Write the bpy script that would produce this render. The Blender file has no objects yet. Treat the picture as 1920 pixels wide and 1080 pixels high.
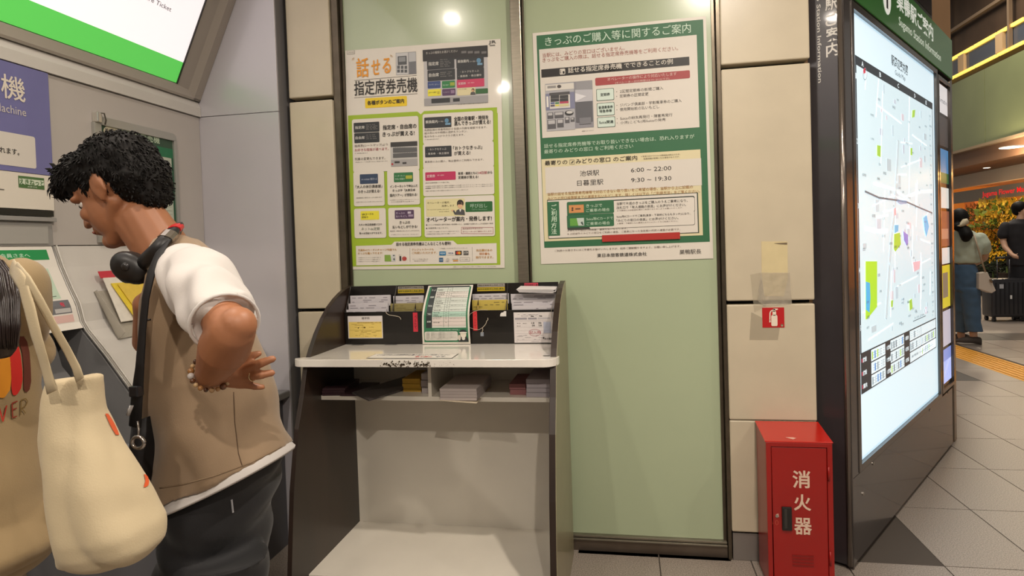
import bpy, bmesh, math, random
from mathutils import Vector, Matrix, noise
from mathutils.bvhtree import BVHTree
from mathutils.geometry import tessellate_polygon
random.seed(7)
SC = bpy.context.scene
COL = SC.collection
PI = math.pi

# ------------------------------------------------------------------ camera
FPX, CX, CY = 1190.0, 960.0, 492.0
ROLL, PITCH, YAW = math.radians(1.87), math.radians(1.5), math.atan2(215.0, 1190.0)
CAM = Vector((0.0, -3.0423, 1.5))
FW = Vector((-math.sin(YAW)*math.cos(PITCH), math.cos(YAW)*math.cos(PITCH), -math.sin(PITCH)))
R0 = Vector((math.cos(YAW), math.sin(YAW), 0.0))
U0 = R0.cross(FW)
RT = R0*math.cos(ROLL) - U0*math.sin(ROLL)
UP = R0*math.sin(ROLL) + U0*math.cos(ROLL)
cam_data = bpy.data.cameras.new('camera')
cam = bpy.data.objects.new('camera', cam_data)
COL.objects.link(cam)
cam.matrix_world = Matrix(((RT.x, UP.x, -FW.x, CAM.x), (RT.y, UP.y, -FW.y, CAM.y), (RT.z, UP.z, -FW.z, CAM.z), (0, 0, 0, 1)))
cam_data.sensor_fit = 'HORIZONTAL'
cam_data.sensor_width = 36.0
cam_data.lens = 36.0*FPX/1920.0
cam_data.shift_x = 0.0
cam_data.shift_y = (CY - 540.0)/1920.0
cam_data.clip_start = 0.02
cam_data.clip_end = 200
SC.camera = cam

# ------------------------------------------------------------------ world, lamps, exposure
SC.view_settings.view_transform = 'Standard'
SC.view_settings.look = 'None'
SC.view_settings.gamma = 1.0
SC.view_settings.exposure = 0.10
SC.view_settings.use_curve_mapping = False
world = bpy.data.worlds.new('concourse_light')
SC.world = world
world.use_nodes = True
bgn = world.node_tree.nodes['Background']
bgn.inputs[0].default_value = (1.0, 0.91, 0.82, 1)
bgn.inputs[1].default_value = 0.21

def lamp(name, kind, loc, power, color, size=0.1, target=None, size_y=None, spot=None):
    l = bpy.data.lights.new(name, kind)
    l.energy = power
    l.color = color
    if kind == 'AREA':
        l.size = size
        if size_y:
            l.shape = 'RECTANGLE'; l.size_y = size_y
        else:
            l.shape = 'DISK'
    else:
        l.shadow_soft_size = size
    if spot:
        l.spot_size = spot; l.spot_blend = 0.6
    o = bpy.data.objects.new(name, l)
    o.location = loc
    d = (Vector(target) - Vector(loc)) if target else Vector((0, 0, -1))
    o.rotation_euler = d.to_track_quat('-Z', 'Y').to_euler()
    COL.objects.link(o)
    return o
WARM = (1.0, 0.895, 0.775)
DOWNLIGHTS = [(0.62, -1.62), (-1.33, -1.84), (2.55, -1.95), (0.60, -4.1), (-1.35, -4.1), (2.55, -4.1), (-3.3, -4.1)]
CEIL = 3.40
for i, (x, y) in enumerate(DOWNLIGHTS):
    pw = {0: 52, 1: 15, 2: 18, 3: 64, 4: 34}.get(i, 24)
    lamp('downlight_lamp', 'AREA', (x, y, CEIL-0.06), pw, WARM, 0.09)
lamp('concourse_unseen_lamp', 'AREA', (3.6, 3.0, 7.5), 150, (1.0, 0.92, 0.82), 2.5)
lamp('concourse_unseen_lamp', 'AREA', (4.9, 6.5, 7.5), 150, (1.0, 0.92, 0.82), 2.5)
lamp('concourse_unseen_lamp', 'AREA', (5.8, 11.0, 7.6), 330, (1.0, 0.88, 0.72), 2.5)  # added near the far facade to brighten it, no fixture there
lamp('shop_fill', 'POINT', (10.8, 14.2, 2.2), 260, (1.0, 0.68, 0.36), 0.25)  # unseen point light, added so the shop's ceiling and interior are lit
lamp('shop_fill', 'POINT', (7.7, 11.6, 2.9), 110, (1.0, 0.80, 0.55), 0.2)  # unseen point light in mid-air, added to brighten the flowers

# ------------------------------------------------------------------ calibrated photo helpers (metres from the surveyed planes)
def ray(x, y):
    return FW + RT*((x-CX)/FPX) - UP*((y-CY)/FPX)
def on(axis, val, x, y):
    d = ray(x, y); i = 'xyz'.index(axis)
    return CAM + d*((val - CAM[i])/d[i])
def onp(p0, n, x, y):
    d = ray(x, y); p0 = Vector(p0); n = Vector(n)
    return CAM + d*(((p0-CAM).dot(n))/d.dot(n))
def px2m(P, px):
    return px*((Vector(P)-CAM).dot(FW))/FPX

# ------------------------------------------------------------------ materials
def lin(h):
    h = h.lstrip('#'); v = [int(h[i:i+2], 16)/255 for i in (0, 2, 4)]
    return tuple((c/12.92 if c <= 0.04045 else ((c+0.055)/1.055)**2.4) for c in v) + (1,)
MATS = {}
def mat(name, col, rough=0.6, metal=0.0, var=0.0, scale=8.0, bump=0.0, bscale=60.0, coat=0.0, emit=0.0, spec=0.5, sheen=0.0, trans=0.0, alpha=1.0, stretch=None, col2=None, perobj=0.0):
    if name in MATS: return MATS[name]
    m = bpy.data.materials.new(name); m.use_nodes = True
    nt = m.node_tree; b = nt.nodes['Principled BSDF']
    c = lin(col)
    b.inputs['Base Color'].default_value = c
    b.inputs['Roughness'].default_value = rough
    b.inputs['Metallic'].default_value = metal
    b.inputs['Specular IOR Level'].default_value = spec
    b.inputs['Coat Weight'].default_value = coat
    b.inputs['Coat Roughness'].default_value = 0.06
    b.inputs['Sheen Weight'].default_value = sheen
    b.inputs['Transmission Weight'].default_value = trans
    b.inputs['Alpha'].default_value = alpha
    if emit:
        b.inputs['Emission Color'].default_value = c
        b.inputs['Emission Strength'].default_value = emit
    tc = None
    if var or bump or perobj:
        tc = nt.nodes.new('ShaderNodeTexCoord'); mp = nt.nodes.new('ShaderNodeMapping')
        nt.links.new(tc.outputs['Object'], mp.inputs[0])
        if stretch: mp.inputs['Scale'].default_value = stretch
    if var or perobj:
        n = nt.nodes.new('ShaderNodeTexNoise'); n.inputs['Scale'].default_value = scale; n.inputs['Detail'].default_value = 6
        nt.links.new(mp.outputs[0], n.inputs['Vector'])
        r = nt.nodes.new('ShaderNodeValToRGB')
        c2 = lin(col2) if col2 else tuple(max(0, v*(1-var)) for v in c[:3])+(1,)
        c3 = c if col2 else tuple(min(1, v*(1+var*0.5)) for v in c[:3])+(1,)
        r.color_ramp.elements[0].position = 0.35; r.color_ramp.elements[1].position = 0.65
        r.color_ramp.elements[0].color = c2; r.color_ramp.elements[1].color = c3
        nt.links.new(n.outputs['Fac'], r.inputs[0])
        last = r.outputs[0]
        if perobj:
            oi = nt.nodes.new('ShaderNodeObjectInfo'); hs = nt.nodes.new('ShaderNodeHueSaturation')
            ma = nt.nodes.new('ShaderNodeMath'); ma.operation = 'MULTIPLY_ADD'
            ma.inputs[1].default_value = perobj; ma.inputs[2].default_value = 1-perobj/2
            nt.links.new(oi.outputs['Random'], ma.inputs[0]); nt.links.new(ma.outputs[0], hs.inputs['Value'])
            nt.links.new(last, hs.inputs['Color']); last = hs.outputs[0]
        nt.links.new(last, b.inputs['Base Color'])
    if bump:
        n2 = nt.nodes.new('ShaderNodeTexNoise'); n2.inputs['Scale'].default_value = bscale; n2.inputs['Detail'].default_value = 4
        nt.links.new(mp.outputs[0], n2.inputs['Vector'])
        bp = nt.nodes.new('ShaderNodeBump'); bp.inputs['Strength'].default_value = bump; bp.inputs['Distance'].default_value = 0.01
        nt.links.new(n2.outputs['Fac'], bp.inputs['Height']); nt.links.new(bp.outputs[0], b.inputs['Normal'])
    MATS[name] = m
    return m
def ink(h): return mat('ink_'+h.lstrip('#'), h, rough=0.5)
def lit(h, s=0.9): return mat('lit_%s_%d' % (h.lstrip('#'), s*100), h, rough=0.25, emit=s, spec=0.3, coat=0.0)

# ------------------------------------------------------------------ mesh builder
class MB:
    def __init__(s, O=(0, 0, 0), X=(1, 0, 0), Y=(0, 1, 0), Z=(0, 0, 1)):
        s.v = []; s.f = []; s.O = Vector(O); s.X = Vector(X); s.Y = Vector(Y); s.Z = Vector(Z)
    def p(s, c): return s.O + s.X*c[0] + s.Y*c[1] + s.Z*c[2]
    def add(s, vs, fs, raw=False):
        n = len(s.v)
        s.v += [Vector(c) if raw else s.p(c) for c in vs]
        s.f += [tuple(i+n for i in f) for f in fs]
        return s
    def box(s, x0, y0, z0, x1, y1, z1):
        vs = [(x, y, z) for z in (z0, z1) for y in (y0, y1) for x in (x0, x1)]
        return s.add(vs, [(0, 2, 3, 1), (4, 5, 7, 6), (0, 1, 5, 4), (2, 6, 7, 3), (0, 4, 6, 2), (1, 3, 7, 5)])
    def prism(s, poly, axis, a, b):
        """poly: 2d points; axis 'x': (y,z), 'y': (x,z), 'z': (x,y)"""
        def mk(q, t):
            return {'x': (t, q[0], q[1]), 'y': (q[0], t, q[1]), 'z': (q[0], q[1], t)}[axis]
        n = len(poly)
        vs = [mk(q, a) for q in poly] + [mk(q, b) for q in poly]
        fs = [(i, (i+1) % n, n+(i+1) % n, n+i) for i in range(n)]
        tri = tessellate_polygon([[Vector((q[0], q[1], 0)) for q in poly]])
        fs += [tuple(t) for t in tri] + [tuple(n+i for i in reversed(t)) for t in tri]
        return s.add(vs, fs)
    def tube(s, pts, r, n=8, cap=True, flat=None):
        """r: float or list; flat: (ratio, axis vector) squashes the section"""
        pts = [Vector(p) for p in pts]; m = len(pts)
        rs = r if isinstance(r, (list, tuple)) else [r]*m
        vs = []; ref = None
        for i, p in enumerate(pts):
            t = (pts[min(i+1, m-1)] - pts[max(i-1, 0)])
            if t.length < 1e-9: t = Vector((0, 0, 1))
            t.normalize()
            if flat is not None:
                a = Vector(flat[1]); a = (a - t*a.dot(t)).normalized(); b = t.cross(a)
                k = flat[0]
            else:
                if ref is None:
                    ref = Vector((0, 0, 1)) if abs(t.z) < 0.9 else Vector((1, 0, 0))
                a = (ref - t*ref.dot(t)).normalized(); ref = a; b = t.cross(a); k = 1
            for j in range(n):
                th = 2*PI*j/n
                vs.append(p + a*(rs[i]*k*math.cos(th)) + b*(rs[i]*math.sin(th)))
        fs = [(i*n+j, i*n+(j+1) % n, (i+1)*n+(j+1) % n, (i+1)*n+j) for i in range(m-1) for j in range(n)]
        if cap: fs += [tuple(reversed(range(n))), tuple((m-1)*n+j for j in range(n))]
        return s.add(vs, fs)
    def ell(s, c, r, n=16, m=10, ax=None):
        c = Vector(c); ax = ax or (Vector((1, 0, 0)), Vector((0, 1, 0)), Vector((0, 0, 1)))
        vs = []
        for i in range(m+1):
            ph = PI*i/m
            for j in range(n):
                th = 2*PI*j/n
                vs.append(c + ax[0]*(r[0]*math.sin(ph)*math.cos(th)) + ax[1]*(r[1]*math.sin(ph)*math.sin(th)) + ax[2]*(r[2]*math.cos(ph)))
        fs = [(i*n+j, (i+1)*n+j, (i+1)*n+(j+1) % n, i*n+(j+1) % n) for i in range(m) for j in range(n)]
        return s.add(vs, fs)
    def cap(s, p0, r0, p1, r1, n=14):
        """rounded cone"""
        p0 = Vector(p0); p1 = Vector(p1); d = (p1-p0); L = d.length
        if L < 1e-6: return s.ell(p0, (r0, r0, r0))
        d.normalize(); pts = []; rs = []
        for k in range(5):
            a = PI/2*k/4; pts.append(p0 - d*(r0*math.cos(a))); rs.append(max(1e-4, r0*math.sin(a)))
        for k in range(5):
            a = PI/2*(1-k/4); pts.append(p1 + d*(r1*math.cos(a))); rs.append(max(1e-4, r1*math.sin(a)))
        return s.tube(pts, rs, n)
    def chain(s, pr, n=14):
        for (p0, r0), (p1, r1) in zip(pr, pr[1:]): s.cap(p0, r0, p1, r1, n)
        return s
    def loft(s, secs, n=24, cap=True, e=1.0):
        """secs: (centre, a vector, b vector)"""
        vs = []
        for c, a, b in secs:
            c, a, b = Vector(c), Vector(a), Vector(b)
            for j in range(n):
                th = 2*PI*j/n; ct, st = math.cos(th), math.sin(th)
                vs.append(c + a*(math.copysign(abs(ct)**e, ct)) + b*(math.copysign(abs(st)**e, st)))
        m = len(secs)
        fs = [(i*n+j, i*n+(j+1) % n, (i+1)*n+(j+1) % n, (i+1)*n+j) for i in range(m-1) for j in range(n)]
        if cap: fs += [tuple(reversed(range(n))), tuple((m-1)*n+j for j in range(n))]
        return s.add(vs, fs)
    def build(s, name, m, parent=None, bevel=0.0, smooth=False, label=None, segs=2, remesh=None, smit=0, fold=None, sub=0):
        me = bpy.data.meshes.new(name)
        org = Vector(parent.get('org', (0, 0, 0))) if parent is not None else Vector((0, 0, 0))
        me.from_pydata([tuple(v) for v in s.v], [], s.f)
        me.update()
        bm = bmesh.new(); bm.from_mesh(me)
        if not remesh:
            bmesh.ops.remove_doubles(bm, verts=bm.verts, dist=1e-6)
        bmesh.ops.recalc_face_normals(bm, faces=bm.faces)
        if bevel:
            es = [e for e in bm.edges if len(e.link_faces) == 2 and e.calc_face_angle(0) > 0.6]
            bmesh.ops.bevel(bm, geom=es, offset=bevel, segments=segs, affect='EDGES', profile=0.5, clamp_overlap=True)
        bm.to_mesh(me); bm.free()
        if remesh:
            o = bpy.data.objects.new('tmp', me); COL.objects.link(o)
            r = o.modifiers.new('r', 'REMESH'); r.mode = 'VOXEL'; r.voxel_size = remesh; r.use_smooth_shade = True
            if smit:
                q = o.modifiers.new('s', 'SMOOTH'); q.iterations = smit; q.factor = 0.5
            dg = bpy.context.evaluated_depsgraph_get()
            me2 = bpy.data.meshes.new_from_object(o.evaluated_get(dg), depsgraph=dg)
            bpy.data.objects.remove(o); bpy.data.meshes.remove(me); me = me2; me.name = name; smooth = True
        if fold:
            ns = [v.normal.copy() for v in me.vertices]
            for v, nn in zip(me.vertices, ns): v.co += nn*fold(v.co)
        for v in me.vertices: v.co -= org
        me.materials.clear(); me.materials.append(m)
        if smooth:
            me.polygons.foreach_set('use_smooth', [True]*len(me.polygons))
            if bevel or smooth == 'auto':
                try: me.set_sharp_from_angle(angle=0.7)
                except Exception: pass
        me.update()
        o = bpy.data.objects.new(name, me); COL.objects.link(o)
        if parent is not None:
            o.parent = parent
        o['org'] = tuple(org)
        if label: o['label'] = label
        return o
def child_org(o, parent):
    o['org'] = tuple(parent.get('org', (0, 0, 0)))

def thing(name, label, cat, loc=(0, 0, 0), group=None):
    o = bpy.data.objects.new(name, None); COL.objects.link(o)
    o.empty_display_size = 0.05
    o.location = loc; o['org'] = tuple(loc)
    o['label'] = label; o['category'] = cat
    if group: o['group'] = group
    return o
def tag(o, label, cat, group=None, kind=None):
    if label: o['label'] = label
    if cat: o['category'] = cat
    if group: o['group'] = group
    if kind: o['kind'] = kind
    return o
def struct(o): o['kind'] = 'structure'; return o

# ------------------------------------------------------------------ flat print and lettering
_txt = {}
def glyphs(text, bold=0.0, res=2):
    """outline of a line of text, scaled so that it is 1 high and 1 wide: (verts, faces, aspect)"""
    key = (text, bold, res)
    if key in _txt: return _txt[key]
    c = bpy.data.curves.new('t', 'FONT'); c.body = text; c.resolution_u = res; c.offset = bold
    o = bpy.data.objects.new('t', c); COL.objects.link(o)
    dg = bpy.context.evaluated_depsgraph_get()
    m = bpy.data.meshes.new_from_object(o.evaluated_get(dg), depsgraph=dg)
    vs = [(v.co.x, v.co.y) for v in m.vertices]; fs = [tuple(p.vertices) for p in m.polygons]
    bpy.data.objects.remove(o); bpy.data.curves.remove(c); bpy.data.meshes.remove(m)
    if not vs: vs = [(0, 0), (1, 0), (0, 1)]; fs = []
    x0 = min(v[0] for v in vs); x1 = max(v[0] for v in vs); y0 = min(v[1] for v in vs); y1 = max(v[1] for v in vs)
    w, h = max(1e-6, x1-x0), max(1e-6, y1-y0)
    r = ([((x-x0)/w, (y-y0)/h) for x, y in vs], fs, w/h)
    _txt[key] = r
    return r

def solve_h(src, dst):
    A = []
    for (x, y), (u, v) in zip(src, dst):
        A.append([x, y, 1, 0, 0, 0, -u*x, -u*y, u]); A.append([0, 0, 0, x, y, 1, -v*x, -v*y, v])
    n = 8
    for i in range(n):
        k = max(range(i, n), key=lambda r: abs(A[r][i])); A[i], A[k] = A[k], A[i]
        for r in range(n):
            if r != i:
                t = A[r][i]/A[i][i]
                for q in range(i, 9): A[r][q] -= t*A[i][q]
    return [A[i][8]/A[i][i] for i in range(n)] + [1.0]

class Sheet:
    """flat print laid out on a real sheet; (u, v) in metres from its lower left corner"""
    def __init__(s, corners, O, ex, ey, W, H, n, step=0.0004, wrap=None, mk=ink, nv=1):
        s.O = Vector(O); s.ex = Vector(ex).normalized(); s.ey = Vector(ey).normalized(); s.n = Vector(n).normalized()
        s.W = W; s.H = H; s.step = step; s.wrap = wrap; s.mk = mk; s.nv = nv
        s.h = solve_h(corners, [(0, H), (W, H), (W, 0), (0, 0)]) if corners else None
        s.crop = (0, 0, 1); s.L = {}
    def c(s, ox, oy, k): s.crop = (ox, oy, k); return s
    def q(s, x, y):
        x = s.crop[0] + x/s.crop[2]; y = s.crop[1] + y/s.crop[2]
        if not s.h: return (x, y)
        h = s.h; d = h[6]*x + h[7]*y + 1
        return ((h[0]*x+h[1]*y+h[2])/d, (h[3]*x+h[4]*y+h[5])/d)
    def P(s, u, v, lay):
        if s.wrap: return s.wrap(u, v, lay*s.step)
        return s.O + s.ex*u + s.ey*v + s.n*(lay*s.step)
    def put(s, kind, col, uv, fs, lay):
        mb = s.L.setdefault((kind, col), MB())
        mb.add([s.P(u, v, lay) for u, v in uv], fs, raw=True)
    def uvrect(s, u0, v0, u1, v1, col, lay=1, r=0.0, kind='print'):
        if r:
            r = min(r, abs(u1-u0)/2, abs(v1-v0)/2); pts = []
            for cx, cy, a0 in ((u1-r, v1-r, 0), (u0+r, v1-r, 1), (u0+r, v0+r, 2), (u1-r, v0+r, 3)):
                for k in range(4):
                    a = PI/2*(a0+k/3); pts.append((cx+r*math.cos(a), cy+r*math.sin(a)))
            s.put(kind, col, pts, [tuple(range(len(pts)))], lay); return
        n = s.nv if s.nv > 1 else 1
        uv = []; fs = []
        for i in range(n+1):
            v = v0 + (v1-v0)*i/n; uv += [(u0, v), (u1, v)]
            if i: fs.append((2*i-2, 2*i-1, 2*i+1, 2*i))
        s.put(kind, col, uv, fs, lay)
    def rect(s, x0, y0, x1, y1, col, lay=1, r=0.0):
        a = s.q(x0, y0); b = s.q(x1, y1)
        s.uvrect(min(a[0], b[0]), min(a[1], b[1]), max(a[0], b[0]), max(a[1], b[1]), col, lay, r)
    def poly(s, pts, col, lay=1):
        uv = [s.q(*p) for p in pts]
        tri = tessellate_polygon([[Vector((u, v, 0)) for u, v in uv]])
        s.put('print', col, uv, [tuple(t) for t in tri], lay)
    def line(s, pts, w, col, lay=2):
        uv = [Vector(s.q(*p)) for p in pts]
        for a, b in zip(uv, uv[1:]):
            d = (b-a)
            if d.length < 1e-7: continue
            d.normalize(); nn = Vector((-d.y, d.x))*(w/2)
            s.put('print', col, [tuple(a-nn), tuple(b-nn), tuple(b+nn), tuple(a+nn)], [(0, 1, 2, 3)], lay)
    def box(s, x0, y0, x1, y1, w, col, lay=2):
        s.line([(x0, y0), (x1, y0), (x1, y1), (x0, y1), (x0, y0)], w, col, lay)
    def disc(s, x, y, rx, ry, col, lay=2, n=14):
        s.poly([(x+rx*math.cos(2*PI*k/n), y+ry*math.sin(2*PI*k/n)) for k in range(n)], col, lay)
    def ring(s, x, y, rx, ry, w, col, lay=3, n=18):
        s.line([(x+rx*math.cos(2*PI*k/n), y+ry*math.sin(2*PI*k/n)) for k in range(n+1)], w, col, lay)
    def txt(s, t, x0, y0, x1, y1, h, col, lay=3, bold=0.0, res=None):
        """(x0,y0),(x1,y1): middle of the left and of the right end of the line; h: letter height"""
        a = s.q(x0, y0); b = s.q(x1, y1); xm, ym = (x0+x1)/2, (y0+y1)/2
        hh = abs(s.q(xm, ym-h/2)[1] - s.q(xm, ym+h/2)[1]); vm = (a[1]+b[1])/2
        if res is None: res = 2 if hh > 0.012 else 1
        g, fs, _ = glyphs(t, 0.0, res)
        ofs = [(0, 0)] if not bold else [(-1, -1), (1, 1), (1, -1), (-1, 1)]
        for k_, (du, dv) in enumerate(ofs):     # heavier weights are struck four times, a hair apart
            e_ = bold*hh*0.9
            s.put('lettering', col, [(a[0]+(b[0]-a[0])*x + du*e_, vm-hh/2+hh*y + dv*e_) for x, y in g], fs, lay+0.15*k_)
    def vtxt(s, t, x, y0, y1, w, col, lay=3, bold=0.0):
        """upright letters one under another, centred on x from y0 to y1"""
        n = len(t)
        for i, ch in enumerate(t):
            ya = y0+(y1-y0)*i/n; yb = y0+(y1-y0)*(i+0.88)/n
            a = s.q(x-w/2, ya); b = s.q(x+w/2, yb)
            g, fs, _ = glyphs(ch, bold, 1)
            s.put('lettering', col, [(a[0]+(b[0]-a[0])*gx, b[1]+(a[1]-b[1])*gy) for gx, gy in g], fs, lay)
    def flush(s, parent):
        for (kind, col), mb in s.L.items():
            o = mb.build(kind, s.mk(col), parent); o['kind'] = 'stuff'
        s.L = {}
def plane_sheet(corners_px, O, n, ex, mk=ink, step=0.0004, **k):
    """sheet on a plane through O with normal n, ex to the right; corners from the photo's rays"""
    ex = Vector(ex).normalized(); n = Vector(n).normalized(); ey = n.cross(ex)
    if ey.z < 0: ey = -ey
    pts = [onp(O, n, *c) for c in corners_px]
    uv = [((p-Vector(O)).dot(ex), (p-Vector(O)).dot(ey)) for p in pts]
    u0 = (uv[0][0]+uv[3][0])/2; u1 = (uv[1][0]+uv[2][0])/2; v1 = (uv[0][1]+uv[1][1])/2; v0 = (uv[2][1]+uv[3][1])/2
    return Sheet(corners_px, Vector(O)+ex*u0+ey*v0, ex, ey, u1-u0, v1-v0, n, step=step, mk=mk, **k)
# ------------------------------------------------------------------ materials in use
m_stone = mat('beige_stone', '#c2b69e', 0.32, var=0.05, scale=5, bump=0.02, bscale=90, coat=0.15, perobj=0.06)
m_joint = mat('dark_joint', '#2a2622', 0.8)
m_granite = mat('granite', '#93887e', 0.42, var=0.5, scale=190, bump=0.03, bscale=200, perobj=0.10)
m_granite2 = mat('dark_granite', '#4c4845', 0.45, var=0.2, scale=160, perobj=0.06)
m_grout = mat('grout', '#463e37', 0.85)
m_glass = mat('green_glass', '#abb797', 0.22, spec=0.5, coat=0.6, var=0.04, scale=1.2)
m_steel = mat('brushed_steel', '#8d8678', 0.32, metal=0.85, var=0.12, scale=20, stretch=(1, 1, 12))
m_bronze = mat('bronze_steel', '#5e5548', 0.30, metal=0.75, var=0.15, scale=14)
m_grey = mat('grey_paint', '#a8a5a6', 0.38, var=0.04, scale=3, coat=0.1)
m_white = mat('ivory_laminate', '#e2dbcd', 0.28, coat=0.35, var=0.03, scale=6)
m_ceil = mat('ceiling_panel', '#cfc8bb', 0.7)

# ------------------------------------------------------------------ floor: base slab and its tiles
fl = struct(MB().box(-5, -8, -0.14, 16, 18, -0.003).build('floor', m_grout))
GX, GY, TX, TY = 0.1125, 0.06, 0.4175, 0.6535
tile_me = None
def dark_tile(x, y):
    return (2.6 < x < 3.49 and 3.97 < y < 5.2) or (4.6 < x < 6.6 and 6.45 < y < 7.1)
n_tile = 0
for j in range(-3, 15):
    for i in range(-8, 17):
        x0 = GX + i*TX; y0 = GY + j*TY
        xc, yc = x0+TX/2, y0+TY/2
        if j >= 0 and x0 < 0.9: continue
        if j < 0 and (x0 < -2.2 or x0 > 2.6): continue
        if j < -2 and x0 > 1.4: continue
        # what the photograph's wedge of floor shows to the right of the kiosk
        if j >= 0 and not (0.50*(yc+3.04)-0.75 < x0 < 0.92*(yc+3.04)+0.2): continue
        if 3.80 < xc < 4.26 and 3.2 < yc: continue
        if n_tile >= 290: break
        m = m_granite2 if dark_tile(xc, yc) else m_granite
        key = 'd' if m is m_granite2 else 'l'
        if tile_me is None: tile_me = {}
        if key not in tile_me:
            o = MB().box(0.003, 0.003, -0.02, TX-0.003, TY-0.003, 0.0).build('floor_tile', m, fl)
            tile_me[key] = o.data
        else:
            o = bpy.data.objects.new('floor_tile', tile_me[key]); COL.objects.link(o); o.parent = fl
        o.location = (x0, y0, 0.0)
        n_tile += 1
# rest of the concourse floor beyond the countable tiles: one granite bed
o = MB().box(-5, -8, -0.05, 16, GY-3*TY, -0.0005).build('floor_bed', m_granite, fl); o['kind'] = 'stuff'
o = MB().box(5.2, 7.0, -0.05, 16, 18, -0.0005).box(0.9, 9.9, -0.05, 5.2, 18, -0.0005).box(2.7, -1.9, -0.05, 16, 3.0, -0.0006).box(-2.9, GY-3*TY, -0.05, -2.2, 0.0, -0.0006).build('floor_bed', m_granite, fl); o['kind'] = 'stuff'
# short border course in front of the glass wall
for x0, x1 in ((-0.27, 0.1125-0.002), (0.1155, 0.44)):
    MB().box(x0, 0.0 if x0 < 0 else 0.0, -0.02, x1, 0.06, 0.0).build('floor_tile', m_granite, fl)
# yellow tactile paving: a line of blocks, raised bars on each
m_yel = mat('yellow_paving', '#e0a032', 0.6, var=0.08, scale=12, perobj=0.05)
mb = MB().box(0.002, 0.002, -0.02, 0.428, 0.428, 0.001)
for k in range(6):
    xx = 0.05 + k*0.065
    mb.box(xx-0.012, 0.02, 0.001, xx+0.012, 0.41, 0.006)
base = mb.build('tactile_block', m_yel, fl); tb = base.data
y = 3.3
for k in range(13):
    o = base if k == 0 else bpy.data.objects.new('tactile_block', tb)
    if k: COL.objects.link(o); o.parent = fl
    o.location = (3.82, y + k*0.43, 0.0)

# ------------------------------------------------------------------ ceilings
struct(MB().box(-5, -7, CEIL, 2.9, 0.15, CEIL+0.1).build('ceiling', m_ceil))
m_trim = mat('white_ring', '#d8d2c6', 0.4)
for i, (x, y) in enumerate(DOWNLIGHTS):
    where = ['above the fire cabinet side', 'above the leaning man', 'in front of the map kiosk', 'behind the camera, middle', 'behind the camera on the machine side', 'behind the camera on the map side', 'farthest toward the machines'][i]
    t = thing('ceiling_light', 'round warm recessed downlight in the ceiling ' + where, 'light', (x, y, CEIL), 'recessed ceiling downlights')
    pts = [(x+math.cos(2*PI*k/24)*0.070, y+math.sin(2*PI*k/24)*0.070, 0) for k in range(24)]
    ring = MB(); ring.tube([(p[0], p[1], CEIL-0.008) for p in pts]+[(pts[0][0], pts[0][1], CEIL-0.008)], 0.010, 6, cap=False); ring.build('trim_ring', m_trim, t, smooth=True)
    MB().prism([(x+math.cos(2*PI*k/24)*0.060, y+math.sin(2*PI*k/24)*0.060) for k in range(24)], 'z', CEIL-0.012, CEIL-0.001).build('lens', mat('lamp_lens', '#ffe9cc', 0.4, emit=9.0), t)

# ------------------------------------------------------------------ back wall: core, stone panels, glass, frames
wb = struct(MB().box(-2.6, 0.10, 0, 0.83, 0.34, CEIL).build('wall_back', m_joint))
def stone(x0, x1, z0, z1, lean=0.0):
    MB().box(x0, 0.0, z0, x1, 0.075, z1).build('stone_panel', m_stone, wb, bevel=0.006, segs=2)
for z0, z1 in ((0.0, 1.192), (1.208, 2.276), (2.296, CEIL)):
    stone(-1.690, -1.452, z0, z1)
for z0, z1 in ((0.139, 0.660), (0.663, 1.196), (1.213, 2.272), (2.292, CEIL)):
    stone(0.448, 0.828, z0, z1)
MB().box(0.452, 0.012, 0.0, 0.826, 0.08, 0.128).build('plinth', mat('plinth_steel', '#8b8580', 0.35, metal=0.5), wb, bevel=0.002)
# metal jambs, mullion, rails
MB().box(-1.450, 0.018, 0, -1.415, 0.10, CEIL).box(-1.412, 0.045, 0, -1.40, 0.10, CEIL).build('door_jamb', m_bronze, wb)
MB().box(0.432, 0.012, 0, 0.447, 0.10, CEIL).box(0.416, 0.05, 0, 0.430, 0.10, CEIL).build('door_jamb', m_bronze, wb)
MB().box(-0.524, 0.018, 0.12, -0.472, 0.10, CEIL).build('mullion', m_steel, wb, bevel=0.004)
MB().box(-0.468, 0.038, 0.12, -0.460, 0.10, CEIL).build('mullion_bead', m_bronze, wb)
MB().box(-1.40, 0.03, 0.0, 0.43, 0.10, 0.052).build('bottom_rail', mat('kick_steel', '#6f6459', 0.38, metal=0.6, var=0.15, scale=3, col2='#5d5044'), wb)
MB().box(-1.40, 0.022, 0.053, 0.43, 0.055, 0.062).box(-1.40, 0.034, 0.064, 0.43, 0.058, 0.074).build('sill_bead', m_steel, wb, bevel=0.002)
MB().box(-1.40, 0.058, 0.074, -0.524, 0.09, CEIL).build('glass_panel', m_glass, wb)
MB().box(-0.460, 0.058, 0.074, 0.416, 0.09, CEIL).build('glass_panel', m_glass, wb)

# ------------------------------------------------------------------ grey end panel beside the machines
we = struct(MB().box(-2.30, -0.055, 0, -1.712, 0.09, CEIL).build('wall_recess', mat('recess_core', '#6e6c6d', 0.6)))
m_greyp = mat('grey_metal_panel', '#bbb7bc', 0.30, metal=0.15, var=0.03, scale=2.5, coat=0.25)
MB().box(-2.30, -0.066, 0, -1.715, -0.054, 2.2175).build('wall_panel', m_greyp, we, bevel=0.001)
MB().box(-2.30, -0.066, 2.2205, -1.715, -0.054, CEIL).build('wall_panel', m_greyp, we, bevel=0.001)

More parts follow.
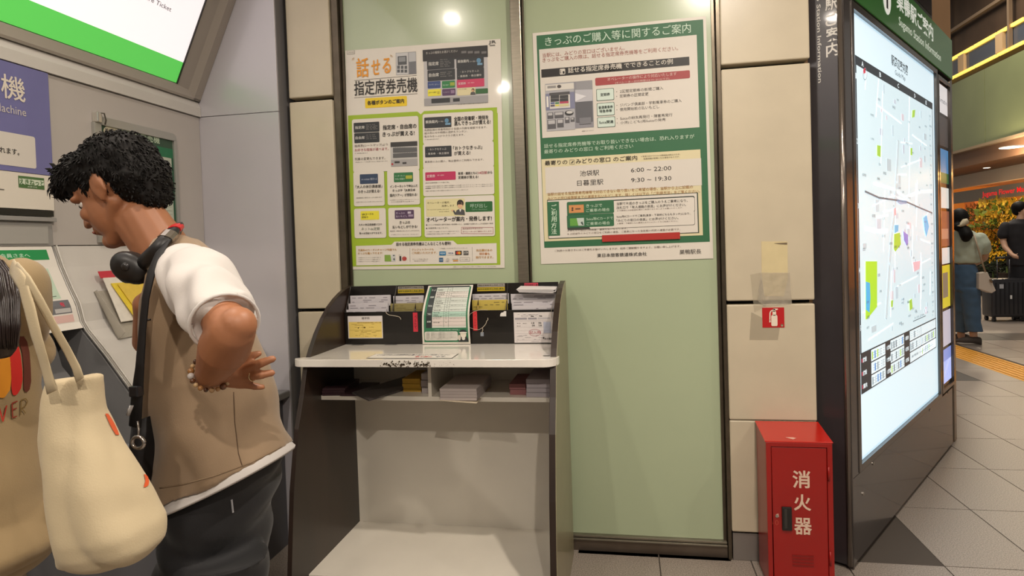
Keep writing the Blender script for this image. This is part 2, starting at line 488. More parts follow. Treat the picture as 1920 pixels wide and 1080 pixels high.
# ------------------------------------------------------------------ machine wall on the left
XM = -2.161
m_mach = mat('machine_grey', '#b2aba5', 0.42, var=0.03, scale=3, bump=0.01, bscale=200)
m_mdark = mat('machine_dark_grey', '#6d6c6c', 0.45, var=0.05, scale=4)
m_lightg = mat('machine_light_grey', '#c2bdb6', 0.36, var=0.04, scale=5, coat=0.15)
wl = struct(MB().box(-3.0, -4.2, 0, XM-0.02, -0.066, CEIL).build('wall_left', m_mach))
MB().box(XM-0.02, -4.2, 1.56, XM, -0.068, 2.214).build('wall_panel', m_mach, wl)
MB().prism([(XM-0.02, 2.218), (XM+0.012, 2.218), (XM+0.012, 2.262), (XM-0.002, 2.296), (XM-0.02, 2.296)], 'y', -4.2, -0.068).build('ledge_trim', m_lightg, wl)
# counter ledge that runs along under the machines
lg = MB().box(XM, -4.2, 0.765, -1.712, -0.07, 0.802).build('counter_ledge', mat('ledge_grey', '#77787a', 0.35, coat=0.2), wl, bevel=0.006)
MB().box(XM, -4.2, 0.0, -1.757, -0.07, 0.765).build('base_panel', mat('base_dark', '#5f5f63', 0.4), wl)

# overhead backlit sign, leaning out
sd = Vector((0.229, 0, 0.498)).normalized(); sn = Vector((sd.z, 0, -sd.x)); SO = Vector((-2.163, 0, 2.30))
t = thing('overhead_sign', 'large backlit overhead sign, white with a green lower band, leaning out above the ticket machines', 'sign', SO)
fr = MB(SO, (0, 1, 0), sd, sn)
SY0, SY1 = -3.4, -0.068
k = fr.add([], [])
fr.box(SY0, 0.0, -0.10, SY1, 1.08, -0.035)                      # back box
fr.build('housing', mat('sign_housing', '#8d867e', 0.4), t)
f2 = MB(SO, (0, 1, 0), sd, sn)
f2.prism([(0.0, -0.035), (0.0, 0.012), (0.012, 0.012), (0.05, -0.012), (0.05, -0.035)], 'x', SY0, SY1)
f2.build('lower_frame', mat('sign_frame', '#9a9187', 0.38), t)
f3 = MB(SO, (0, 1, 0), sd, sn)
f3.prism([(SY1, -0.035), (SY1, 0.012), (SY1-0.05, 0.012), (SY1-0.085, -0.006), (SY1-0.165, -0.012), (SY1-0.165, -0.035)], 'y', 0.0, 1.08)
f3.build('end_frame', mat('sign_frame', '#9a9187', 0.38), t)
f4 = MB(SO, (0, 1, 0), sd, sn); f4.box(-0.2375, 0.05, -0.03, -0.2325, 1.08, -0.008); f4.build('dark_edge', mat('black_edge', '#25221f', 0.5), t)
scr = MB(SO, (0, 1, 0), sd, sn); scr.box(SY0, 0.158, -0.034, -0.238, 1.08, -0.014); scr.build('white_screen', lit('#ece4e6', 0.80), t)
scr = MB(SO, (0, 1, 0), sd, sn); scr.box(SY0, 0.053, -0.034, -0.238, 0.158, -0.014); scr.build('green_band', lit('#5bc456', 0.62), t)
sh = Sheet(None, SO+sn*(-0.0135), (0, 1, 0), sd, 1, 1, sn, mk=ink)
g, fs, _ = glyphs('Express / Limited Express / Fare Ticket', 0.0, 3)
sh.put('lettering', '#4a4648', [(-1.01+0.594*x, 0.345+0.026*y) for x, y in g], fs, 1)
sh.flush(t)

# near ticket machine: purple header, white strip, screen hood
t = thing('ticket_machine', 'near ticket machine at the left edge, with a purple header panel', 'ticket machine', (XM, -1.5, 0.80))
MB().box(XM, -2.15, 1.825, XM+0.010, -0.952, 2.214).build('header_panel', mat('purple_panel', '#6d6c9c', 0.4, var=0.03, scale=9), t)
MB().box(XM, -2.15, 1.692, XM+0.014, -0.958, 1.822).build('label_panel', mat('warm_white_panel', '#d8d0c2', 0.4), t)
MB().box(XM, -2.15, 1.668, XM+0.012, -0.960, 1.690).build('black_strip', mat('black_gloss', '#141210', 0.25), t)
MB().box(XM, -2.15, 1.648, XM+0.020, -0.955, 1.664).box(XM, -2.15, 1.556, XM+0.006, -0.962, 1.646).build('screen_hood', mat('hood_grey', '#8e8b87', 0.4), t, bevel=0.002)
MB().box(XM+0.006, -2.15, 1.565, XM+0.009, -0.985, 1.632).build('grey_label', mat('hood_light', '#a19e98', 0.4), t)
MB().prism([(XM, 1.556), (XM, 0.80), (-1.93, 0.80), (-1.95, 0.93), (-2.105, 1.10), (-2.145, 1.24), (-2.09, 1.27), (-2.12, 1.42)], 'y', -2.15, -1.00).build('console', m_mdark, t)
ps = plane_sheet([(0, 112), (88, 138), (92, 310), (0, 320)], (XM+0.0105, 0, 0), (1, 0, 0), (0, 1, 0))
ps.c(0, 0, 4)
ps.txt('機', 20, 655, 203, 668, 175, '#d9cfc0', bold=0.008, res=3)
ps.txt('Machine', -50, 800, 205, 843, 62, '#c7bfb8', res=2)
ps.c(0, 270, 4)
ps.txt('きっぷがお求めになれます。', -620, 62, 140, 98, 58, '#25221f', 3, res=2, bold=0.01)
ps.rect(-80, -80, 268, 168, '#cfc8be', 1, r=0.008)
ps.flush(t)
ps = plane_sheet([(0, 333), (95, 333), (95, 393), (0, 390)], (XM+0.0145, 0, 0), (1, 0, 0), (0, 1, 0))
ps.c(0, 270, 4)
ps.rect(130, 243, 330, 333, '#4a6b3c', 1)
ps.rect(136, 262, 326, 306, '#c9d2bc', 2)
ps.txt('えきねっと', 138, 283, 324, 288, 42, '#3f6a34', 3, bold=0.02)
ps.txt('JR東日本', 195, 318, 270, 322, 14, '#c9d2bc', 3)
ps.line([(-20, 352), (28, 354)], 0.003, '#5b554f', 2)
ps.flush(t)

# far ticket machine: face and console whose cut end shows dark grey
PROF = [(XM, 1.556), (-2.135, 1.475), (-2.100, 1.395), (-2.068, 1.330), (-2.052, 1.262), (-2.030, 1.228), (-1.950, 1.135), (-1.835, 0.985), (-1.830, 0.93), (-1.842, 0.802), (XM, 0.802)]
t = thing('ticket_machine', 'far light grey ticket machine in front of the leaning man', 'ticket machine', (XM, -0.5, 0.80))
MB().prism([(x, z) for x, z in PROF], 'y', -0.955, -0.075).build('console', m_lightg, t)
inner = [(x-0.010 if x > XM else x, z-0.004 if i not in (8, 9, 10) else z) for i, (x, z) in enumerate(PROF)]
MB().prism(inner, 'y', -0.968, -0.955).build('end_panel', m_mdark, t)
ed = MB()
pr = [Vector((x, -0.961, z)) for x, z in PROF[:-1]]
ed.tube(pr, 0.0055, 6); ed.build('edge_trim', mat('edge_trim', '#8f8b85', 0.3, metal=0.4), t, smooth=True)
ed = MB(); ed.tube([p+Vector((0.006, 0.012, 0.003)) for p in pr], 0.003, 6); ed.build('edge_bead', mat('bead_light', '#c4bfb6', 0.3), t, smooth=True)
# recessed ticket tray and warning label on the console slope
def slope(y, s, off=0.001):
    """point on the console's profile, s metres down from its top"""
    acc = 0
    for a, b in zip(PROF, PROF[1:]):
        L = math.hypot(b[0]-a[0], b[1]-a[1])
        if acc + L >= s or b is PROF[-1]:
            k = (s-acc)/L; nx, nz = (a[1]-b[1])/L, (b[0]-a[0])/L
            return Vector((a[0]+(b[0]-a[0])*k + nx*off, y, a[1]+(b[1]-a[1])*k + nz*off))
        acc += L
def wrapsheet(y0, s0, H):
    return lambda u, v, off: slope(y0+u, s0+(H-v), 0.0015+off)
s_ = Sheet(None, (0, 0, 0), (0, 1, 0), (0, 0, 1), 1, 1, (1, 0, 0), wrap=wrapsheet(-0.75, 0.50, 0.1), nv=3)
s_.uvrect(0, 0.0, 0.16, 0.09, '#c4c0b8', 1); s_.uvrect(0, 0.065, 0.16, 0.09, '#2a2826', 2)
g, fs, _ = glyphs('TRAIN TICKET', 0.01, 1); s_.put('lettering', '#d6d2ca', [(0.01+0.12*x, 0.070+0.014*y) for x, y in g], fs, 3)
s_.flush(t)
MB().tube([slope(-0.62, 0.60, 0.0), slope(-0.62, 0.60, 0.012)], 0.05, 20).build('coin_cup', mat('cup_grey', '#7d7f80', 0.4), t)

# leaflet sheet wrapped on the near machine's slope
t = thing('notice_sheet', 'white notice with a green heading wrapped over the slope of the near ticket machine', 'notice', (XM+0.02, -1.2, 1.25))
s_ = Sheet([(0, 459), (98, 459), (149, 605), (60, 620)], (0, 0, 0), (0, 1, 0), (0, 0, 1), 0.21, 0.34, (1, 0, 0), wrap=wrapsheet(-1.18, 0.0, 0.34), nv=10)
mb = MB(); N = 12
uv = [s_.P(u, 0.34*i/N, lay) for lay in (0, 3) for i in range(N+1) for u in (-0.25, 0.212)]
fs = []
for L in (0, 1):
    b0 = L*2*(N+1)
    fs += [(b0+2*i, b0+2*i+1, b0+2*i+3, b0+2*i+2) for i in range(N)]
mb.add(uv, fs, raw=True); mb.build('paper', mat('paper_white', '#dcd6cc', 0.55), t)
s_.uvrect(-0.25, 0.285, 0.185, 0.325, '#1f8a4a', 4)
g, fs, _ = glyphs('ジパング倶楽部会員さまへ', 0.01, 2); s_.put('lettering', '#bfe0c8', [(-0.16+0.27*x, 0.296+0.016*y) for x, y in g], fs, 5)
g, fs, _ = glyphs('会員手帳のご記入はお済みですか?', 0.01, 1); s_.put('lettering', '#3a3632', [(-0.12+0.25*x, 0.262+0.013*y) for x, y in g], fs, 5)
s_.uvrect(0.03, 0.125, 0.165, 0.25, '#b9cdb8', 4)
s_.uvrect(0.045, 0.238, 0.10, 0.247, '#3c4a3c', 5, r=0.002)
for r_ in range(8):
    for c_ in range(4):
        if random.random() < 0.75:
            a = 0.04+c_*0.03; s_.uvrect(a, 0.222-r_*0.0125, a+random.uniform(0.01, 0.024), 0.2245-r_*0.0125, '#4d5b50', 5)
s_.uvrect(0.072, 0.066, 0.19, 0.118, '#6c6c70', 4)
s_.uvrect(0.075, 0.070, 0.105, 0.114, '#9fa2aa', 5); s_.uvrect(0.083, 0.082, 0.098, 0.10, '#2c2c30', 6)
s_.uvrect(0.120, 0.070, 0.186, 0.086, '#bab7b4', 5)
g, fs, _ = glyphs('呼出', 0.02, 1); s_.put('lettering', '#e23352', [(0.15+0.015*x, 0.092+0.018*y) for x, y in g], fs, 6)
s_.uvrect(-0.05, 0.032, 0.19, 0.060, '#d8b3ab', 4)
g, fs, _ = glyphs('ご利用ください', 0.0, 1); s_.put('lettering', '#7a4a44', [(0.06+0.05*x, 0.045+0.008*y) for x, y in g], fs, 5)
s_.uvrect(0.155, 0.015, 0.178, 0.021, '#1e1c1b', 4); s_.uvrect(0.075, 0.015, 0.12, 0.019, '#6a6460', 4)
s_.flush(t)

# clear leaflet tray with yellow leaflets on the far console
m_clear = mat('clear_plastic', '#9b9588', 0.12, alpha=0.30, coat=0.5)
t = thing('leaflet_tray', 'scuffed clear plastic leaflet tray on the slope of the far ticket machine', 'tray', slope(-0.75, 0.25))
mb = MB()
def sl(y, s, o): return tuple(slope(y, s, o))
y0, y1, s0, s1 = -0.86, -0.50, 0.20, 0.42
for ya, yb in ((y0, y0+0.004), (y1-0.004, y1)):
    mb = MB()
    mb.add([sl(ya, s0, 0.002), sl(yb, s0, 0.002), sl(yb, s1, 0.002), sl(ya, s1, 0.002), sl(ya, s0, 0.018), sl(yb, s0, 0.018), sl(yb, s1, 0.045), sl(ya, s1, 0.045)], [(0, 1, 2, 3), (4, 5, 6, 7), (0, 1, 5, 4), (2, 3, 7, 6), (0, 3, 7, 4), (1, 2, 6, 5)], raw=True)
    mb.build('side_wall', mat('tray_plastic', '#b0a99c', 0.15, alpha=0.5), t)
mb = MB().add([sl(y0, s0, 0.003), sl(y1, s0, 0.003), sl(y1, s1, 0.003), sl(y0, s1, 0.003), sl(y0, s0, 0.006), sl(y1, s0, 0.006), sl(y1, s1, 0.006), sl(y0, s1, 0.006)], [(0, 1, 2, 3), (4, 5, 6, 7), (0, 1, 5, 4), (2, 3, 7, 6), (0, 3, 7, 4), (1, 2, 6, 5)], raw=True)
mb.build('tray_floor', mat('tray_floor', '#a29b8e', 0.35, var=0.12, scale=20), t)
for k, (ya, yb, sa, sb, lift, col, lab) in enumerate([(-0.82, -0.54, 0.155, 0.36, 0.030, '#d9d2c6', 'white leaflet at the back of the clear tray'), (-0.80, -0.62, 0.185, 0.385, 0.036, '#dcc23a', 'yellow leaflet lying tilted in the clear tray'), (-0.775, -0.60, 0.192, 0.385, 0.042, '#d9b948', 'mustard yellow leaflet on top of the yellow one in the tray')]):
    mb = MB()
    q = [(ya, sa), (yb, sa), (yb, sb), (ya+0.05*(k > 0), sb)]
    for lay in (lift, lift+0.003): mb.add([sl(a, b, lay) for a, b in q], [(0, 1, 2, 3)], raw=True)
    mb.add([sl(a, b, lay) for lay in (lift, lift+0.003) for a, b in q], [(0, 1, 5, 4), (1, 2, 6, 5), (2, 3, 7, 6), (3, 0, 4, 7)], raw=True)
    o = mb.build('leaflet', mat('leaf_'+col[1:], col, 0.5, var=0.06, scale=40)); tag(o, lab, 'leaflet', 'leaflets in the clear tray')
    if k == 0: MB().add([sl(-0.83, 0.125, 0.030), sl(-0.62, 0.125, 0.030), sl(-0.62, 0.155, 0.030), sl(-0.83, 0.155, 0.030), sl(-0.83, 0.125, 0.033), sl(-0.62, 0.125, 0.033), sl(-0.62, 0.155, 0.033), sl(-0.83, 0.155, 0.033)], [(0, 1, 2, 3), (4, 5, 6, 7), (0, 1, 5, 4), (2, 3, 7, 6), (0, 3, 7, 4), (1, 2, 6, 5)], raw=True).build('red_tab', mat('red_tab', '#b8303c', 0.5), o)

# metal notice frame with the green headed notice
t = thing('framed_notice', 'silver wall frame holding a notice with a green heading, above the man\'s head', 'notice frame', (XM, -0.5, 1.60))
def yz(x, y, X=XM): p = on('x', X, x, y); return p.y, p.z
FY0, FY1, FZ0, FZ1 = -0.752, -0.262, 1.605, 2.098
fm = MB(); w = 0.036; X0, X1 = XM, XM+0.016
fm.box(X0, FY0, FZ0, X1, FY0+w, FZ1-0.03).box(X0, FY1-0.02, FZ0, X1, FY1, FZ1-0.03).box(X0, FY0+0.03, FZ1-w, X1, FY1-0.03, FZ1).box(X0, FY0, FZ0-w, X1, FY1, FZ0)
fm.prism([(FY1-0.03, FZ1-w), (FY1-0.02, FZ1-w), (FY1, FZ1-w+0.004), (FY1-0.004, FZ1-0.014), (FY1-0.014, FZ1-0.004), (FY1-0.03, FZ1)], 'x', X0, X1)
fm.build('frame', mat('silver_frame', '#a7a59e', 0.3, metal=0.5), t, bevel=0.002)
MB().box(X0, FY0+0.004, FZ1-0.03, X1+0.014, FY0+0.028, FZ1+0.012).build('corner_clip', mat('bright_clip', '#d8d5cd', 0.15, metal=0.9), t, bevel=0.004)
ch = MB(); ch.tube([(X1+0.008, FY0+0.012, FZ1+0.008), (X1+0.016, FY0+0.035, FZ1+0.010), (X1+0.012, FY0+0.048, FZ1-0.016), (X1+0.008, FY0+0.046, FZ1-0.035)], 0.003, 6); ch.build('wire_loop', mat('wire', '#6c6860', 0.3, metal=0.8), t, smooth=True)
MB().box(X0, FY0+w, FZ0, X0+0.006, FY1-0.02, FZ1-w).build('sheet', mat('notice_paper', '#b9bfae', 0.5), t)
ns = plane_sheet([(192, 228), (322, 262), (321, 440), (192, 440)], (XM+0.0065, 0, 0), (1, 0, 0), (0, 1, 0))
ns.h = None
def nq(x, y): p = on('x', XM+0.0065, ns.crop[0]+x/ns.crop[2], ns.crop[1]+y/ns.crop[2]); return (p.y-ns.O.y, p.z-ns.O.z)
ns.q = nq
ns.c(0, 0, 4)
v_ = lambda y: y - ns.O.y
hz = FZ1 - w - ns.O.z
ns.uvrect(v_(FY0+w), hz-0.085, v_(FY1-0.022), hz, '#2f4a36', 1)
ns.uvrect(v_(-0.44), hz-0.085, v_(FY1-0.022), hz-0.04, '#1d6b45', 2)
ns.disc(828, 980, 55, 40, '#c9c2a8', 3)
ns.txt('話せる', 785, 972, 862, 992, 30, '#3a2a20', 4, bold=0.01)
ns.txt('指定席券売機', 888, 992, 1195, 1048, 55, '#c9d9be', 3, bold=0.008)
ns.c(0, 270, 4)
ns.txt('きっぷ', 790, 3, 848, 6, 22, '#c8c8bc', 4)
ns.uvrect(v_(FY0+w), FZ0-ns.O.z, v_(FY0+w+0.065), hz-0.085, '#2b3a30', 1)
ns.uvrect(v_(FY1-0.034), FZ0-ns.O.z, v_(FY1-0.021), hz-0.085, '#24523a', 1)
for r_ in range(22):
    zz = hz-0.10-r_*0.0185
    ns.uvrect(v_(FY0+w+0.075), zz, v_(FY1-0.045), zz+0.0012, '#8a9184', 2)
    for c_ in range(6):
        if random.random() < 0.6: ns.uvrect(v_(FY0+w+0.085+c_*0.05), zz+0.005, v_(FY0+w+0.085+c_*0.05+random.uniform(0.012, 0.04)), zz+0.0085, '#6b7064', 2)
ns.flush(t)
# ------------------------------------------------------------------ poster with the green grid (left pane)
m_paper = mat('poster_paper', '#d9d2c6', 0.42, coat=0.12)
GYW = 0.0555
def poster(name, label, corners, y=GYW, group=None):
    pts = [on('y', y, *c) for c in corners]
    x0 = (pts[0].x+pts[3].x)/2; x1 = (pts[1].x+pts[2].x)/2; z1 = (pts[0].z+pts[1].z)/2; z0 = (pts[2].z+pts[3].z)/2
    cx, cz = (x0+x1)/2, (z0+z1)/2
    ang = math.atan2((pts[0].x-pts[3].x + pts[1].x-pts[2].x)/2, z1-z0)
    W, H = x1-x0, z1-z0
    ex = Vector((math.cos(ang), 0, -math.sin(ang))); ey = Vector((math.sin(ang), 0, math.cos(ang)))
    O = Vector((cx, y, cz)) - ex*W/2 - ey*H/2
    t = thing(name, label, 'poster', (cx, y, z0), group)
    def wave(u, v):   # paper does not lie quite flat
        return 0.0016*(1+math.sin(u*8+v*3))*min(1, max(0, (v-H*0.90)/(H*0.10))) + 0.0007*(1+math.sin(v*9+u*3))
    def wrap(u, v, off): return O + ex*u + ey*v + Vector((0, -1, 0))*(off + wave(u, v))
    nu, nv = 16, 24; vs = []; fs = []
    for L in (0, 1):
        for j in range(nv+1):
            for i in range(nu+1): vs.append(wrap(W*i/nu, H*j/nv, -0.0006*L))
    n1 = (nu+1)*(nv+1)
    for L in (0, 1):
        fs += [(L*n1+j*(nu+1)+i, L*n1+j*(nu+1)+i+1, L*n1+(j+1)*(nu+1)+i+1, L*n1+(j+1)*(nu+1)+i) for j in range(nv) for i in range(nu)]
    MB().add(vs, fs, raw=True).build('paper', m_paper, t, smooth=True)
    s = Sheet(corners, O, ex, ey, W, H, (0, -1, 0), step=0.0009, wrap=wrap, nv=18)
    return t, s
def subdiv_fix(s):
    """print that spans a wide area follows the paper's waves"""
    def uvrect(u0, v0, u1, v1, col, lay=1, r=0.0, kind='print'):
        if r:
            Sheet.uvrect(s, u0, v0, u1, v1, col, lay, r, kind); return
        nx = max(1, int(abs(u1-u0)/0.05)); nz = max(1, int(abs(v1-v0)/0.05)); uv = []; fs = []
        for j in range(nz+1):
            for i in range(nx+1): uv.append((u0+(u1-u0)*i/nx, v0+(v1-v0)*j/nz))
        for j in range(nz):
            for i in range(nx):
                a = j*(nx+1)+i; fs.append((a, a+1, a+nx+2, a+nx+1))
        s.put(kind, col, uv, fs, lay)
    s.uvrect = uvrect

K = '#23201d'; G1 = '#9ab52b'; DK = '#2e3033'
t, s = poster('wall_poster', 'white and lime green poster with a large orange heading, on the left glass pane', [(648, 97), (938, 71), (947, 502), (657, 506)])
subdiv_fix(s)
A = 4.697
s.c(640, 60, A)
s.rect(55, 175, 122, 202, '#8c877e', 1, r=0.002); s.rect(58, 178, 119, 199, '#d9d2c6', 2, r=0.002); s.txt('2024.24', 66, 189, 112, 187, 11, '#6c6860')
s.txt('話', 138, 322, 242, 318, 165, '#e09424', 3, bold=0.014, res=3)
s.txt('せ', 268, 318, 340, 314, 130, '#e09424', 3, bold=0.016, res=3)
s.txt('る', 366, 302, 435, 298, 130, '#e09424', 3, bold=0.016, res=3)
for k in (0, 12): 
    s.line([(98+k, 258), (102+k*0.8, 243), (118, 233+k)], 0.0016, '#b98a3a', 2)
    s.line([(452-k, 226), (446-k*0.8, 213), (430, 205+k)], 0.0016, '#b98a3a', 2)
s.line([(116, 434), (664, 380)], 0.0016, '#5a5650', 2); s.line([(116, 584), (670, 541)], 0.0016, '#5a5650', 2)
s.txt('指定席券売機', 118, 502, 668, 462, 128, K, 3, bold=0.008, res=3)
s.rect(210, 588, 578, 650, '#e4c31c', 1, r=0.006); s.txt('各種ボタンのご案内', 232, 625, 552, 610, 38, '#33291a', 3, bold=0.02)
# small photo of the machine
s.rect(478, 188, 660, 368, '#9b9a9b', 1); s.rect(482, 192, 590, 372, '#c4c3c2', 2); s.rect(496, 218, 576, 288, '#515356', 3); s.rect(506, 226, 566, 262, '#8b8d8f', 4)
for i in range(3):
    for j in range(2): s.rect(492+i*32, 300+j*34, 516+i*32, 326+j*32, '#55575a', 3)
s.rect(594, 185, 656, 262, '#b5b5b6', 2); s.rect(594, 262, 658, 368, '#6e6f73', 2)
s.txt('JR', 1296, 88, 1360, 83, 32, '#4c4b48', 3, bold=0.016, res=3); s.rect(1304, 108, 1352, 113, '#6f6c66', 2)
# the touch screen picture
s.rect(722, 190, 1292, 606, '#b9b6b6', 1); s.rect(715, 160, 1288, 212, '#2c2a2b', 2)
s.txt('きっぷの種類をお選びください', 745, 182, 1022, 170, 22, '#c9c4bc', 3)
for x in (1055, 1112, 1170, 1232): s.rect(x, 166, x+45, 182, '#6d6b6a', 3)
def btn(x0, y0, x1, y1, col, r=0.004): s.rect(x0, y0, x1, y1, col, 2, r=r)
btn(752, 238, 994, 314, DK); s.txt('指定席', 766, 280, 855, 276, 32, '#c9c6c0', 3, bold=0.02)
btn(756, 336, 1000, 414, DK); s.txt('自由席', 770, 378, 857, 374, 32, '#c9c6c0', 3, bold=0.02)
btn(1010, 222, 1254, 300, DK); s.txt('乗換案内', 1022, 256, 1120, 250, 26, '#c9c6c0', 3, bold=0.02); s.disc(1208, 245, 20, 22, '#5b87a6', 3); s.rect(1195, 268, 1240, 282, '#7199b5', 3); s.txt('から購入', 1128, 254, 1188, 252, 14, '#b9b6b0')
btn(1014, 320, 1256, 398, DK); s.txt('・おトクなきっぷ', 1045, 344, 1210, 338, 19, '#c9c6c0', 3); s.txt('・乗車券 ・株主優待', 1030, 382, 1232, 376, 20, '#c9c6c0', 3, bold=0.01)
for y in (242, 258, 272, 286, 300): s.txt('新幹線・特急 自由', 868, y, 930+ (y % 40), y-2, 8, '#9c9994', 3)
for y in (352, 368, 386): s.txt('新幹線・特急', 870, y, 950+(y % 30), y-2, 8, '#9c9994', 3)
btn(758, 436, 872, 488, '#37497a'); btn(884, 430, 1000, 484, '#2c7a45'); btn(1014, 418, 1258, 470, '#c23a5e'); btn(760, 506, 876, 556, '#e2d83a'); btn(886, 500, 1004, 550, '#553a5c')
s.txt('定期券', 1028, 450, 1095, 446, 22, '#e8c9cc', 3, bold=0.01); s.txt('新規・継続購入', 1112, 442, 1172, 439, 9, '#e8c9cc')
s.txt('大人の休日', 768, 462, 812, 460, 12, '#b9c0cf'); s.txt('割引きっぷ', 822, 460, 866, 458, 12, '#b9c0cf'); s.txt('予約の受取り', 892, 466, 945, 462, 12, '#c3d8c6'); s.rect(955, 440, 996, 466, '#97a53a', 3)
s.txt('QRコードの読取り', 768, 532, 835, 528, 14, '#4b4632'); s.rect(844, 520, 864, 542, '#bcae36', 3); s.txt('きっぷの払いもどし', 896, 528, 955, 524, 14, '#c9bccb'); s.rect(962, 508, 996, 534, '#8c7590', 3)
s.rect(1018, 490, 1180, 545, '#d6cba0', 2, r=0.003); s.disc(1158, 505, 13, 16, '#3b2c22', 3); s.disc(1157, 510, 9, 11, '#d0a27c', 4); s.poly([(1134, 546), (1140, 524), (1158, 520), (1176, 524), (1180, 545)], '#4a4a4a', 3)
s.txt('オペレーターが案内', 1030, 500, 1100, 497, 10, '#6b6248'); s.rect(1180, 494, 1290, 530, '#2f5f33', 3, r=0.003)
s.rect(728, 586, 1292, 612, '#9a9898', 2); s.rect(792, 586, 956, 614, DK, 3, r=0.002); s.rect(982, 580, 1042, 605, DK, 3, r=0.002)
s.txt('※一部の駅では画面が異なる場合があります', 1028, 630, 1290, 616, 9, '#55514b')
# lime field with white cards
s.poly([(62, 740), (668, 698), (698, 722), (728, 694), (1370, 653), (1373, 860), (64, 900)], G1, 1)
s.c(640, 280, A)
a0 = s.q(100, 30); a1 = s.q(1404, 1030)
u0, v1 = (62/A+640, 735/A+60); 
s.crop = (0, 0, 1)
ul = s.q(653.2, 228); lr = s.q(939, 499)
s.uvrect(ul[0], lr[1]+0.008, lr[0]+0.0, ul[1], G1, 1)
CARD = '#dad3c8'
s.c(640, 60, A)
def card(x0, y0, x1, y1, col=CARD): s.rect(x0, y0, x1, y1, '#7f9330', 2, r=0.010); s.rect(x0, y0, x1-4, y1-4, col, 3, r=0.010)
card(96, 775, 692, 1215); card(714, 722, 1344, 955); card(716, 985, 1350, 1178)
s.rect(112, 805, 338, 878, DK, 4, r=0.004); s.txt('指定席', 125, 846, 208, 842, 26, '#c9c6c0', 5, bold=0.02); s.rect(116, 896, 338, 970, DK, 4, r=0.004); s.txt('自由席', 128, 936, 208, 932, 26, '#c9c6c0', 5, bold=0.02)
for y in (820, 833, 846, 858, 910, 926, 942): s.txt('新幹線・特急・普通列車', 220, y, 300+(y*7 % 35), y-2, 8, '#9c9994', 5)
s.txt('指定席・自由席の', 368, 842, 662, 826, 42, K, 5, bold=0.015); s.txt('きっぷが買える!', 365, 902, 645, 888, 42, K, 5, bold=0.015)
s.txt('座席表(シートマップ)より', 120, 1005, 410, 995, 26, '#5d4b47', 5); s.txt('お好きな座席が選べます。', 122, 1040, 418, 1030, 26, '#a2394a', 5); s.txt('※一部列車を除きます', 122, 1072, 235, 1066, 9, '#4c4843', 5)
s.rect(730, 752, 970, 832, DK, 4, r=0.004); s.txt('乗換案内', 742, 792, 848, 784, 28, '#c9c6c0', 5, bold=0.02); s.txt('から購入', 854, 786, 906, 783, 14, '#b9b6b0', 5); s.disc(928, 776, 18, 20, '#5b87a6', 5); s.rect(915, 798, 962, 812, '#7199b5', 5)
s.txt('全国の発着駅・時刻を', 992, 762, 1296, 742, 38, K, 5, bold=0.015); s.txt('選んできっぷが買える!', 994, 802, 1314, 782, 38, K, 5, bold=0.015)
s.txt('利用区間や発着時刻から全国の列車を検索できます。', 732, 860, 1285, 832, 20, '#6b625c', 5); s.txt('組み合わせや時間の選択もカンタン。', 732, 888, 1112, 868, 20, '#6b625c', 5); s.txt('色々なきっぷがラクラク買えます。', 732, 918, 1085, 900, 20, '#6b625c', 5); s.txt('※一部列車を除きます', 735, 946, 860, 938, 9, '#4c4843', 5)
s.rect(736, 1008, 972, 1090, DK, 4, r=0.004); s.txt('・おトクなきっぷ', 765, 1032, 925, 1024, 20, '#c9c6c0', 5); s.txt('・乗車券 ・株主優待', 750, 1070, 948, 1062, 20, '#c9c6c0', 5)
s.txt('「おトクなきっぷ」', 986, 1020, 1240, 1004, 36, K, 5, bold=0.01); s.txt('が買える!', 994, 1066, 1136, 1054, 36, K, 5, bold=0.01)
s.rect(432, 985, 672, 1168, '#bbb8b4', 4); s.rect(434, 972, 670, 1000, '#3a3838', 5); s.rect(455, 1022, 668, 1052, '#5b5b5c', 5); s.rect(455, 1070, 668, 1098, '#5b5b5c', 5)
for k in range(14):
    s.rect(460+k*15, 1012, 469+k*15, 1020, '#7f7e7d', 5); s.rect(460+k*15, 1056, 469+k*15, 1064, '#7f7e7d', 5)
s.c(640, 280, A)
s.rect(440, 92, 672, 140, '#a19e9c', 5); s.disc(450, 130, 9, 9, '#b23b3b', 6); s.rect(470, 105, 515, 120, '#3a3838', 6); s.rect(540, 112, 575, 126, '#3a3838', 6)
s.txt('列車の変更もできます。', 122, 88, 388, 76, 26, '#5d5550', 5); s.txt('※条件によっては変更できない場合があります', 125, 116, 410, 102, 9, '#4c4843', 5)
s.txt('乗車券のみの購入、株主優待のご利用もできます。', 735, 102, 1255, 88, 19, '#6b625c', 5)
card(106, 200, 386, 498); card(402, 184, 696, 486); card(716, 162, 1354, 392); card(112, 525, 400, 782); card(412, 515, 708, 772); card(726, 418, 1360, 762)
s.rect(164, 222, 324, 300, '#33425c', 4, r=0.004); s.txt('大人の休日倶楽部', 178, 268, 250, 264, 14, '#b9c0cf', 5); s.txt('割引きっぷ', 258, 262, 314, 258, 20, '#d4d8e0', 5)
s.rect(462, 206, 632, 282, '#2c6f3f', 4, r=0.004); s.txt('インターネット', 472, 234, 560, 230, 16, '#c3d8c6', 5); s.txt('予約の受取り', 472, 262, 560, 258, 16, '#c3d8c6', 5); s.rect(566, 228, 624, 256, '#a8ab3c', 5)
s.txt('「大人の休日倶楽部」', 128, 334, 360, 322, 28, K, 5, bold=0.01); s.txt('のきっぷが買える!', 150, 376, 342, 364, 28, K, 5, bold=0.01)
s.txt('会員限定の割引きっぷも買えます', 135, 430, 358, 420, 12, '#5d5550', 5); s.txt('※会員ご本人さまのみお買い求めいただけます', 132, 466, 365, 458, 8, '#4c4843', 5)
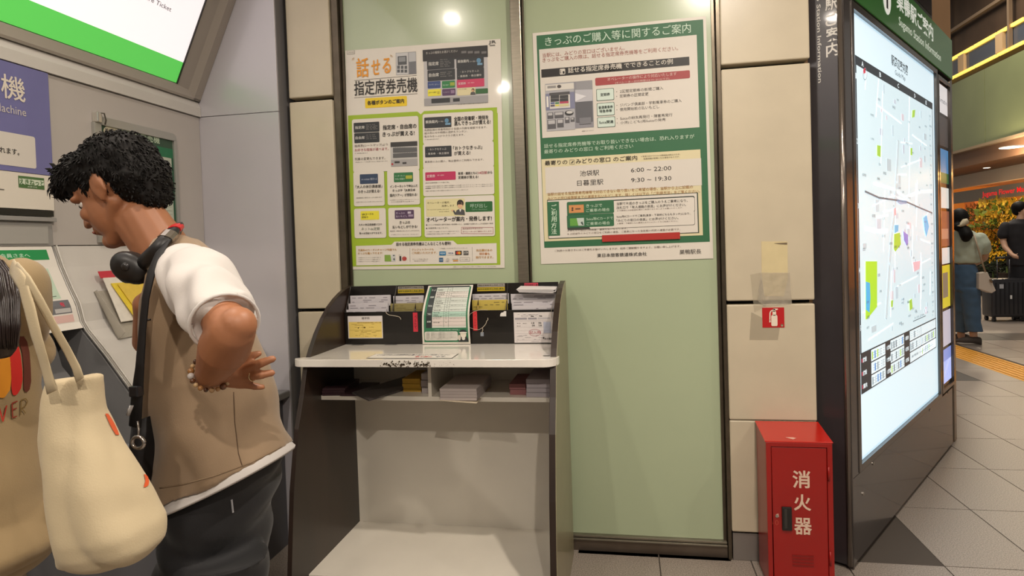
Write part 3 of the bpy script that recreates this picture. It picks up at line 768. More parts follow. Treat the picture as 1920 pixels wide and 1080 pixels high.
s.txt('インターネットで申込んだ', 430, 326, 672, 318, 24, K, 5, bold=0.01); s.txt('きっぷや「JR東日本', 452, 366, 652, 354, 26, K, 5, bold=0.01); s.txt('国内ツアー」が受取れる!', 430, 406, 668, 394, 26, K, 5, bold=0.01)
s.txt('※お受取りにはお申込みの際のクレジットカード', 430, 446, 682, 438, 8, '#4c4843', 5); s.txt('または確認番号が必要です', 440, 462, 640, 455, 8, '#4c4843', 5)
s.rect(738, 200, 1008, 262, '#b8305a', 4, r=0.004); s.txt('定期券', 752, 234, 826, 230, 26, '#e8c9cc', 5, bold=0.01); s.txt('新規・継続購入', 846, 226, 908, 222, 12, '#e8c9cc', 5)
s.txt('新規・継続ともに', 1030, 208, 1202, 200, 26, K, 5, bold=0.01); s.txt('14日前', 1206, 200, 1286, 196, 26, '#a2394a', 5, bold=0.01); s.txt('から', 1290, 196, 1330, 194, 24, K, 5, bold=0.01); s.txt('定期券が買える!', 1030, 244, 1208, 234, 26, K, 5, bold=0.01)
s.txt('(通学定期券購入のお客さま)', 738, 294, 950, 286, 12, '#4c4843', 5)
for k, e in enumerate((1335, 1335, 790, 1120)): s.txt('※定期券の新規や継続にはご通学の証明書などが必要となります オペレーターにご案内いたします'[:46 if k != 2 else 4], 740, 322+k*15.5-(k > 1)*2, e, 300+k*16-(k > 1)*0, 9, '#4c4843', 5)
s.rect(170, 546, 334, 618, '#e0d63c', 4, r=0.004); s.txt('QRコードの', 182, 574, 285, 570, 20, '#3a3628', 5, bold=0.01); s.txt('読取り', 182, 600, 238, 597, 20, '#3a3628', 5)
s.rect(470, 536, 640, 608, '#513b57', 4, r=0.004); s.txt('きっぷの', 482, 562, 560, 558, 18, '#cfc3d2', 5); s.txt('払いもどし', 482, 590, 580, 586, 18, '#cfc3d2', 5); s.rect(584, 546, 614, 564, '#c4bac6', 5); s.rect(590, 572, 632, 590, '#9c8ba0', 5)
s.txt('大人の休日倶楽部パスや', 155, 668, 360, 658, 20, K, 5, bold=0.008); s.txt('ネットde定期', 178, 704, 338, 696, 28, '#6f7a68', 5); s.txt('等のお受取りができます。', 160, 742, 362, 736, 19, K, 5, bold=0.008)
s.txt('きっぷの', 514, 644, 606, 640, 26, K, 5, bold=0.01); s.txt('払いもどしができる!', 452, 684, 670, 678, 26, K, 5, bold=0.01); s.txt('乗車券・特急券の払いもどしができます。', 430, 720, 692, 714, 11, '#5d5550', 5); s.txt('※一部払いもどしできないきっぷがあります', 440, 752, 680, 746, 8, '#4c4843', 5)
s.rect(744, 438, 1090, 580, '#d8cf9e', 4, r=0.006); s.txt('オペレーターが案内・', 756, 470, 965, 462, 20, '#6b6248', 5); s.txt('発券します', 884, 496, 996, 490, 20, '#6b6248', 5); s.txt('An operator guides you and', 756, 530, 944, 524, 11, '#6b6248', 5); s.txt('issues tickets', 860, 546, 950, 542, 10, '#6b6248', 5)
# uniformed operator drawing
s.disc(1048, 470, 30, 32, '#2e2622', 5); s.disc(1047, 488, 23, 27, '#d9b08c', 6); s.disc(1046, 458, 14, 12, '#2e2622', 7); s.poly([(1020, 478), (1046, 462), (1072, 478), (1072, 490), (1064, 480), (1030, 480), (1022, 492)], '#2e2622', 7)
s.poly([(1000, 572), (1016, 532), (1040, 520), (1062, 520), (1084, 532), (1090, 575)], '#4a4a4c', 5); s.poly([(1038, 522), (1048, 548), (1060, 521)], '#dcd8d2', 6); s.poly([(984, 540), (992, 528), (1012, 560), (1000, 572)], '#4a4a4c', 6); s.disc(980, 534, 11, 9, '#d9b08c', 6)
s.rect(1092, 458, 1334, 540, '#23602f', 4, r=0.005); s.txt('呼び出し', 1136, 492, 1286, 488, 36, '#a9c4ae', 5, bold=0.005); s.txt('Call for Assistance', 1148, 524, 1286, 521, 13, '#8fae96', 5)
s.txt('オペレーターが案内・発券します!', 750, 614, 1326, 604, 42, K, 5, bold=0.02)
s.disc(752, 664, 5, 6, K, 5); s.disc(752, 694, 5, 6, K, 5)
s.txt('ジパング倶楽部や通学定期券の新規購入など、証明書が必要なきっぷや定期券の発券', 766, 662, 1338, 648, 14, '#5d5550', 5); s.txt('定期券等の払いもどし', 766, 692, 945, 688, 14, '#5d5550', 5)
s.txt('※一部駅ではお取扱いができない場合があります。', 750, 724, 1040, 718, 9, '#4c4843', 5); s.txt('※各種割引証は係員に提示をお願いします', 750, 744, 1005, 738, 9, '#4c4843', 5)
s.box(1058, 682, 1340, 738, 0.0014, '#a2394a', 5); s.txt('販売操作が不安な方は', 1070, 694, 1245, 692, 14, '#8a4148', 5); s.txt('オペレーターがご案内いたします。', 1070, 722, 1332, 716, 14, '#8a4148', 5)
# bottom band
s.poly([(128, 852), (440, 840), (468, 812), (985, 802), (1022, 834), (1370, 822), (1374, 1000), (132, 1024)], CARD, 3)
s.txt('話せる指定席券売機はこんなところも便利!', 484, 834, 966, 826, 30, K, 5, bold=0.012)
OR = '#bd8a3c'
s.txt('交通系ICカードのチャージ残額でも', 148, 888, 488, 884, 20, OR, 5, bold=0.006); s.txt('きっぷを購入できます!', 148, 918, 364, 914, 20, OR, 5, bold=0.006)
for k in range(3): s.txt('※交通系ICカードのチャージ残額が必要です', 150, 955+k*17, 350-k*6, 954+k*17, 8, '#4c4843', 5)
s.poly([(380, 930), (432, 930), (440, 988), (382, 988)], '#7fa044', 4); s.rect(440, 926, 478, 988, '#c9cac8', 4); s.rect(455, 930, 470, 940, '#5c5f60', 5); s.poly([(456, 965), (468, 955), (474, 975), (462, 980)], '#5c5f60', 5)
s.rect(512, 940, 528, 982, '#2b2928', 5); s.ring(555, 962, 16, 15, 0.005, '#b5433f', 5); s.rect(545, 955, 576, 970, '#b5433f', 5); s.txt('((・', 506, 930, 534, 930, 12, '#6c6860', 5)
s.line([(604, 868), (606, 992)], 0.001, '#5a5650', 5); s.line([(1154, 856), (1158, 984)], 0.001, '#5a5650', 5)
s.txt('クレジットカードも', 622, 884, 815, 878, 20, OR, 5, bold=0.006); s.txt('ご利用いただけます。', 622, 912, 845, 908, 20, OR, 5, bold=0.006)
s.txt('※カードご利用の際には', 626, 968, 764, 965, 9, '#6a5850', 5); s.txt('暗証番号が必要です', 640, 984, 760, 982, 9, '#6a5850', 5)
s.txt('ご利用いただけるクレジットカード', 870, 872, 1112, 866, 12, '#5d5550', 5)
s.rect(864, 898, 922, 932, '#1f6f9e', 5); s.txt('VIEW', 870, 916, 916, 914, 15, '#cfe0ea', 6, bold=0.02)
s.rect(936, 894, 992, 930, '#dcd7d0', 5); s.txt('VISA', 942, 914, 988, 912, 16, '#2f4579', 6, bold=0.015)
s.rect(1004, 892, 1062, 928, '#2b2426', 5); s.disc(1026, 910, 13, 13, '#c83c2a', 6); s.disc(1042, 910, 13, 13, '#e09a2c', 7)
s.rect(1076, 892, 1122, 928, '#4f4d4c', 5); s.txt('JCB', 1080, 910, 1118, 909, 20, '#cfcac2', 6, bold=0.015)
s.rect(862, 954, 898, 990, '#2c567f', 5); s.txt('AMEX', 865, 973, 895, 972, 9, '#cfe0ea', 6); s.disc(938, 970, 14, 14, '#bab4ab', 5); s.txt('Diners', 920, 988, 958, 987, 7, '#6a6660', 6)
s.txt('DISCOVER', 980, 966, 1030, 965, 10, '#4a4643', 6, bold=0.01); s.rect(985, 974, 1030, 984, '#cf9346', 5); s.box(1046, 950, 1132, 984, 0.001, '#6a6660', 5); s.txt('UC CARD', 1062, 968, 1118, 967, 11, '#6a6660', 6)
s.txt('宛名欄付きの', 1190, 888, 1332, 884, 22, OR, 5, bold=0.006); s.txt('領収書も', 1216, 918, 1310, 915, 22, '#c7803a', 5, bold=0.006); s.txt('発行できます。', 1186, 950, 1342, 946, 22, OR, 5, bold=0.006)
s.txt('※掲載のサービス内容は予告なく変更となる場合がございます 2024年4月現在', 985, 1034, 1368, 1028, 9, '#4b5a20', 5)
s.flush(t)

# ------------------------------------------------------------------ green notice on the right pane
GR = '#2c6440'; RD = '#9a5548'
t, s = poster('wall_poster', 'white poster with a dark green frame and ticket office hours, on the right glass pane', [(999, 57), (1323, 36), (1338, 486), (1014, 494)])
subdiv_fix(s)
s.c(990, 30, 4.5)
s.crop = (0, 0, 1)
a = s.q(1006.5, 62); b_ = s.q(1327.5, 458)
s.uvrect(a[0], s.q(1020, 463)[1], s.q(1318, 48)[0], a[1], GR, 1)
s.c(990, 30, 4.5)
s.txt('きっぷのご購入等に関するご案内', 148, 202, 1372, 118, 78, '#c3d9c4', 3, bold=0.004, res=3)
PW = '#d3ccc1'
s.rect(96, 262, 1448, 950, PW, 2)
s.crop = (0, 0, 1)
q0 = s.q(1011.5, 89.5); q1 = s.q(1314, 241)
s.c(990, 30, 4.5)
s.txt('当駅には、みどりの窓口はございません。', 126, 314, 822, 270, 38, RD, 3); s.txt('きっぷをご購入の際は、話せる指定席券売機等をご利用ください。', 126, 358, 1268, 282, 38, RD, 3)
s.rect(116, 432, 1362, 428+2, K, 3)
a = s.q(116, 436); b_ = s.q(1362, 425); c_ = s.q(740, 465-75/2); d_ = s.q(740, 465+75/2-30)
vm = (s.q(118, 473)[1]+s.q(1360, 388)[1])/2
s.uvrect(s.q(116, 473)[0], vm-0.0185, s.q(1362, 388)[0], vm+0.0185, '#1d1a19', 3)
s.rect(272, 432, 320, 478, '#cfc8bd', 4, r=0.004); s.rect(298, 452, 314, 472, '#1d1a19', 5); s.line([(280, 440), (278, 456), (284, 470)], 0.0025, '#1d1a19', 5)
s.txt('話せる指定席券売機', 344, 446, 798, 420, 46, '#d8d1c5', 4, bold=0.012); s.txt('でできることの例', 818, 418, 1224, 396, 44, '#d8d1c5', 4, bold=0.006)
vm = (s.q(576, 552)[1]+s.q(1366, 502)[1])/2
s.uvrect(s.q(574, 552)[0], vm-0.0185, s.q(1367, 502)[0], vm+0.0185, '#9c3a3a', 3, r=0.006)
s.txt('オペレーターの操作により対応いたします', 676, 532, 1256, 498, 28, '#dcc0b6', 4); s.txt('(オペレーター対応時間は8:00~20:00です)', 742, 566, 1195, 536, 20, '#dcc0b6', 4)
# photo of the machine
s.rect(148, 556, 562, 930, '#87868c', 3); s.rect(148, 560, 404, 945, '#a9a8ab', 4); s.rect(150, 566, 394, 602, '#d2cdc4', 5); s.disc(268, 580, 18, 14, '#4a4442', 6); s.rect(168, 575, 240, 590, '#8c8a88', 6)
s.rect(150, 640, 402, 768, '#7a7c95', 5); s.rect(184, 636, 362, 760, '#cfcac4', 6); s.rect(184, 634, 358, 648, '#4b4a4c', 7); s.rect(158, 662, 178, 752, '#dedad2', 6)
for j, y in enumerate((656, 684)):
    for i, x in enumerate((194, 272)): s.rect(x, y, x+74, y+22, '#3a3b3e', 7)
s.rect(194, 714, 230, 726, '#4f5c87', 7); s.rect(234, 714, 268, 726, '#3f7a4e', 7); s.rect(272, 708, 348, 722, '#b0425a', 7); s.rect(194, 734, 230, 748, '#5b5160', 7); s.rect(234, 734, 268, 746, '#d2c94a', 7); s.rect(272, 730, 350, 746, '#c9c090', 7)
for x0, y0, x1, y1 in ((166, 800, 218, 850), (226, 796, 306, 845), (166, 862, 240, 935), (248, 858, 306, 925), (316, 840, 356, 890), (364, 846, 398, 880)): s.rect(x0, y0, x1, y1, '#57565a', 5); s.rect(x0+6, y0+4, x1-8, y0+(y1-y0)*0.45, '#b5b3b4', 6)
s.disc(352, 806, 38, 22, '#2e2e31', 6); s.disc(356, 800, 28, 12, '#c3c1be', 7)
s.rect(410, 545, 550, 610, '#8e8d90', 4); s.poly([(404, 612), (552, 612), (552, 708), (404, 716)], '#b4b3b8', 5); s.poly([(404, 640), (500, 668), (404, 712)], '#d4d3d6', 6); s.rect(406, 716, 554, 880, '#5b5b60', 5); s.rect(440, 850, 540, 900, '#77777c', 6)
s.txt('設置イメージです', 460, 962, 560, 957, 10, '#4c4843', 3)
BX = '#c9d8cc'
for (x0, y0, x1, y1, tx) in ((582, 612, 734, 704, ['定期券']), (586, 730, 738, 832, ['普通乗車券', '特急券等']), (590, 850, 744, 930, ['Suica関連'])):
    s.rect(x0, y0, x1, y1, '#3f5a4a', 3, r=0.004); s.rect(x0+4, y0+4, x1-4, y1-4, BX, 4, r=0.004)
    for k, l in enumerate(tx):
        ym = (y0+y1)/2 + (k-(len(tx)-1)/2)*32; w_ = 40 if len(l) == 3 else 60 if len(l) != 4 else 52
        s.txt(l, (x0+x1)/2-w_, ym+1, (x0+x1)/2+w_, ym-2, 26, '#2e3a32', 5, bold=0.01)
for (tx, x0, y0, x1, y1) in (('・ 2区間定期券の新規ご購入', 752, 638, 1145, 614), ('・ 定期券の区間変更', 752, 676, 1022, 660), ('・ ジパング倶楽部・学割乗車券のご購入', 754, 752, 1298, 722), ('・ 使用開始前の払いもどし', 754, 788, 1112, 770), ('・ Suicaの紛失再発行・障害再発行', 756, 864, 1222, 840), ('・ 小児(こども)用Suicaの発売', 756, 900, 1165, 882)):
    s.txt(tx, x0, y0, x1, y1, 28, '#4a4540', 3)
s.c(990, 250, 4.319)
LG = '#c6dcc4'
s.txt('話せる指定席券売機等でお取り扱いできない場合は、恐れ入りますが', 132, 88, 1348, 32, 34, LG, 3); s.txt('最寄りの みどりの窓口 をご利用ください', 132, 132, 858, 102, 34, LG, 3)
YL = '#d6cba4'
s.crop = (0, 0, 1)
s.uvrect(s.q(1017.5, 360)[0], s.q(1170, 446.5)[1], s.q(1316, 360)[0], s.q(1165, 288.5)[1], YL, 2)
s.c(990, 250, 4.319)
s.txt('最寄りの', 138, 228, 322, 218, 38, K, 4, bold=0.006); s.box(342, 204, 380, 238, 0.0012, K, 4); s.poly([(352, 228), (366, 214), (374, 210), (370, 222), (358, 232)], K, 4); s.txt('みどりの窓口', 392, 215, 672, 206, 38, K, 4, bold=0.006); s.txt('のご案内', 698, 204, 890, 197, 38, K, 4, bold=0.006)
s.txt('※ 新型コロナウイルス感染拡大防止のため、', 920, 186, 1238, 176, 13, '#5d4f42', 4); s.txt('営業時間が変更になる場合があります。', 942, 206, 1232, 196, 13, '#5d4f42', 4)
s.rect(138, 262, 1410, 428, PW, 3)
s.txt('池袋駅', 424, 316, 582, 312, 46, K, 4); s.txt('日暮里駅', 402, 393, 616, 388, 46, K, 4)
s.txt('6:00 ~ 22:00', 840, 295, 1165, 287, 34, K, 4); s.txt('9:30 ~ 19:30', 842, 376, 1166, 368, 34, K, 4)
BR = '#9b6a3a'
s.txt('当駅の話せる指定席券売機等で対応できない取り扱いをご希望の場合、当駅から上に記載の', 160, 482, 1338, 438, 26, BR, 4); s.txt('みどりの窓口設置駅までの運賃を払いもどします。詳しくは以下の「ご利用方法」をご覧ください。', 160, 520, 1395, 472, 26, BR, 4)
s.rect(155, 528, 1390, 812, '#3f4a3c', 3); s.rect(160, 534, 1380, 806, '#d6cfc4', 4); s.rect(155, 545, 262, 820, GR, 5)
s.vtxt('ご利用方法', 212, 565, 815, 46, '#c6dcc4', 6, bold=0.01)
for y0 in (548, 655):
    s.rect(318, y0, 1356, y0+92, '#3a4038', 5, r=0.008); s.rect(500, y0+3, 1353, y0+89, '#d6cfc4', 6, r=0.008); s.rect(318, y0, 704, y0+92, GR, 7, r=0.006)
s.rect(334, 574, 458, 634, '#c98a52', 8); s.disc(364, 598, 8, 7, '#3a2a1c', 9); s.disc(364, 614, 8, 7, '#3a2a1c', 9); s.rect(388, 600, 430, 608, '#5c4630', 9)
s.poly([(342, 682), (398, 680), (412, 742), (344, 744)], '#5f9a3e', 8); s.poly([(398, 680), (458, 678), (460, 742), (412, 742)], '#b9c6bc', 8); s.poly([(430, 715), (445, 708), (455, 735), (445, 736)], '#3a4a44', 9)
s.txt('きっぷで', 476, 582, 606, 576, 26, LG, 8); s.txt('ご乗車の場合', 476, 620, 668, 612, 26, LG, 8); s.txt('Suica等ICカードで', 478, 688, 694, 682, 24, LG, 8); s.txt('ご乗車の場合', 480, 728, 670, 720, 26, LG, 8)
s.txt('当駅で片道のきっぷをご購入のうえご乗車になり、', 724, 568, 1296, 548, 23, K, 8); s.txt('改札口で「有人通路の係員」にお声がけください。', 724, 600, 1282, 582, 23, K, 8); s.txt('※ 下車時には自動改札機はご利用にならないようお願いいたします。', 728, 624, 1258, 606, 12, '#6a5850', 8)
s.txt('Suica等ICカードでご乗車(乗車・下車時どちらもタッチ)になり、', 724, 674, 1318, 654, 22, K, 8); s.txt('「みどりの窓口の係員」にお声がけください。', 724, 704, 1222, 688, 22, K, 8); s.txt('※ 乗車・下車時ともに乗降とおりにICカードをご利用ください。', 728, 728, 1220, 714, 12, '#6a5850', 8)
s.txt('※ みどりの窓口ご利用後、運賃を払いもどします。', 322, 782, 812, 766, 17, '#6a5850', 6); s.txt('※ 上記以外のみどりの窓口をご利用の場合、ご乗車になった全区間の所定の運賃が必要です。', 322, 810, 1238, 778, 17, '#6a5850', 6)
s.rect(605, 822, 1236, 858, '#a8261d', 9)
s.txt('ご利用のお客さまにはご不便をお掛けいたしますが、何卒ご理解賜りますよう、お願い申し上げます。', 216, 944, 1242, 918, 18, '#5d4b44', 3)
s.txt('東日本旅客鉄道株式会社', 566, 986, 968, 976, 30, K, 3, bold=0.006); s.txt('巣鴨駅長', 1232, 964, 1406, 960, 38, '#3a3632', 3)
s.flush(t)

# ------------------------------------------------------------------ marks and signs on the right pillar
p0 = on('y', -0.002, 1429, 577); p1 = on('y', -0.002, 1471, 614)
t = thing('fire_extinguisher_sign', 'small red square sign with a white fire extinguisher symbol on the stone pillar', 'sign', (0.65, 0, p1.z))
MB().box(p0.x, -0.002, p1.z, p1.x, 0.0, p0.z).build('plate', mat('sign_red', '#b5171b', 0.4), t)
s = Sheet([(1429, 577), (1471, 577), (1471, 614), (1429, 614)], (p0.x, -0.0022, p1.z), (1, 0, 0), (0, 0, 1), p1.x-p0.x, p0.z-p1.z, (0, -1, 0))
s.c(1340, 400, 2.7)
WH = '#e2d3c0'
s.rect(286, 514, 318, 572, WH, 1, r=0.008); s.rect(293, 494, 312, 518, WH, 1, r=0.006); s.rect(296, 484, 308, 498, WH, 1); s.poly([(296, 488), (300, 482), (322, 484), (322, 488), (308, 492)], WH, 1)
s.line([(298, 491), (286, 494), (280, 506), (279, 540)], 0.005, WH, 1); s.poly([(275, 552), (277, 538), (282, 538), (284, 550)], WH, 1); s.rect(288, 570, 316, 573, '#a8443a', 2)
s.disc(341, 567, 7, 7, '#7a6a52', 1); s.disc(341, 569, 4, 3, '#b7a98c', 2)
s.flush(t)
# taped up yellowed sleeve
m_tape = mat('clear_tape', '#d2c8b4', 0.15, alpha=0.28, coat=0.8, var=0.2, scale=60)
t = thing('paper_sleeve', 'yellowed paper under peeling clear tape on the pillar above the fire sign', 'paper', (0.64, 0, 1.2))
def quad(pts, y, m, nm, par, th=0.001):
    P_ = [on('y', 0.0, *c) for c in pts]
    MB().prism([(p.x, p.z) for p in P_], 'y', -y-th, -y).build(nm, m, par)
def pc(l, ox=1340, oy=400, k=2.7): return [(ox+a/k, oy+b/k) for a, b in l]
quad(pc([(236, 142), (368, 142), (370, 330), (350, 420), (250, 420), (238, 300)]), 0.0005, mat('yellowed', '#cdbd92', 0.45, var=0.05, scale=14), 'paper', t)
quad(pc([(232, 300), (380, 300), (390, 458), (248, 468), (215, 440)]), 0.003, m_tape, 'tape', t)
quad(pc([(180, 310), (232, 300), (260, 470), (200, 500)]), 0.002, mat('tape_faint', '#c2b8a2', 0.2, alpha=0.16, coat=0.6), 'tape', t)
quad(pc([(185, 500), (330, 575), (320, 640), (176, 640)]), 0.0006, mat('tape_stain', '#b5aa94', 0.5, alpha=0.25), 'tape_residue', t)
quad(pc([(300, 152), (366, 148), (366, 158), (330, 156)]), 0.0018, mat('dark_fold', '#6c5c46', 0.6), 'fold', t)

# ------------------------------------------------------------------ red fire extinguisher cabinet
m_red = mat('cabinet_red', '#94110b', 0.34, var=0.06, scale=4, coat=0.25)
FX0, FX1, FYF, FZ = 0.562, 0.826, -0.215, 0.652
t = thing('fire_extinguisher_cabinet', 'red steel fire extinguisher cabinet standing on the floor before the pillar', 'cabinet', ((FX0+FX1)/2, -0.1, 0))
MB().prism([(-0.012, 0.0), (FYF+0.012, 0.0), (FYF+0.012, 0.628), (-0.012, 0.655)], 'x', FX0, FX1).build('body', m_red, t, bevel=0.003)
MB().prism([(-0.004, 0.656), (FYF, 0.628), (FYF, 0.634), (-0.004, 0.662)], 'x', FX0-0.004, FX1+0.004).build('top_plate', mat('cabinet_red_lit', '#b71d10', 0.26, coat=0.4, var=0.05, scale=5), t, bevel=0.002)  # lighter red: the light falling on the top is put into its colour
fr = MB(); ff = FYF
fr.box(FX0, ff, 0.0, FX0+0.020, ff+0.014, 0.628).box(FX1-0.020, ff, 0.0, FX1, ff+0.014, 0.628).box(FX0+0.02, ff, 0.610, FX1-0.02, ff+0.014, 0.628).box(FX0+0.02, ff, 0.0, FX1-0.02, ff+0.014, 0.02)
fr.build('door_surround', m_red, t, bevel=0.0015)
dx0, dx1 = FX0+0.0225, FX1-0.0225
door = MB().box(dx0, ff+0.003, 0.0225, dx1, ff+0.013, 0.6075).build('cabinet_door', m_red, t, bevel=0.002)
def fp(x, y, yy=ff+0.003): return on('y', yy, 1380+x/3.377, 760+y/3.377)
h0, h1 = fp(288, 640), fp(354, 790)
MB().box(h0.x, ff-0.006, h1.z, h1.x, ff+0.012, h0.z).build('recessed_handle', mat('handle_black', '#1b1917', 0.3), door, bevel=0.003)
MB().box(h0.x+0.008, ff-0.0075, h1.z+0.01, h0.x+0.020, ff-0.004, h0.z-0.008).build('handle_lever', mat('handle_grey', '#3b3835', 0.3, metal=0.3), door, bevel=0.001)
MB().tube([fp(258, 700, ff+0.004)-Vector((0, 0.004, 0)), fp(258, 700, ff+0.004)], 0.006, 12).build('lock', mat('lock_metal', '#a8a29a', 0.3, metal=0.8), door)
for z in (0.50, 0.14): MB().tube([(dx1+0.006, ff-0.002, z-0.03), (dx1+0.006, ff-0.002, z+0.03)], 0.004, 8).build('hinge', m_red, t, smooth=True)
vent = MB()
for k in range(4): vent.box(dx0+0.075, ff+0.0005, 0.10+k*0.014, dx0+0.075+0.085, ff+0.004, 0.106+k*0.014)
vent.build('vent', mat('vent_red', '#7d120d', 0.4), door)
s = Sheet(None, (0, ff+0.0024, 0), (1, 0, 0), (0, 0, 1), 1, 1, (0, -1, 0))
def fq(x, y): p = fp(x, y); return (p.x, p.z)
s.q = fq
for ch, x0, x1, y0, y1 in (('消', 358, 470, 414, 522), ('火', 366, 474, 565, 665), ('器', 368, 480, 714, 816)):
    a = s.q(x0, y1); b = s.q(x1, y0); g, fs, _ = glyphs(ch, 0.02, 3)
    s.put('lettering', '#d6b8a2', [(a[0]+(b[0]-a[0])*x, a[1]+(b[1]-a[1])*y) for x, y in g], fs, 1)
for pts in ([(205, 680), (214, 682), (212, 706), (206, 704)], [(252, 690), (268, 684), (272, 706), (254, 710)]): s.poly(pts, '#c9a594', 1)
s.ring(258, 742, 9, 14, 0.0012, '#c9664f', 1); s.line([(216, 735), (222, 750), (230, 735), (234, 750)], 0.0015, '#c9664f', 1)
s.flush(t)
a = onp((0, FYF, 0.634), (0, -0.13, 1), 1380+340/3.377, 760+208/3.377)
mk_ = Sheet(None, (0, 0, 0), (1, 0, 0), (0, 1, 0), 1, 1, (0, 0, 1)); 
def tq(x, y): p = onp((0, FYF, 0.6348), (0, -0.1302, 1), 1380+x/3.377, 760+y/3.377); return (p.x, p.y)
mk_.q = tq; mk_.wrap = lambda u, v, off: Vector((u, v, 0.6348+(v-FYF)*0.1302+off))
mk_.poly([(312, 202), (360, 203), (382, 208), (362, 216), (330, 208)], '#d9a596', 1); mk_.flush(t)
# ------------------------------------------------------------------ writing desk
m_wood = mat('dark_walnut', '#2b1e16', 0.40, var=0.28, scale=9, stretch=(1, 1, 0.12), coat=0.10)
m_edge = mat('walnut_edge', '#4e3d2f', 0.4)
m_out = mat('outer_laminate', '#8d8468', 0.38, coat=0.2, var=0.05)
LX0, LX1, RX0, RX1 = -1.396, -1.376, -0.318, -0.290
PR = [(-0.006, 0.0), (-0.70, 0.0), (-0.70, 0.19), (-0.657, 0.515), (-0.599, 0.758), (-0.543, 0.892), (-0.507, 0.999), (-0.454, 1.072), (-0.40, 1.135), (-0.334, 1.195), (-0.267, 1.242), (-0.20, 1.275), (-0.14, 1.298), (-0.08, 1.314), (-0.006, 1.325)]
t = thing('writing_desk', 'station writing desk with dark curved side panels and a white counter against the green glass', 'desk', (-0.85, -0.3, 0))
desk = t
MB().prism(PR, 'x', LX0, LX1).build('side_panel', m_wood, t, bevel=0.0012)
MB().prism(PR, 'x', RX0+0.001, RX1-0.002).build('side_panel', m_wood, t, bevel=0.0012)
MB().prism([(y, z) for y, z in PR], 'x', RX1-0.002, RX1).build('outer_face', m_out, t, label='olive beige outer laminate of the side panel')
MB().box(LX1, -0.034, 0.10, RX0, -0.010, 1.315).build('back_panel', m_white, t)
MB().box(LX1, -0.565, 0.092, RX0, -0.034, 0.122).build('base_shelf', m_white, t, bevel=0.001)
MB().box(LX1, -0.545, 0.0, RX0, -0.525, 0.092).build('kick_board', m_white, t)
MB().box(LX1, -0.39, 0.832, RX0, -0.034, 0.851).build('under_shelf', m_white, t, bevel=0.001)
MB().box(-0.872, -0.385, 0.851, -0.857, -0.034, 1.008).build('divider', m_white, t)
# counter with round front corners
CF, CB = -0.535, -0.030
pts = [(LX1+0.001, CB), (LX1+0.001, -0.478), (-1.402, -0.481)]
for k in range(7):
    a = PI + (PI/2)*k/6; pts.append((-1.385+0.048*math.cos(a), -0.495+0.042*math.sin(a)))
for k in range(7):
    a = -PI/2 + (PI/2)*k/6; pts.append((-0.345+0.062*math.cos(a), CF+0.075+0.075*math.sin(a)))
pts += [(-0.283, -0.452), (RX0-0.001, -0.450), (RX0-0.001, CB)]
MB().prism(pts, 'z', 1.009, 1.041).build('counter', mat('counter_white', '#e8e2d8', 0.16, coat=0.6, var=0.02), t, bevel=0.003)
# worn edge: chips where the white skin has gone
m_chip = mat('chipboard_brown', '#4a3a22', 0.8, var=0.4, scale=300)
mb = MB()
def fe(x, y): p = on('y', CF-0.0005, 550+x/7.11, 640+y/7.11); return p
for k in range(190):
    x = random.uniform(1250, 1830) if k < 160 else random.uniform(1140, 1260) if k < 172 else random.uniform(1840, 2150)
    y = random.gauss(305, 22); y = min(338, max(262, y)); p = fe(x, y); r = random.uniform(0.0010, 0.0042) * (1 if k < 172 else 0.5)
    n = random.randint(4, 6); a0 = random.random()*6
    mb.add([(p.x+r*random.uniform(0.5, 1.4)*math.cos(a0+2*PI*j/n), CF-0.0030, p.z+r*random.uniform(0.5, 1.2)*math.sin(a0+2*PI*j/n)) for j in range(n)], [tuple(range(n))])
c_ = mb.build('chipped_wear', m_chip, t); c_['kind'] = 'stuff'
# sticker on the counter
s = Sheet(None, (0, 0, 1.0416), (1, 0, 0), (0, 1, 0), 1, 1, (0, 0, 1))
def cq(x, y): p = on('z', 1.0414, s.crop[0]+x/s.crop[2], s.crop[1]+y/s.crop[2]); return (p.x, p.y)
s.q = cq
s.crop = (550, 640, 7.11)
e0, e1 = cq(985, 228), cq(1085, 168)
s.crop = (800, 640, 6.857); e2, e3 = cq(410, 160), cq(335, 216)
u0, u1 = (e0[0]+e1[0])/2, (e2[0]+e3[0])/2; v0, v1 = max(e0[1], CF+0.012), min(e1[1], e2[1])
s.uvrect(u0, v0, u1, v1, '#4b4746', 1); s.uvrect(u0+0.003, v0+0.004, u1-0.003, v1-0.004, '#dcd6cc', 2)
g, fs, _ = glyphs('この記載台は定期券申込書の記入にご利用ください', 0.01, 1); s.put('lettering', '#3c3f55', [(u0+0.02+(u1-u0-0.05)*x, v0+(v1-v0)*0.56+(v1-v0)*0.28*y) for x, y in g], fs, 3)
g, fs, _ = glyphs('飲食禁止', 0.02, 1); s.put('lettering', '#c23a3a', [(u0+(u1-u0)*(0.55+0.2*x), v0+(v1-v0)*0.16+(v1-v0)*0.26*y) for x, y in g], fs, 3)
g, fs, _ = glyphs('です', 0.01, 1); s.put('lettering', '#3c3f55', [(u0+(u1-u0)*(0.78+0.12*x), v0+(v1-v0)*0.16+(v1-v0)*0.26*y) for x, y in g], fs, 3)
for (cx0, cy0, a, b, c2) in ((860, 48, 0.030, 0.022, '#6a6764'), (1300, 46, 0.030, 0.020, '#6a6764'), (1580, 50, 0.006, 0.006, '#4a4744'), (440, 223, 0.022, 0.003, '#3f342a')):
    s.crop = (550, 640, 7.11); p = cq(cx0, cy0); s.uvrect(p[0]-a, p[1]-b/2, p[0]+a, p[1]+b/2, c2, 1, r=0.003)
s.crop = (800, 640, 6.857)
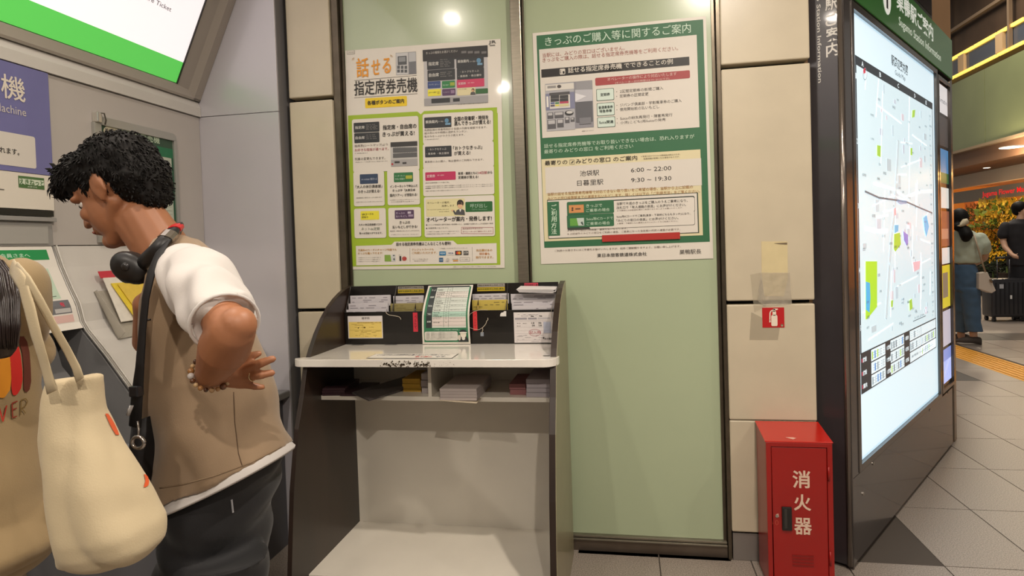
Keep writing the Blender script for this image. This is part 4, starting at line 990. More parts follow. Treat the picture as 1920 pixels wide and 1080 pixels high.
p = cq(1540, 186); s.uvrect(p[0]-0.014, p[1]-0.007, p[0]+0.014, p[1]+0.007, '#33291f', 1, r=0.005)
p = cq(1570, 24); s.uvrect(p[0]-0.028, p[1]-0.012, min(p[0]+0.028, RX0-0.003), p[1]+0.002, '#3b3735', 1)
s.flush(t)

# ------------------------------------------------------------------ black form organiser on the counter
m_blk = mat('black_acrylic', '#15120f', 0.28, coat=0.3, var=0.1, scale=30)
OX0, OX1 = -1.372, -0.322
t = thing('form_organizer', 'black four-column form organiser standing on the white counter', 'organizer', (-0.85, -0.1, 1.041))
org = t
MB().box(OX0, -0.046, 1.042, OX1, -0.036, 1.322).build('back_board', m_blk, t, bevel=0.001)
MB().box(OX0, -0.128, 1.042, OX1, -0.120, 1.200).build('front_board', m_blk, t, bevel=0.001)
MB().box(OX0, -0.120, 1.042, OX1, -0.046, 1.050).build('floor_board', m_blk, t)
COLX = [OX0+0.001, -1.128, -0.842, -0.565, OX1-0.003]
for k, x in enumerate(COLX):
    MB().prism([(-0.046, 1.05), (-0.120, 1.05), (-0.120, 1.20), (-0.046, 1.32)], 'x', x-0.001, x+0.002).build('column_divider', mat('smoked_acrylic', '#2a2622', 0.2, coat=0.4), t)
# shallow step boards that stagger the tiers
for y, z in ((-0.098, 1.215), (-0.073, 1.245)): MB().box(OX0+0.004, y, 1.05, OX1-0.004, y+0.002, z-0.02).build('tier_board', m_blk, t)
def bpx(x, y, yy, o=(620, 520, 7.713)): return on('y', yy, o[0]+x/o[2], o[1]+y/o[2])
c_l = (620, 520, 7.713); c_r = (840, 515, 7.713)
m_form = mat('form_paper', '#c4bfc2', 0.55); m_formy = mat('form_yellow', '#c2ac50', 0.55, var=0.03); m_formd = mat('form_khaki', '#8f8452', 0.55)
def sheaf(x0, x1, ztop, zbot, yy, m, lab, thick=0.012, lean=0.0):
    o = thing('form_stack', lab, 'paper', ((x0+x1)/2, yy, zbot), 'forms in the organiser')
    n = 4
    for k in range(n):
        dy = thick*k/n; dz = -0.0008*k
        mb = MB().prism([(x0+0.003*random.random(), zbot), (x1-0.003*random.random(), zbot), (x1-0.002+0.002*random.random(), ztop+dz+0.001*random.random()), (x0+0.002*random.random(), ztop+dz-0.001*random.random())], 'y', yy-thick/2+dy, yy-thick/2+dy+thick/n*0.8)
        mb.build('form', m, o)
    s = Sheet(None, (0, yy-thick/2-0.0003, 0), (1, 0, 0), (0, 0, 1), 1, 1, (0, -1, 0))
    w_ = x1-x0
    for r_, (zz, hh) in enumerate(((0.010, 0.0035), (0.022, 0.003), (0.031, 0.003))):
        if ztop-zz < zbot+0.004: continue
        u = x0+w_*0.05
        while u < x1-w_*0.12:
            l = random.uniform(0.01, 0.05); 
            if random.random() < 0.6: s.uvrect(u, ztop-zz-hh, min(u+l, x1-0.01), ztop-zz, '#8b868c' if m is m_form else '#7b6f3c', 1)
            u += l+0.012
    s.flush(o)
def tiers(crop, rows, dark=False):
    for (xa, xb, ya, yy, m, lab) in rows:
        p0 = bpx(xa, ya, yy, crop); p1 = bpx(xb, ya, yy, crop)
        sheaf(max(p0.x, OX0+0.006), min(p1.x, OX1-0.006), p0.z, 1.055, yy, m, lab)
tiers(c_l, [(288, 870, 265, -0.062, m_form, 'white forms in the back tier of the first column from the left'),
            (252, 838, 378, -0.087, m_form, 'white forms in the middle tier of the first column from the left'),
            (230, 815, 468, -0.112, m_form, 'white forms in the front tier of the first column from the left'),
            (908, 1350, 268, -0.062, m_form, 'white forms in the back tier of the second column'),
            (866, 1350, 376, -0.087, m_formd, 'khaki forms in the middle tier of the second column')])
tiers(c_r, [(352, 880, 278, -0.062, m_form, 'white forms behind the yellow ones in the third column'),
            (350, 862, 368, -0.087, m_formy, 'yellow forms in the third column, right of the curved notice'),
            (904, 1560, 278, -0.062, m_form, 'white forms in the back tier of the last column'),
            (920, 1590, 366, -0.087, m_form, 'white forms in the middle tier of the last column'),
            (928, 1590, 456, -0.112, m_form, 'white forms in the front tier of the last column')])
# loose sheaf lying tilted on top of the last column
a = bpx(1000, 210, -0.10, c_r); b = bpx(1565, 232, -0.10, c_r)
o = thing('form_stack', 'loose sheaf of white forms lying crooked across the top of the last column', 'paper', ((a.x+b.x)/2, -0.08, a.z), 'forms in the organiser')
for k in range(4):
    z = a.z-0.004*k
    MB().add([(a.x+0.004*k, -0.125, z-0.001), (b.x-0.01*(k % 2), -0.125, z-0.005-0.001*k), (b.x, -0.05, z+0.004), (a.x+0.01, -0.05, z+0.010),
              (a.x+0.004*k, -0.125, z+0.0012), (b.x-0.01*(k % 2), -0.125, z-0.0028-0.001*k), (b.x, -0.05, z+0.0062), (a.x+0.01, -0.05, z+0.0122)],
             [(0, 1, 2, 3), (4, 5, 6, 7), (0, 1, 5, 4), (1, 2, 6, 5), (2, 3, 7, 6), (3, 0, 4, 7)]).build('form', mat('form_white', '#d9d4d2', 0.5), o)
# labels stuck on the organiser
def label_plate(nm, crop, x0, y0, x1, y1, yy, col, lab, words, tcol, vert=False, grp=None):
    p0 = bpx(x0, y0, yy, crop); p1 = bpx(x1, y1, yy, crop)
    o = thing(nm, lab, 'label', ((p0.x+p1.x)/2, yy, p1.z), grp)
    MB().box(p0.x, yy-0.0008, p1.z, p1.x, yy, p0.z).build('backing', mat('label_'+col[1:], col, 0.5), o)
    s = Sheet(None, (0, yy-0.0009, 0), (1, 0, 0), (0, 0, 1), 1, 1, (0, -1, 0))
    def q_(x, y): p = bpx(x, y, yy-0.0009, crop); return (p.x, p.z)
    s.q = q_
    if vert: s.vtxt(words, (x0+x1)/2+2, y0+(y1-y0)*0.14, y1-(y1-y0)*0.1, (x1-x0)*0.5, tcol, 1, bold=0.01)
    else: s.txt(words, x0+8, (y0+y1)/2, x1-8, (y0+y1)/2, (y1-y0)*0.66, tcol, 1, bold=0.01)
    return o, s
for crop, dx, lab1, lab2 in ((c_l, 972, 'white strip label over the second column', 'yellow strip label over the second column'),):
    o, s = label_plate('strip_label', crop, 972, 134, 1348, 166, -0.0465, '#9b958a', lab1, '通勤定期券申込用紙(白色)', '#2e2926', grp='strip labels on the organiser'); s.flush(o)
    o, s = label_plate('strip_label', crop, 972, 178, 1352, 224, -0.0465, '#b59a25', lab2, '通学定期券申込用紙(黄色)', '#3c5a1c', grp='strip labels on the organiser'); s.flush(o)
o, s = label_plate('strip_label', c_r, 425, 136, 822, 172, -0.0465, '#a49e94', 'white strip label over the third column', '通勤定期券申込用紙(白色)', '#2e2926', grp='strip labels on the organiser'); s.flush(o)
o, s = label_plate('strip_label', c_r, 422, 186, 824, 232, -0.0465, '#bfa324', 'yellow strip label over the third column', '通学定期券申込用紙(黄色)', '#3c5a1c', grp='strip labels on the organiser'); s.flush(o)
o, s = label_plate('strip_label', c_r, 1104, 122, 1304, 184, -0.0465, '#b8384a', 'pink strip label over the last column', '指定券申込書', '#5c1a26', grp='strip labels on the organiser'); s.flush(o)
o, s = label_plate('pen_label', c_l, 1188, 510, 1264, 786, -0.1285, '#c22c3c', 'narrow red vertical label left of the curved notice', 'ぺんたて', '#5c1420', True, 'red pen labels'); s.flush(o)
o, s = label_plate('pen_label', c_r, 358, 532, 428, 808, -0.1285, '#d03438', 'narrow red vertical label right of the curved notice', 'ぺんたて', '#7c1c22', True, 'red pen labels'); s.flush(o)
# sample form cards
p0 = bpx(246, 562, -0.1285, c_l); p1 = bpx(758, 882, -0.1285, c_l)
o = thing('sample_card', 'yellow school pass sample form taped to the organiser front', 'form', ((p0.x+p1.x)/2, -0.129, p1.z))
MB().box(p0.x, -0.1292, p1.z, p1.x, -0.128, p0.z).build('card', mat('card_white', '#d2cbc8', 0.5), o)
s = Sheet([(620+246/7.713, 520+562/7.713), (620+745/7.713, 520+562/7.713), (620+758/7.713, 520+880/7.713), (620+258/7.713, 520+882/7.713)], (p0.x, -0.1294, p1.z), (1, 0, 0), (0, 0, 1), p1.x-p0.x, p0.z-p1.z, (0, -1, 0))
s.c(620, 520, 7.713)
s.rect(262, 645, 746, 868, '#dcc268', 1); s.txt('通学用', 450, 598, 562, 590, 34, '#5a5350', 2); s.line([(275, 762), (735, 762)], 0.0006, '#6a5520', 2); s.line([(470, 690), (475, 860)], 0.0006, '#6a5520', 2)
s.txt('通学定期乗車券購入申込書', 385, 660, 730, 656, 14, '#6a4a20', 2)
for k in range(34):
    x = random.uniform(275, 690); y = random.choice([675, 690, 720, 735, 775, 790, 815, 835, 850]); s.rect(x, y, x+random.uniform(12, 60), y+4, '#8a6c28', 2)
s.disc(402, 730, 8, 8, '#3a2c14', 3); s.rect(480, 716, 508, 734, '#6a5016', 3)
s.flush(o)
p0 = bpx(948, 546, -0.1285, c_r); p1 = bpx(1565, 982, -0.1285, c_r)
o = thing('sample_card', 'large white sample application form with a red oval mark on the organiser front', 'form', ((p0.x+p1.x)/2, -0.129, p1.z))
MB().box(p0.x, -0.1292, p1.z, OX1-0.004, -0.128, p0.z).build('card', mat('card_white', '#d2cbc8', 0.5), o)
s = Sheet([(840+948/7.713, 515+546/7.713), (840+1590/7.713, 515+540/7.713), (840+1562/7.713, 515+982/7.713), (840+962/7.713, 515+984/7.713)], (p0.x, -0.1294, p1.z), (1, 0, 0), (0, 0, 1), OX1-0.006-p0.x, p0.z-p1.z, (0, -1, 0))
s.c(840, 515, 7.713)
s.rect(1390, 690, 1495, 850, '#a9adbd', 1); s.rect(968, 630, 1148, 654, '#8f8b92', 1); s.rect(1166, 628, 1294, 652, '#8f8b92', 1); s.rect(1310, 628, 1500, 646, '#b3afb3', 1)
s.txt('新幹線', 1208, 606, 1252, 605, 18, '#2c2a2c', 2, bold=0.02); s.txt('特急', 1335, 603, 1378, 602, 18, '#2c2a2c', 2, bold=0.02); s.ring(1112, 600, 50, 14, 0.0008, '#6a666c', 2)
for tx, x, y in (('10', 1215, 708), ('30', 1318, 706), ('00', 1220, 744), ('10', 1322, 742)): s.txt(tx, x, y, x+42, y-2, 26, '#2a2726', 2, bold=0.03)
for x, y in ((995, 712), (1085, 712), (995, 750)): s.txt('東京', x, y, x+60, y-1, 13, '#4a4644', 2)
for y in (668, 686, 768, 820, 858, 950): s.line([(975, y), (1560, y-6)], 0.0005, '#8b868a', 2)
s.ring(1258, 842, 86, 48, 0.0012, '#b0505a', 3); s.txt('記入例', 1182, 842, 1338, 840, 42, '#b0505a', 3)
s.txt('JRの指定券', 1392, 932, 1535, 926, 30, '#23211f', 3, bold=0.02); s.disc(1380, 918, 12, 12, '#23211f', 3); s.ring(1548, 928, 10, 14, 0.002, '#23211f', 3)
for k in range(30):
    x = random.uniform(975, 1350); y = random.choice([575, 590, 880, 895, 910, 935, 965]); s.rect(x, y, x+random.uniform(12, 60), y+4, '#9a959a', 2)
s.flush(o)
# white sticker scrap
sp = [bpx(x, y, -0.1285, c_r) for x, y in ((754, 602), (842, 602), (842, 528), (810, 528), (800, 545), (772, 548), (756, 572))]
o = MB().prism([(p.x, p.z) for p in sp], 'y', -0.1294, -0.1284).build('sticker_scrap', mat('scrap', '#d6d2cc', 0.5)); tag(o, 'torn white sticker scrap on the black organiser front, right of the red label', 'sticker')
# strings, pen, clip
m_str = mat('string', '#b7ab97', 0.8)
def string(nm, crop, pts, r, lab, yy=-0.135):
    P_ = [bpx(x, y, yy, crop) + Vector((0, random.uniform(-0.003, 0), 0)) for x, y in pts]
    o = MB().tube(P_, r, 6).build(nm, m_str, smooth=True); tag(o, lab, 'string', 'pen strings on the organiser'); return o
string('pen_string', c_l, [(800, 500), (815, 525), (850, 545), (900, 552), (950, 560), (990, 570), (1012, 590), (1018, 612)], 0.0016, 'whitish pen string below the first form column')
string('pen_string', c_r, [(575, 512), (520, 508), (450, 512), (380, 530), (320, 570), (290, 640), (285, 710), (310, 765), (380, 790), (450, 795), (500, 765)], 0.0010, 'thin looped string beside the right red label')
o = string('pen_string', c_r, [(575, 625), (580, 650), (560, 670), (552, 705), (530, 735), (500, 765), (505, 800), (490, 840)], 0.0017, 'knotted cord end hanging on the organiser front')
string('pen_string', c_r, [(1600, 200), (1570, 300), (1530, 400), (1500, 480), (1490, 560), (1500, 630), (1560, 700)], 0.0010, 'thin cord trailing over the last form column')
o = MB().box(*[v for v in (bpx(472, 890, -0.13, c_r).x, -0.136, bpx(472, 890, -0.13, c_r).z, bpx(518, 830, -0.13, c_r).x, -0.129, bpx(518, 830, -0.13, c_r).z)]).build('cord_clip', mat('clip_clear', '#7f868f', 0.2, coat=0.5), bevel=0.002); tag(o, 'small clear clip at the end of the knotted cord', 'clip')
for lab, crop, cols, xx, yt, yb in (('dark pen standing in the second column', c_l, '#1a1613', 1222, 375, 500), ('olive gold pen standing in the third column', c_r, '#8d7426', 432, 350, 515)):
    o = thing('pen', lab, 'pen', tuple(bpx(xx, yb, -0.105, crop)))
    a = bpx(xx+6, yt, -0.108, crop); b = bpx(xx-2, yb, -0.108, crop); k = (b-a)
    MB().tube([a+k*0.55, b+k*0.6], 0.0040, 10).build('barrel', mat('pen'+cols[1:], cols, 0.3), o, smooth=True)
    MB().tube([a, a+k*0.18, a+k*0.55], [0.0006, 0.0016, 0.0036], 10).build('tip', mat('pen_tip', '#2b1a14', 0.35), o, smooth=True)

# curved notice standing in front of the organiser
NX0, NX1 = on('y', -0.14, 792, 641).x, on('y', -0.14, 882, 641).x
ztop = on('y', -0.06, 835, 535).z; zbot = 1.043
def arc(v, off=0.0):
    """v 0..1 from the bottom up: vertical below, bowing forward, leaning back at the top"""
    y = -0.137 - 0.020*math.sin(PI*min(1, v*1.05)) + 0.085*max(0, v-0.5)**1.5*2.2
    return Vector((0, y-off, zbot + (ztop-zbot)*v))
t = thing('standing_notice', 'curved white notice with a green border and a table, leaning on the organiser', 'notice', ((NX0+NX1)/2, -0.13, zbot))
Wn, Hn = NX1-NX0, ztop-zbot
def nwrap(u, v, off): return Vector((NX0+u + 0.012*(v/Hn)*(0.5-u/Wn)*1.0 + 0.012*(v/Hn), 0, 0)) + arc(v/Hn, off)
vs = []; fs = []; N = 20
for L in (0, 1):
    for i in range(N+1): vs += [nwrap(0, Hn*i/N, -0.0008*L), nwrap(Wn, Hn*i/N, -0.0008*L)]
    fs += [(L*2*(N+1)+2*i, L*2*(N+1)+2*i+1, L*2*(N+1)+2*i+3, L*2*(N+1)+2*i+2) for i in range(N)]
MB().add(vs, fs, raw=True).build('paper', m_paper, t, smooth=True)
s = Sheet(None, (0, 0, 0), (1, 0, 0), (0, 0, 1), Wn, Hn, (0, -1, 0), wrap=nwrap, nv=16, step=0.0007)
def R(a, b, c, d, col, lay, r=0): s.uvrect(a*Wn, (1-d)*Hn, c*Wn, (1-b)*Hn, col, lay, r)
def T(tx, a, b, c, h, col, lay=5, bold=0.0):
    g, fs_, _ = glyphs(tx, bold, 1); s.put('lettering', col, [(a*Wn+(c-a)*Wn*x, (1-b)*Hn-h*Hn/2+h*Hn*y) for x, y in g], fs_, lay)
R(0.04, 0.02, 0.965, 0.965, '#2f7450', 1); R(0.07, 0.01, 0.93, 0.035, '#2b3030', 2)
R(0.09, 0.035, 0.93, 0.71, '#ccd2c8', 2); R(0.09, 0.035, 0.215, 0.71, '#2b3232', 3)
R(0.215, 0.10, 0.93, 0.20, '#d6d0c8', 3); R(0.215, 0.43, 0.93, 0.52, '#a9c9b8', 3); R(0.215, 0.52, 0.93, 0.68, '#d8cdc6', 3)
rows = [0.06, 0.10, 0.135, 0.17, 0.205, 0.24, 0.275, 0.315, 0.35, 0.39, 0.43, 0.47, 0.50, 0.535, 0.60, 0.665]
for y in rows: R(0.215, y-0.001, 0.93, y+0.0015, '#6f7a70', 4)
for x in (0.46, 0.56): R(x, 0.035, x+0.006, 0.70, '#6f7a70', 4)
for k, y in enumerate(rows[:-1]):
    T(random.choice(['区間変更', '払いもどし', '定期券購入', '指定席券', '領収書']), 0.24, y+0.016, 0.24+random.uniform(0.10, 0.19), 0.018, '#2e3230')
    T('○' if k % 3 else '△', 0.50, y+0.016, 0.53, 0.016, '#2e3230')
    if k % 2: T('駅係員にお声がけください。詳しくは', 0.59, y+0.014, 0.90, 0.014, '#4e524e'); 
for tx, y in (('きっぷ', 0.075), ('定期券', 0.19), ('Suica', 0.33), ('割引', 0.47), ('変更', 0.60)): T(tx, 0.11, y, 0.195, 0.03, '#cfd6cf', 5, 0.02)
T('ご不明な点はお気軽に駅係員へ', 0.25, 0.745, 0.80, 0.022, '#b9cfc0', 4)
R(0.055, 0.775, 0.75, 0.935, '#d3d0c6', 3, 0.008); s.put('print', '#d3d0c6', [(0.70*Wn, 0.14*Hn), (0.80*Wn, 0.10*Hn), (0.70*Wn, 0.09*Hn)], [(0, 1, 2)], 3)
for k, y in enumerate((0.80, 0.828, 0.855, 0.882, 0.908)): T('定期券、指定券などの各種申込書はこちらに記入して', 0.085, y, 0.70-0.1*(k == 4), 0.016, '#5a5450', 5)
# the uniformed clerk on it
def D(cx_, cy_, rx, ry, col, lay, a0=0, a1=2*PI):
    n = 16; s.put('print', col, [(cx_*Wn+rx*Wn*math.cos(a0+(a1-a0)*k/(n-1)), (1-cy_)*Hn+ry*Hn*math.sin(a0+(a1-a0)*k/(n-1))) for k in range(n)], [tuple(range(n))], lay)
D(0.86, 0.96, 0.105, 0.12, '#23282a', 4, 0, PI); D(0.865, 0.83, 0.062, 0.062, '#ddd5c6', 5); D(0.865, 0.79, 0.075, 0.045, '#23282a', 6, 0, PI); D(0.865, 0.795, 0.085, 0.014, '#dcd7cc', 7); D(0.78, 0.885, 0.03, 0.05, '#cfc6b8', 5); D(0.865, 0.90, 0.035, 0.03, '#d9d4ca', 5)
s.flush(t)

# ------------------------------------------------------------------ what lies on the under-shelf
def stack(name, label, x0, x1, y0, y1, z0, z1, m, n=5, skew=0.006, rot=0.0, grp='papers on the under-shelf', part='sheet_pad'):
    o = thing(name, label, 'paper stack', ((x0+x1)/2, (y0+y1)/2, z0), grp)
    for k in range(n):
        a = z0+(z1-z0)*k/n; b = z0+(z1-z0)*(k+0.93)/n; dx = random.uniform(-skew, skew)*0.3; dy = random.uniform(-skew, skew)*0.5
        cxx, cyy = (x0+x1)/2, (y0+y1)/2; c0, s0 = math.cos(rot), math.sin(rot)
        mb = MB((cxx, cyy, 0), (c0, s0, 0), (-s0, c0, 0)); mb.box(x0-cxx+dx, y0-cyy+dy, a, x1-cxx+dx, y1-cyy+dy, b); mb.build(part, m, o)
    return o
ZS = 0.8515
def ux(x, y, yy=-0.37): return on('y', yy, 550+x/7.11, 640+y/7.11)
def vx(x, y, yy=-0.37): return on('y', yy, 800+x/6.857, 640+y/6.857)
stack('paper_stack', 'short stack of yellow forms on the under-shelf, left of the divider', ux(1462, 640, -0.30).x, ux(1700, 640, -0.30).x, -0.30, -0.10, ZS, ux(1500, 495, -0.30).z, mat('stack_yellow', '#c39a30', 0.6))
stack('paper_stack', 'stack of pale grey forms on the under-shelf, touching the divider', ux(1708, 650, -0.33).x, -0.874, -0.33, -0.12, ZS, ux(1708, 425, -0.33).z, mat('stack_grey', '#a59c9b', 0.6), 3)
stack('paper_stack', 'wide low stack of white sheets overhanging the under-shelf, right of the divider', vx(172, 690, -0.45).x, vx(645, 690, -0.45).x, -0.45, -0.16, ZS, vx(400, 606, -0.45).z, mat('stack_white', '#b9aeaa', 0.6), 4, 0.004)
o = MB().add([(vx(172, 690, -0.45).x, -0.46, ZS+0.0002), (vx(645, 690, -0.45).x+0.004, -0.475, ZS-0.006), (vx(645, 690, -0.45).x+0.01, -0.2, ZS+0.001), (vx(172, 690, -0.45).x, -0.2, ZS+0.001), (vx(172, 690, -0.45).x, -0.46, ZS+0.0010), (vx(645, 690, -0.45).x+0.004, -0.475, ZS-0.0052), (vx(645, 690, -0.45).x+0.01, -0.2, ZS+0.0014), (vx(172, 690, -0.45).x, -0.2, ZS+0.0014)], [(0, 1, 2, 3), (4, 5, 6, 7), (0, 1, 5, 4), (1, 2, 6, 5), (2, 3, 7, 6), (3, 0, 4, 7)]).build('loose_sheet', mat('stack_cream', '#c2b39c', 0.6)); tag(o, 'cream loose sheet curling out from under the wide low stack', 'paper')
stack('paper_stack', 'small stack of pink slips on the under-shelf toward the right', vx(1068, 655, -0.34).x, vx(1278, 655, -0.34).x, -0.34, -0.12, ZS, vx(1100, 545, -0.34).z, mat('stack_pink', '#8e5c5c', 0.6), 2)
stack('paper_stack', 'tall stack of white forms at the right end of the under-shelf', vx(1282, 660, -0.38).x, RX0-0.004, -0.375, -0.14, ZS, vx(1300, 480, -0.37).z, mat('stack_white2', '#aba3a8', 0.6), 4)
stack('booklet_stack', 'stack of dark maroon booklets at the left end of the under-shelf', ux(370, 720, -0.38).x, ux(660, 720, -0.38).x, -0.385, -0.18, ZS, ux(400, 625, -0.385).z, mat('booklet', '#3a2429', 0.4, coat=0.2), 3, 0.01, 0.10, part='booklet')
a_ = ux(740, 650, -0.43); b_ = ux(1030, 705, -0.47)
mb = MB(); q = [(a_.x, -0.40, ZS+0.012), (b_.x, -0.49, ZS+0.002), (b_.x+0.13, -0.16, ZS+0.002), (a_.x+0.14, -0.10, ZS+0.022)]
mb.add(q + [(x, y, z+0.006) for x, y, z in q], [(0, 1, 2, 3), (4, 5, 6, 7), (0, 1, 5, 4), (1, 2, 6, 5), (2, 3, 7, 6), (3, 0, 4, 7)])
o = mb.build('clear_file', mat('dark_file', '#4a4443', 0.25, coat=0.5)); tag(o, 'dark flat folder lying slanted over the under-shelf edge', 'folder')
mb = MB().box(a_.x-0.06, -0.395, ZS, a_.x+0.03, -0.15, ZS+0.009); o = mb.build('flat_booklet', mat('booklet', '#3a2429', 0.4)); tag(o, 'thin dark booklet lying flat under the slanted folder', 'booklet')
# ------------------------------------------------------------------ station information kiosk
K1 = Vector((0.957, -0.03, 0)); ku = Vector((0.55834, 0.82961, 0)).normalized(); kn = Vector((ku.y, -ku.x, 0)); kw = Vector((-ku.y, ku.x, 0))
m_kio = mat('kiosk_charcoal', '#45403e', 0.22, coat=0.4, var=0.06, scale=4)
m_kfr = mat('kiosk_front', '#332f31', 0.28, coat=0.3, var=0.08, scale=6)
t = thing('map_kiosk', 'tall charcoal station information kiosk with a backlit area map and a green header', 'kiosk', K1)
def KB(): return MB(K1, ku, kn, (0, 0, 1))       # x along the face, y out of the face
# face plate with openings (built of bars round the two screens)
k = KB(); LK = 2.345
k.box(0.020, -0.02, 0.02, LK-0.09, 0.0, 0.408); k.build('lower_panel', m_kio, t, bevel=0.002)
KB().box(0.030, -0.10, 0.0, LK-0.10, -0.03, 0.02).build('plinth', m_joint, t)
KB().box(0.012, -0.148, 0.02, LK, -0.022, 2.83).build('cabinet_body', m_kfr, t)
KB().tube([(0.0, -0.012, 0.02), (0.0, -0.012, 2.83)], 0.012, 12).build('corner_edge', mat('corner_chrome', '#8a8078', 0.16, metal=0.8), t, smooth=True)
k = MB(K1, kw, ku, (0, 0, 1)); k.box(0.002, 0.0, 0.02, 0.150, 0.012, 2.83); k.build('front_panel', m_kfr, t)
k = KB(); k.box(0.012, -0.021, 0.0, 0.024, 0.0, 2.83); k.build('edge_strip', mat('kiosk_edge', '#6b6460', 0.18, metal=0.7), t)
# screen doors
def door(u0, u1, z0, z1, fw, nm):
    k = KB(); k.box(u0, -0.02, z0, u0+fw, 0.004, z1).box(u1-fw, -0.02, z0, u1, 0.004, z1).box(u0+fw, -0.02, z0, u1-fw, 0.004, z0+fw*0.8).box(u0+fw, -0.02, z1-fw*0.9, u1-fw, 0.004, z1)
    return k.build(nm, mat('door_frame', '#57504b', 0.2, metal=0.55, coat=0.3), t, bevel=0.0015)
door(0.108, 1.905, 0.412, 2.555, 0.036, 'screen_door_frame')
door(1.925, 2.335, 0.425, 2.530, 0.028, 'screen_door_frame')
KB().box(0.024, -0.02, 0.41, 0.106, 0.0, 2.56).build('face_strip', m_kio, t)
KB().box(1.907, -0.02, 0.41, 1.923, 0.0, 2.56).build('face_strip', m_kio, t)
KB().box(0.146, -0.02, 0.444, 1.868, -0.012, 2.520).build('main_screen', lit('#c2dff0', 0.82), t)
KB().box(1.955, -0.02, 0.450, 2.305, -0.012, 2.500).build('side_screen', mat('side_back', '#3c3936', 0.25, coat=0.3), t)
KB().box(0.020, -0.02, 2.560, LK, 0.012, 2.83).build('green_header', mat('header_green', '#2f6b2a', 0.22, emit=0.25, coat=0.4), t)
KB().box(0.020, -0.02, 2.556, LK, 0.006, 2.560).build('header_gap', m_joint, t)
for u, z in ((0.33, 0.395), (1.55, 0.398), (2.10, 0.405), (0.16, 0.300)):
    KB().tube([(u, 0.0, z), (u, 0.004, z)], 0.008, 10).build('bolt', mat('bolt', '#b5aea4', 0.25, metal=0.9), t)
# main screen print
s = Sheet(None, K1, ku, (0, 0, 1), 1, 1, kn, step=0.0006, mk=lambda c: lit(c, 0.80))
s.O = K1 + kn*(-0.0118)
def kq(x, y): p = onp(s.O, kn, s.crop[0]+x/s.crop[2], s.crop[1]+y/s.crop[2]); return ((p-K1).dot(ku), p.z)
s.q = kq
U0, U1 = 0.200, 1.815
s.uvrect(0.160, 0.458, 1.855, 2.508, '#d6eaf3', 1)
def frame(u0, z0, u1, z1, w, col, lay):
    s.uvrect(u0, z0, u1, z0+w, col, lay); s.uvrect(u0, z1-w, u1, z1, col, lay); s.uvrect(u0, z0, u0+w, z1, col, lay); s.uvrect(u1-w, z0, u1, z1, col, lay)
s.uvrect(U0, 2.285, U1, 2.328, '#2c3136', 2); s.uvrect(U0, 0.94, U0+0.018, 2.285, '#2c3136', 2); s.uvrect(U1-0.012, 0.78, U1, 2.285, '#2c3136', 2)
for ch, u in (('A', 0.30), ('B', 0.60), ('C', 0.95), ('D', 1.33), ('E', 1.62)):
    g, fs, _ = glyphs(ch, 0.02, 1); s.put('lettering', '#e4f1f6', [(u+0.03*x, 2.294+0.024*y) for x, y in g], fs, 3)
for ch, z in (('1', 2.22), ('2', 1.92), ('3', 1.62), ('4', 1.32), ('5', 1.05)):
    g, fs, _ = glyphs(ch, 0.02, 1); s.put('lettering', '#e4f1f6', [(U0+0.004+0.010*x, z+0.026*y) for x, y in g], fs, 3)
s.uvrect(U0+0.018, 0.94, U1-0.012, 2.285, '#cfe3ea', 2)
def tx(t_, u0, z0, u1, h, col='#4a5358', lay=6, bold=0.0, res=1):
    g, fs, _ = glyphs(t_, bold, res); s.put('lettering', col, [(u0+(u1-u0)*x, z0+h*y) for x, y in g], fs, lay)
tx('駅周辺案内図', 0.83, 2.395, 1.18, 0.058, '#23282c', 4, 0.015, 2); tx('Guide Map', 0.90, 2.348, 1.12, 0.034, '#3b4246', 4, 0.0, 2)
# streets, blocks, parks, water, rail
MU0, MU1, MZ0, MZ1 = U0+0.022, U1-0.13, 0.95, 2.28
rm = random.Random(11)
for _ in range(46):
    u = rm.uniform(MU0+0.02, MU1-0.12); z = rm.uniform(MZ0+0.02, MZ1-0.06); s.uvrect(u, z, u+rm.uniform(0.02, 0.09), z+rm.uniform(0.02, 0.07), rm.choice(['#bccdd6', '#c3cbd6', '#d3c8cf', '#b9c6cc']), 3)
for _ in range(30):
    u = rm.uniform(MU0, MU1); z = rm.uniform(MZ0, MZ1); L = rm.uniform(0.15, 0.5); a = rm.choice([0.08, 1.5, -0.1, 0.2, 1.45])
    du, dz = L*math.cos(a), L*math.sin(a)*0.8
    u2, z2 = min(MU1, max(MU0, u+du)), min(MZ1, max(MZ0, z+dz)); a_, b_ = Vector((u, z)), Vector((u2, z2)); d = b_-a_
    if d.length < 0.05: continue
    d.normalize(); nn = Vector((-d.y, d.x))*0.004; s.put('print', '#e9f3f5', [tuple(a_-nn), tuple(b_-nn), tuple(b_+nn), tuple(a_+nn)], [(0, 1, 2, 3)], 4)
def path(pts, w, col, lay):
    P_ = [Vector(kq(*p)) for p in pts]
    for a_, b_ in zip(P_, P_[1:]):
        d = (b_-a_).normalized(); nn = Vector((-d.y, d.x))*(w/2); s.put('print', col, [tuple(a_-nn-d*w*0.3), tuple(b_-nn+d*w*0.3), tuple(b_+nn+d*w*0.3), tuple(a_+nn-d*w*0.3)], [(0, 1, 2, 3)], lay)
s.crop = (1580, 300, 3.6)
path([(145, 212), (240, 255), (360, 272), (430, 285), (520, 325), (600, 358)], 0.010, '#5d6c78', 6)
path([(372, -120), (358, 150), (350, 330), (330, 480), (312, 700), (290, 1060)], 0.034, '#aab6bb', 4); path([(372, -120), (358, 150), (350, 330), (330, 480), (312, 700), (290, 1060)], 0.020, '#c6d2d6', 5)
path([(150, 462), (220, 480), (300, 478)], 0.02, '#e9f3f5', 4); path([(430, 250), (520, 215), (600, 210)], 0.018, '#e9f3f5', 4); path([(210, 160), (350, 200), (420, 250)], 0.014, '#e9f3f5', 4)
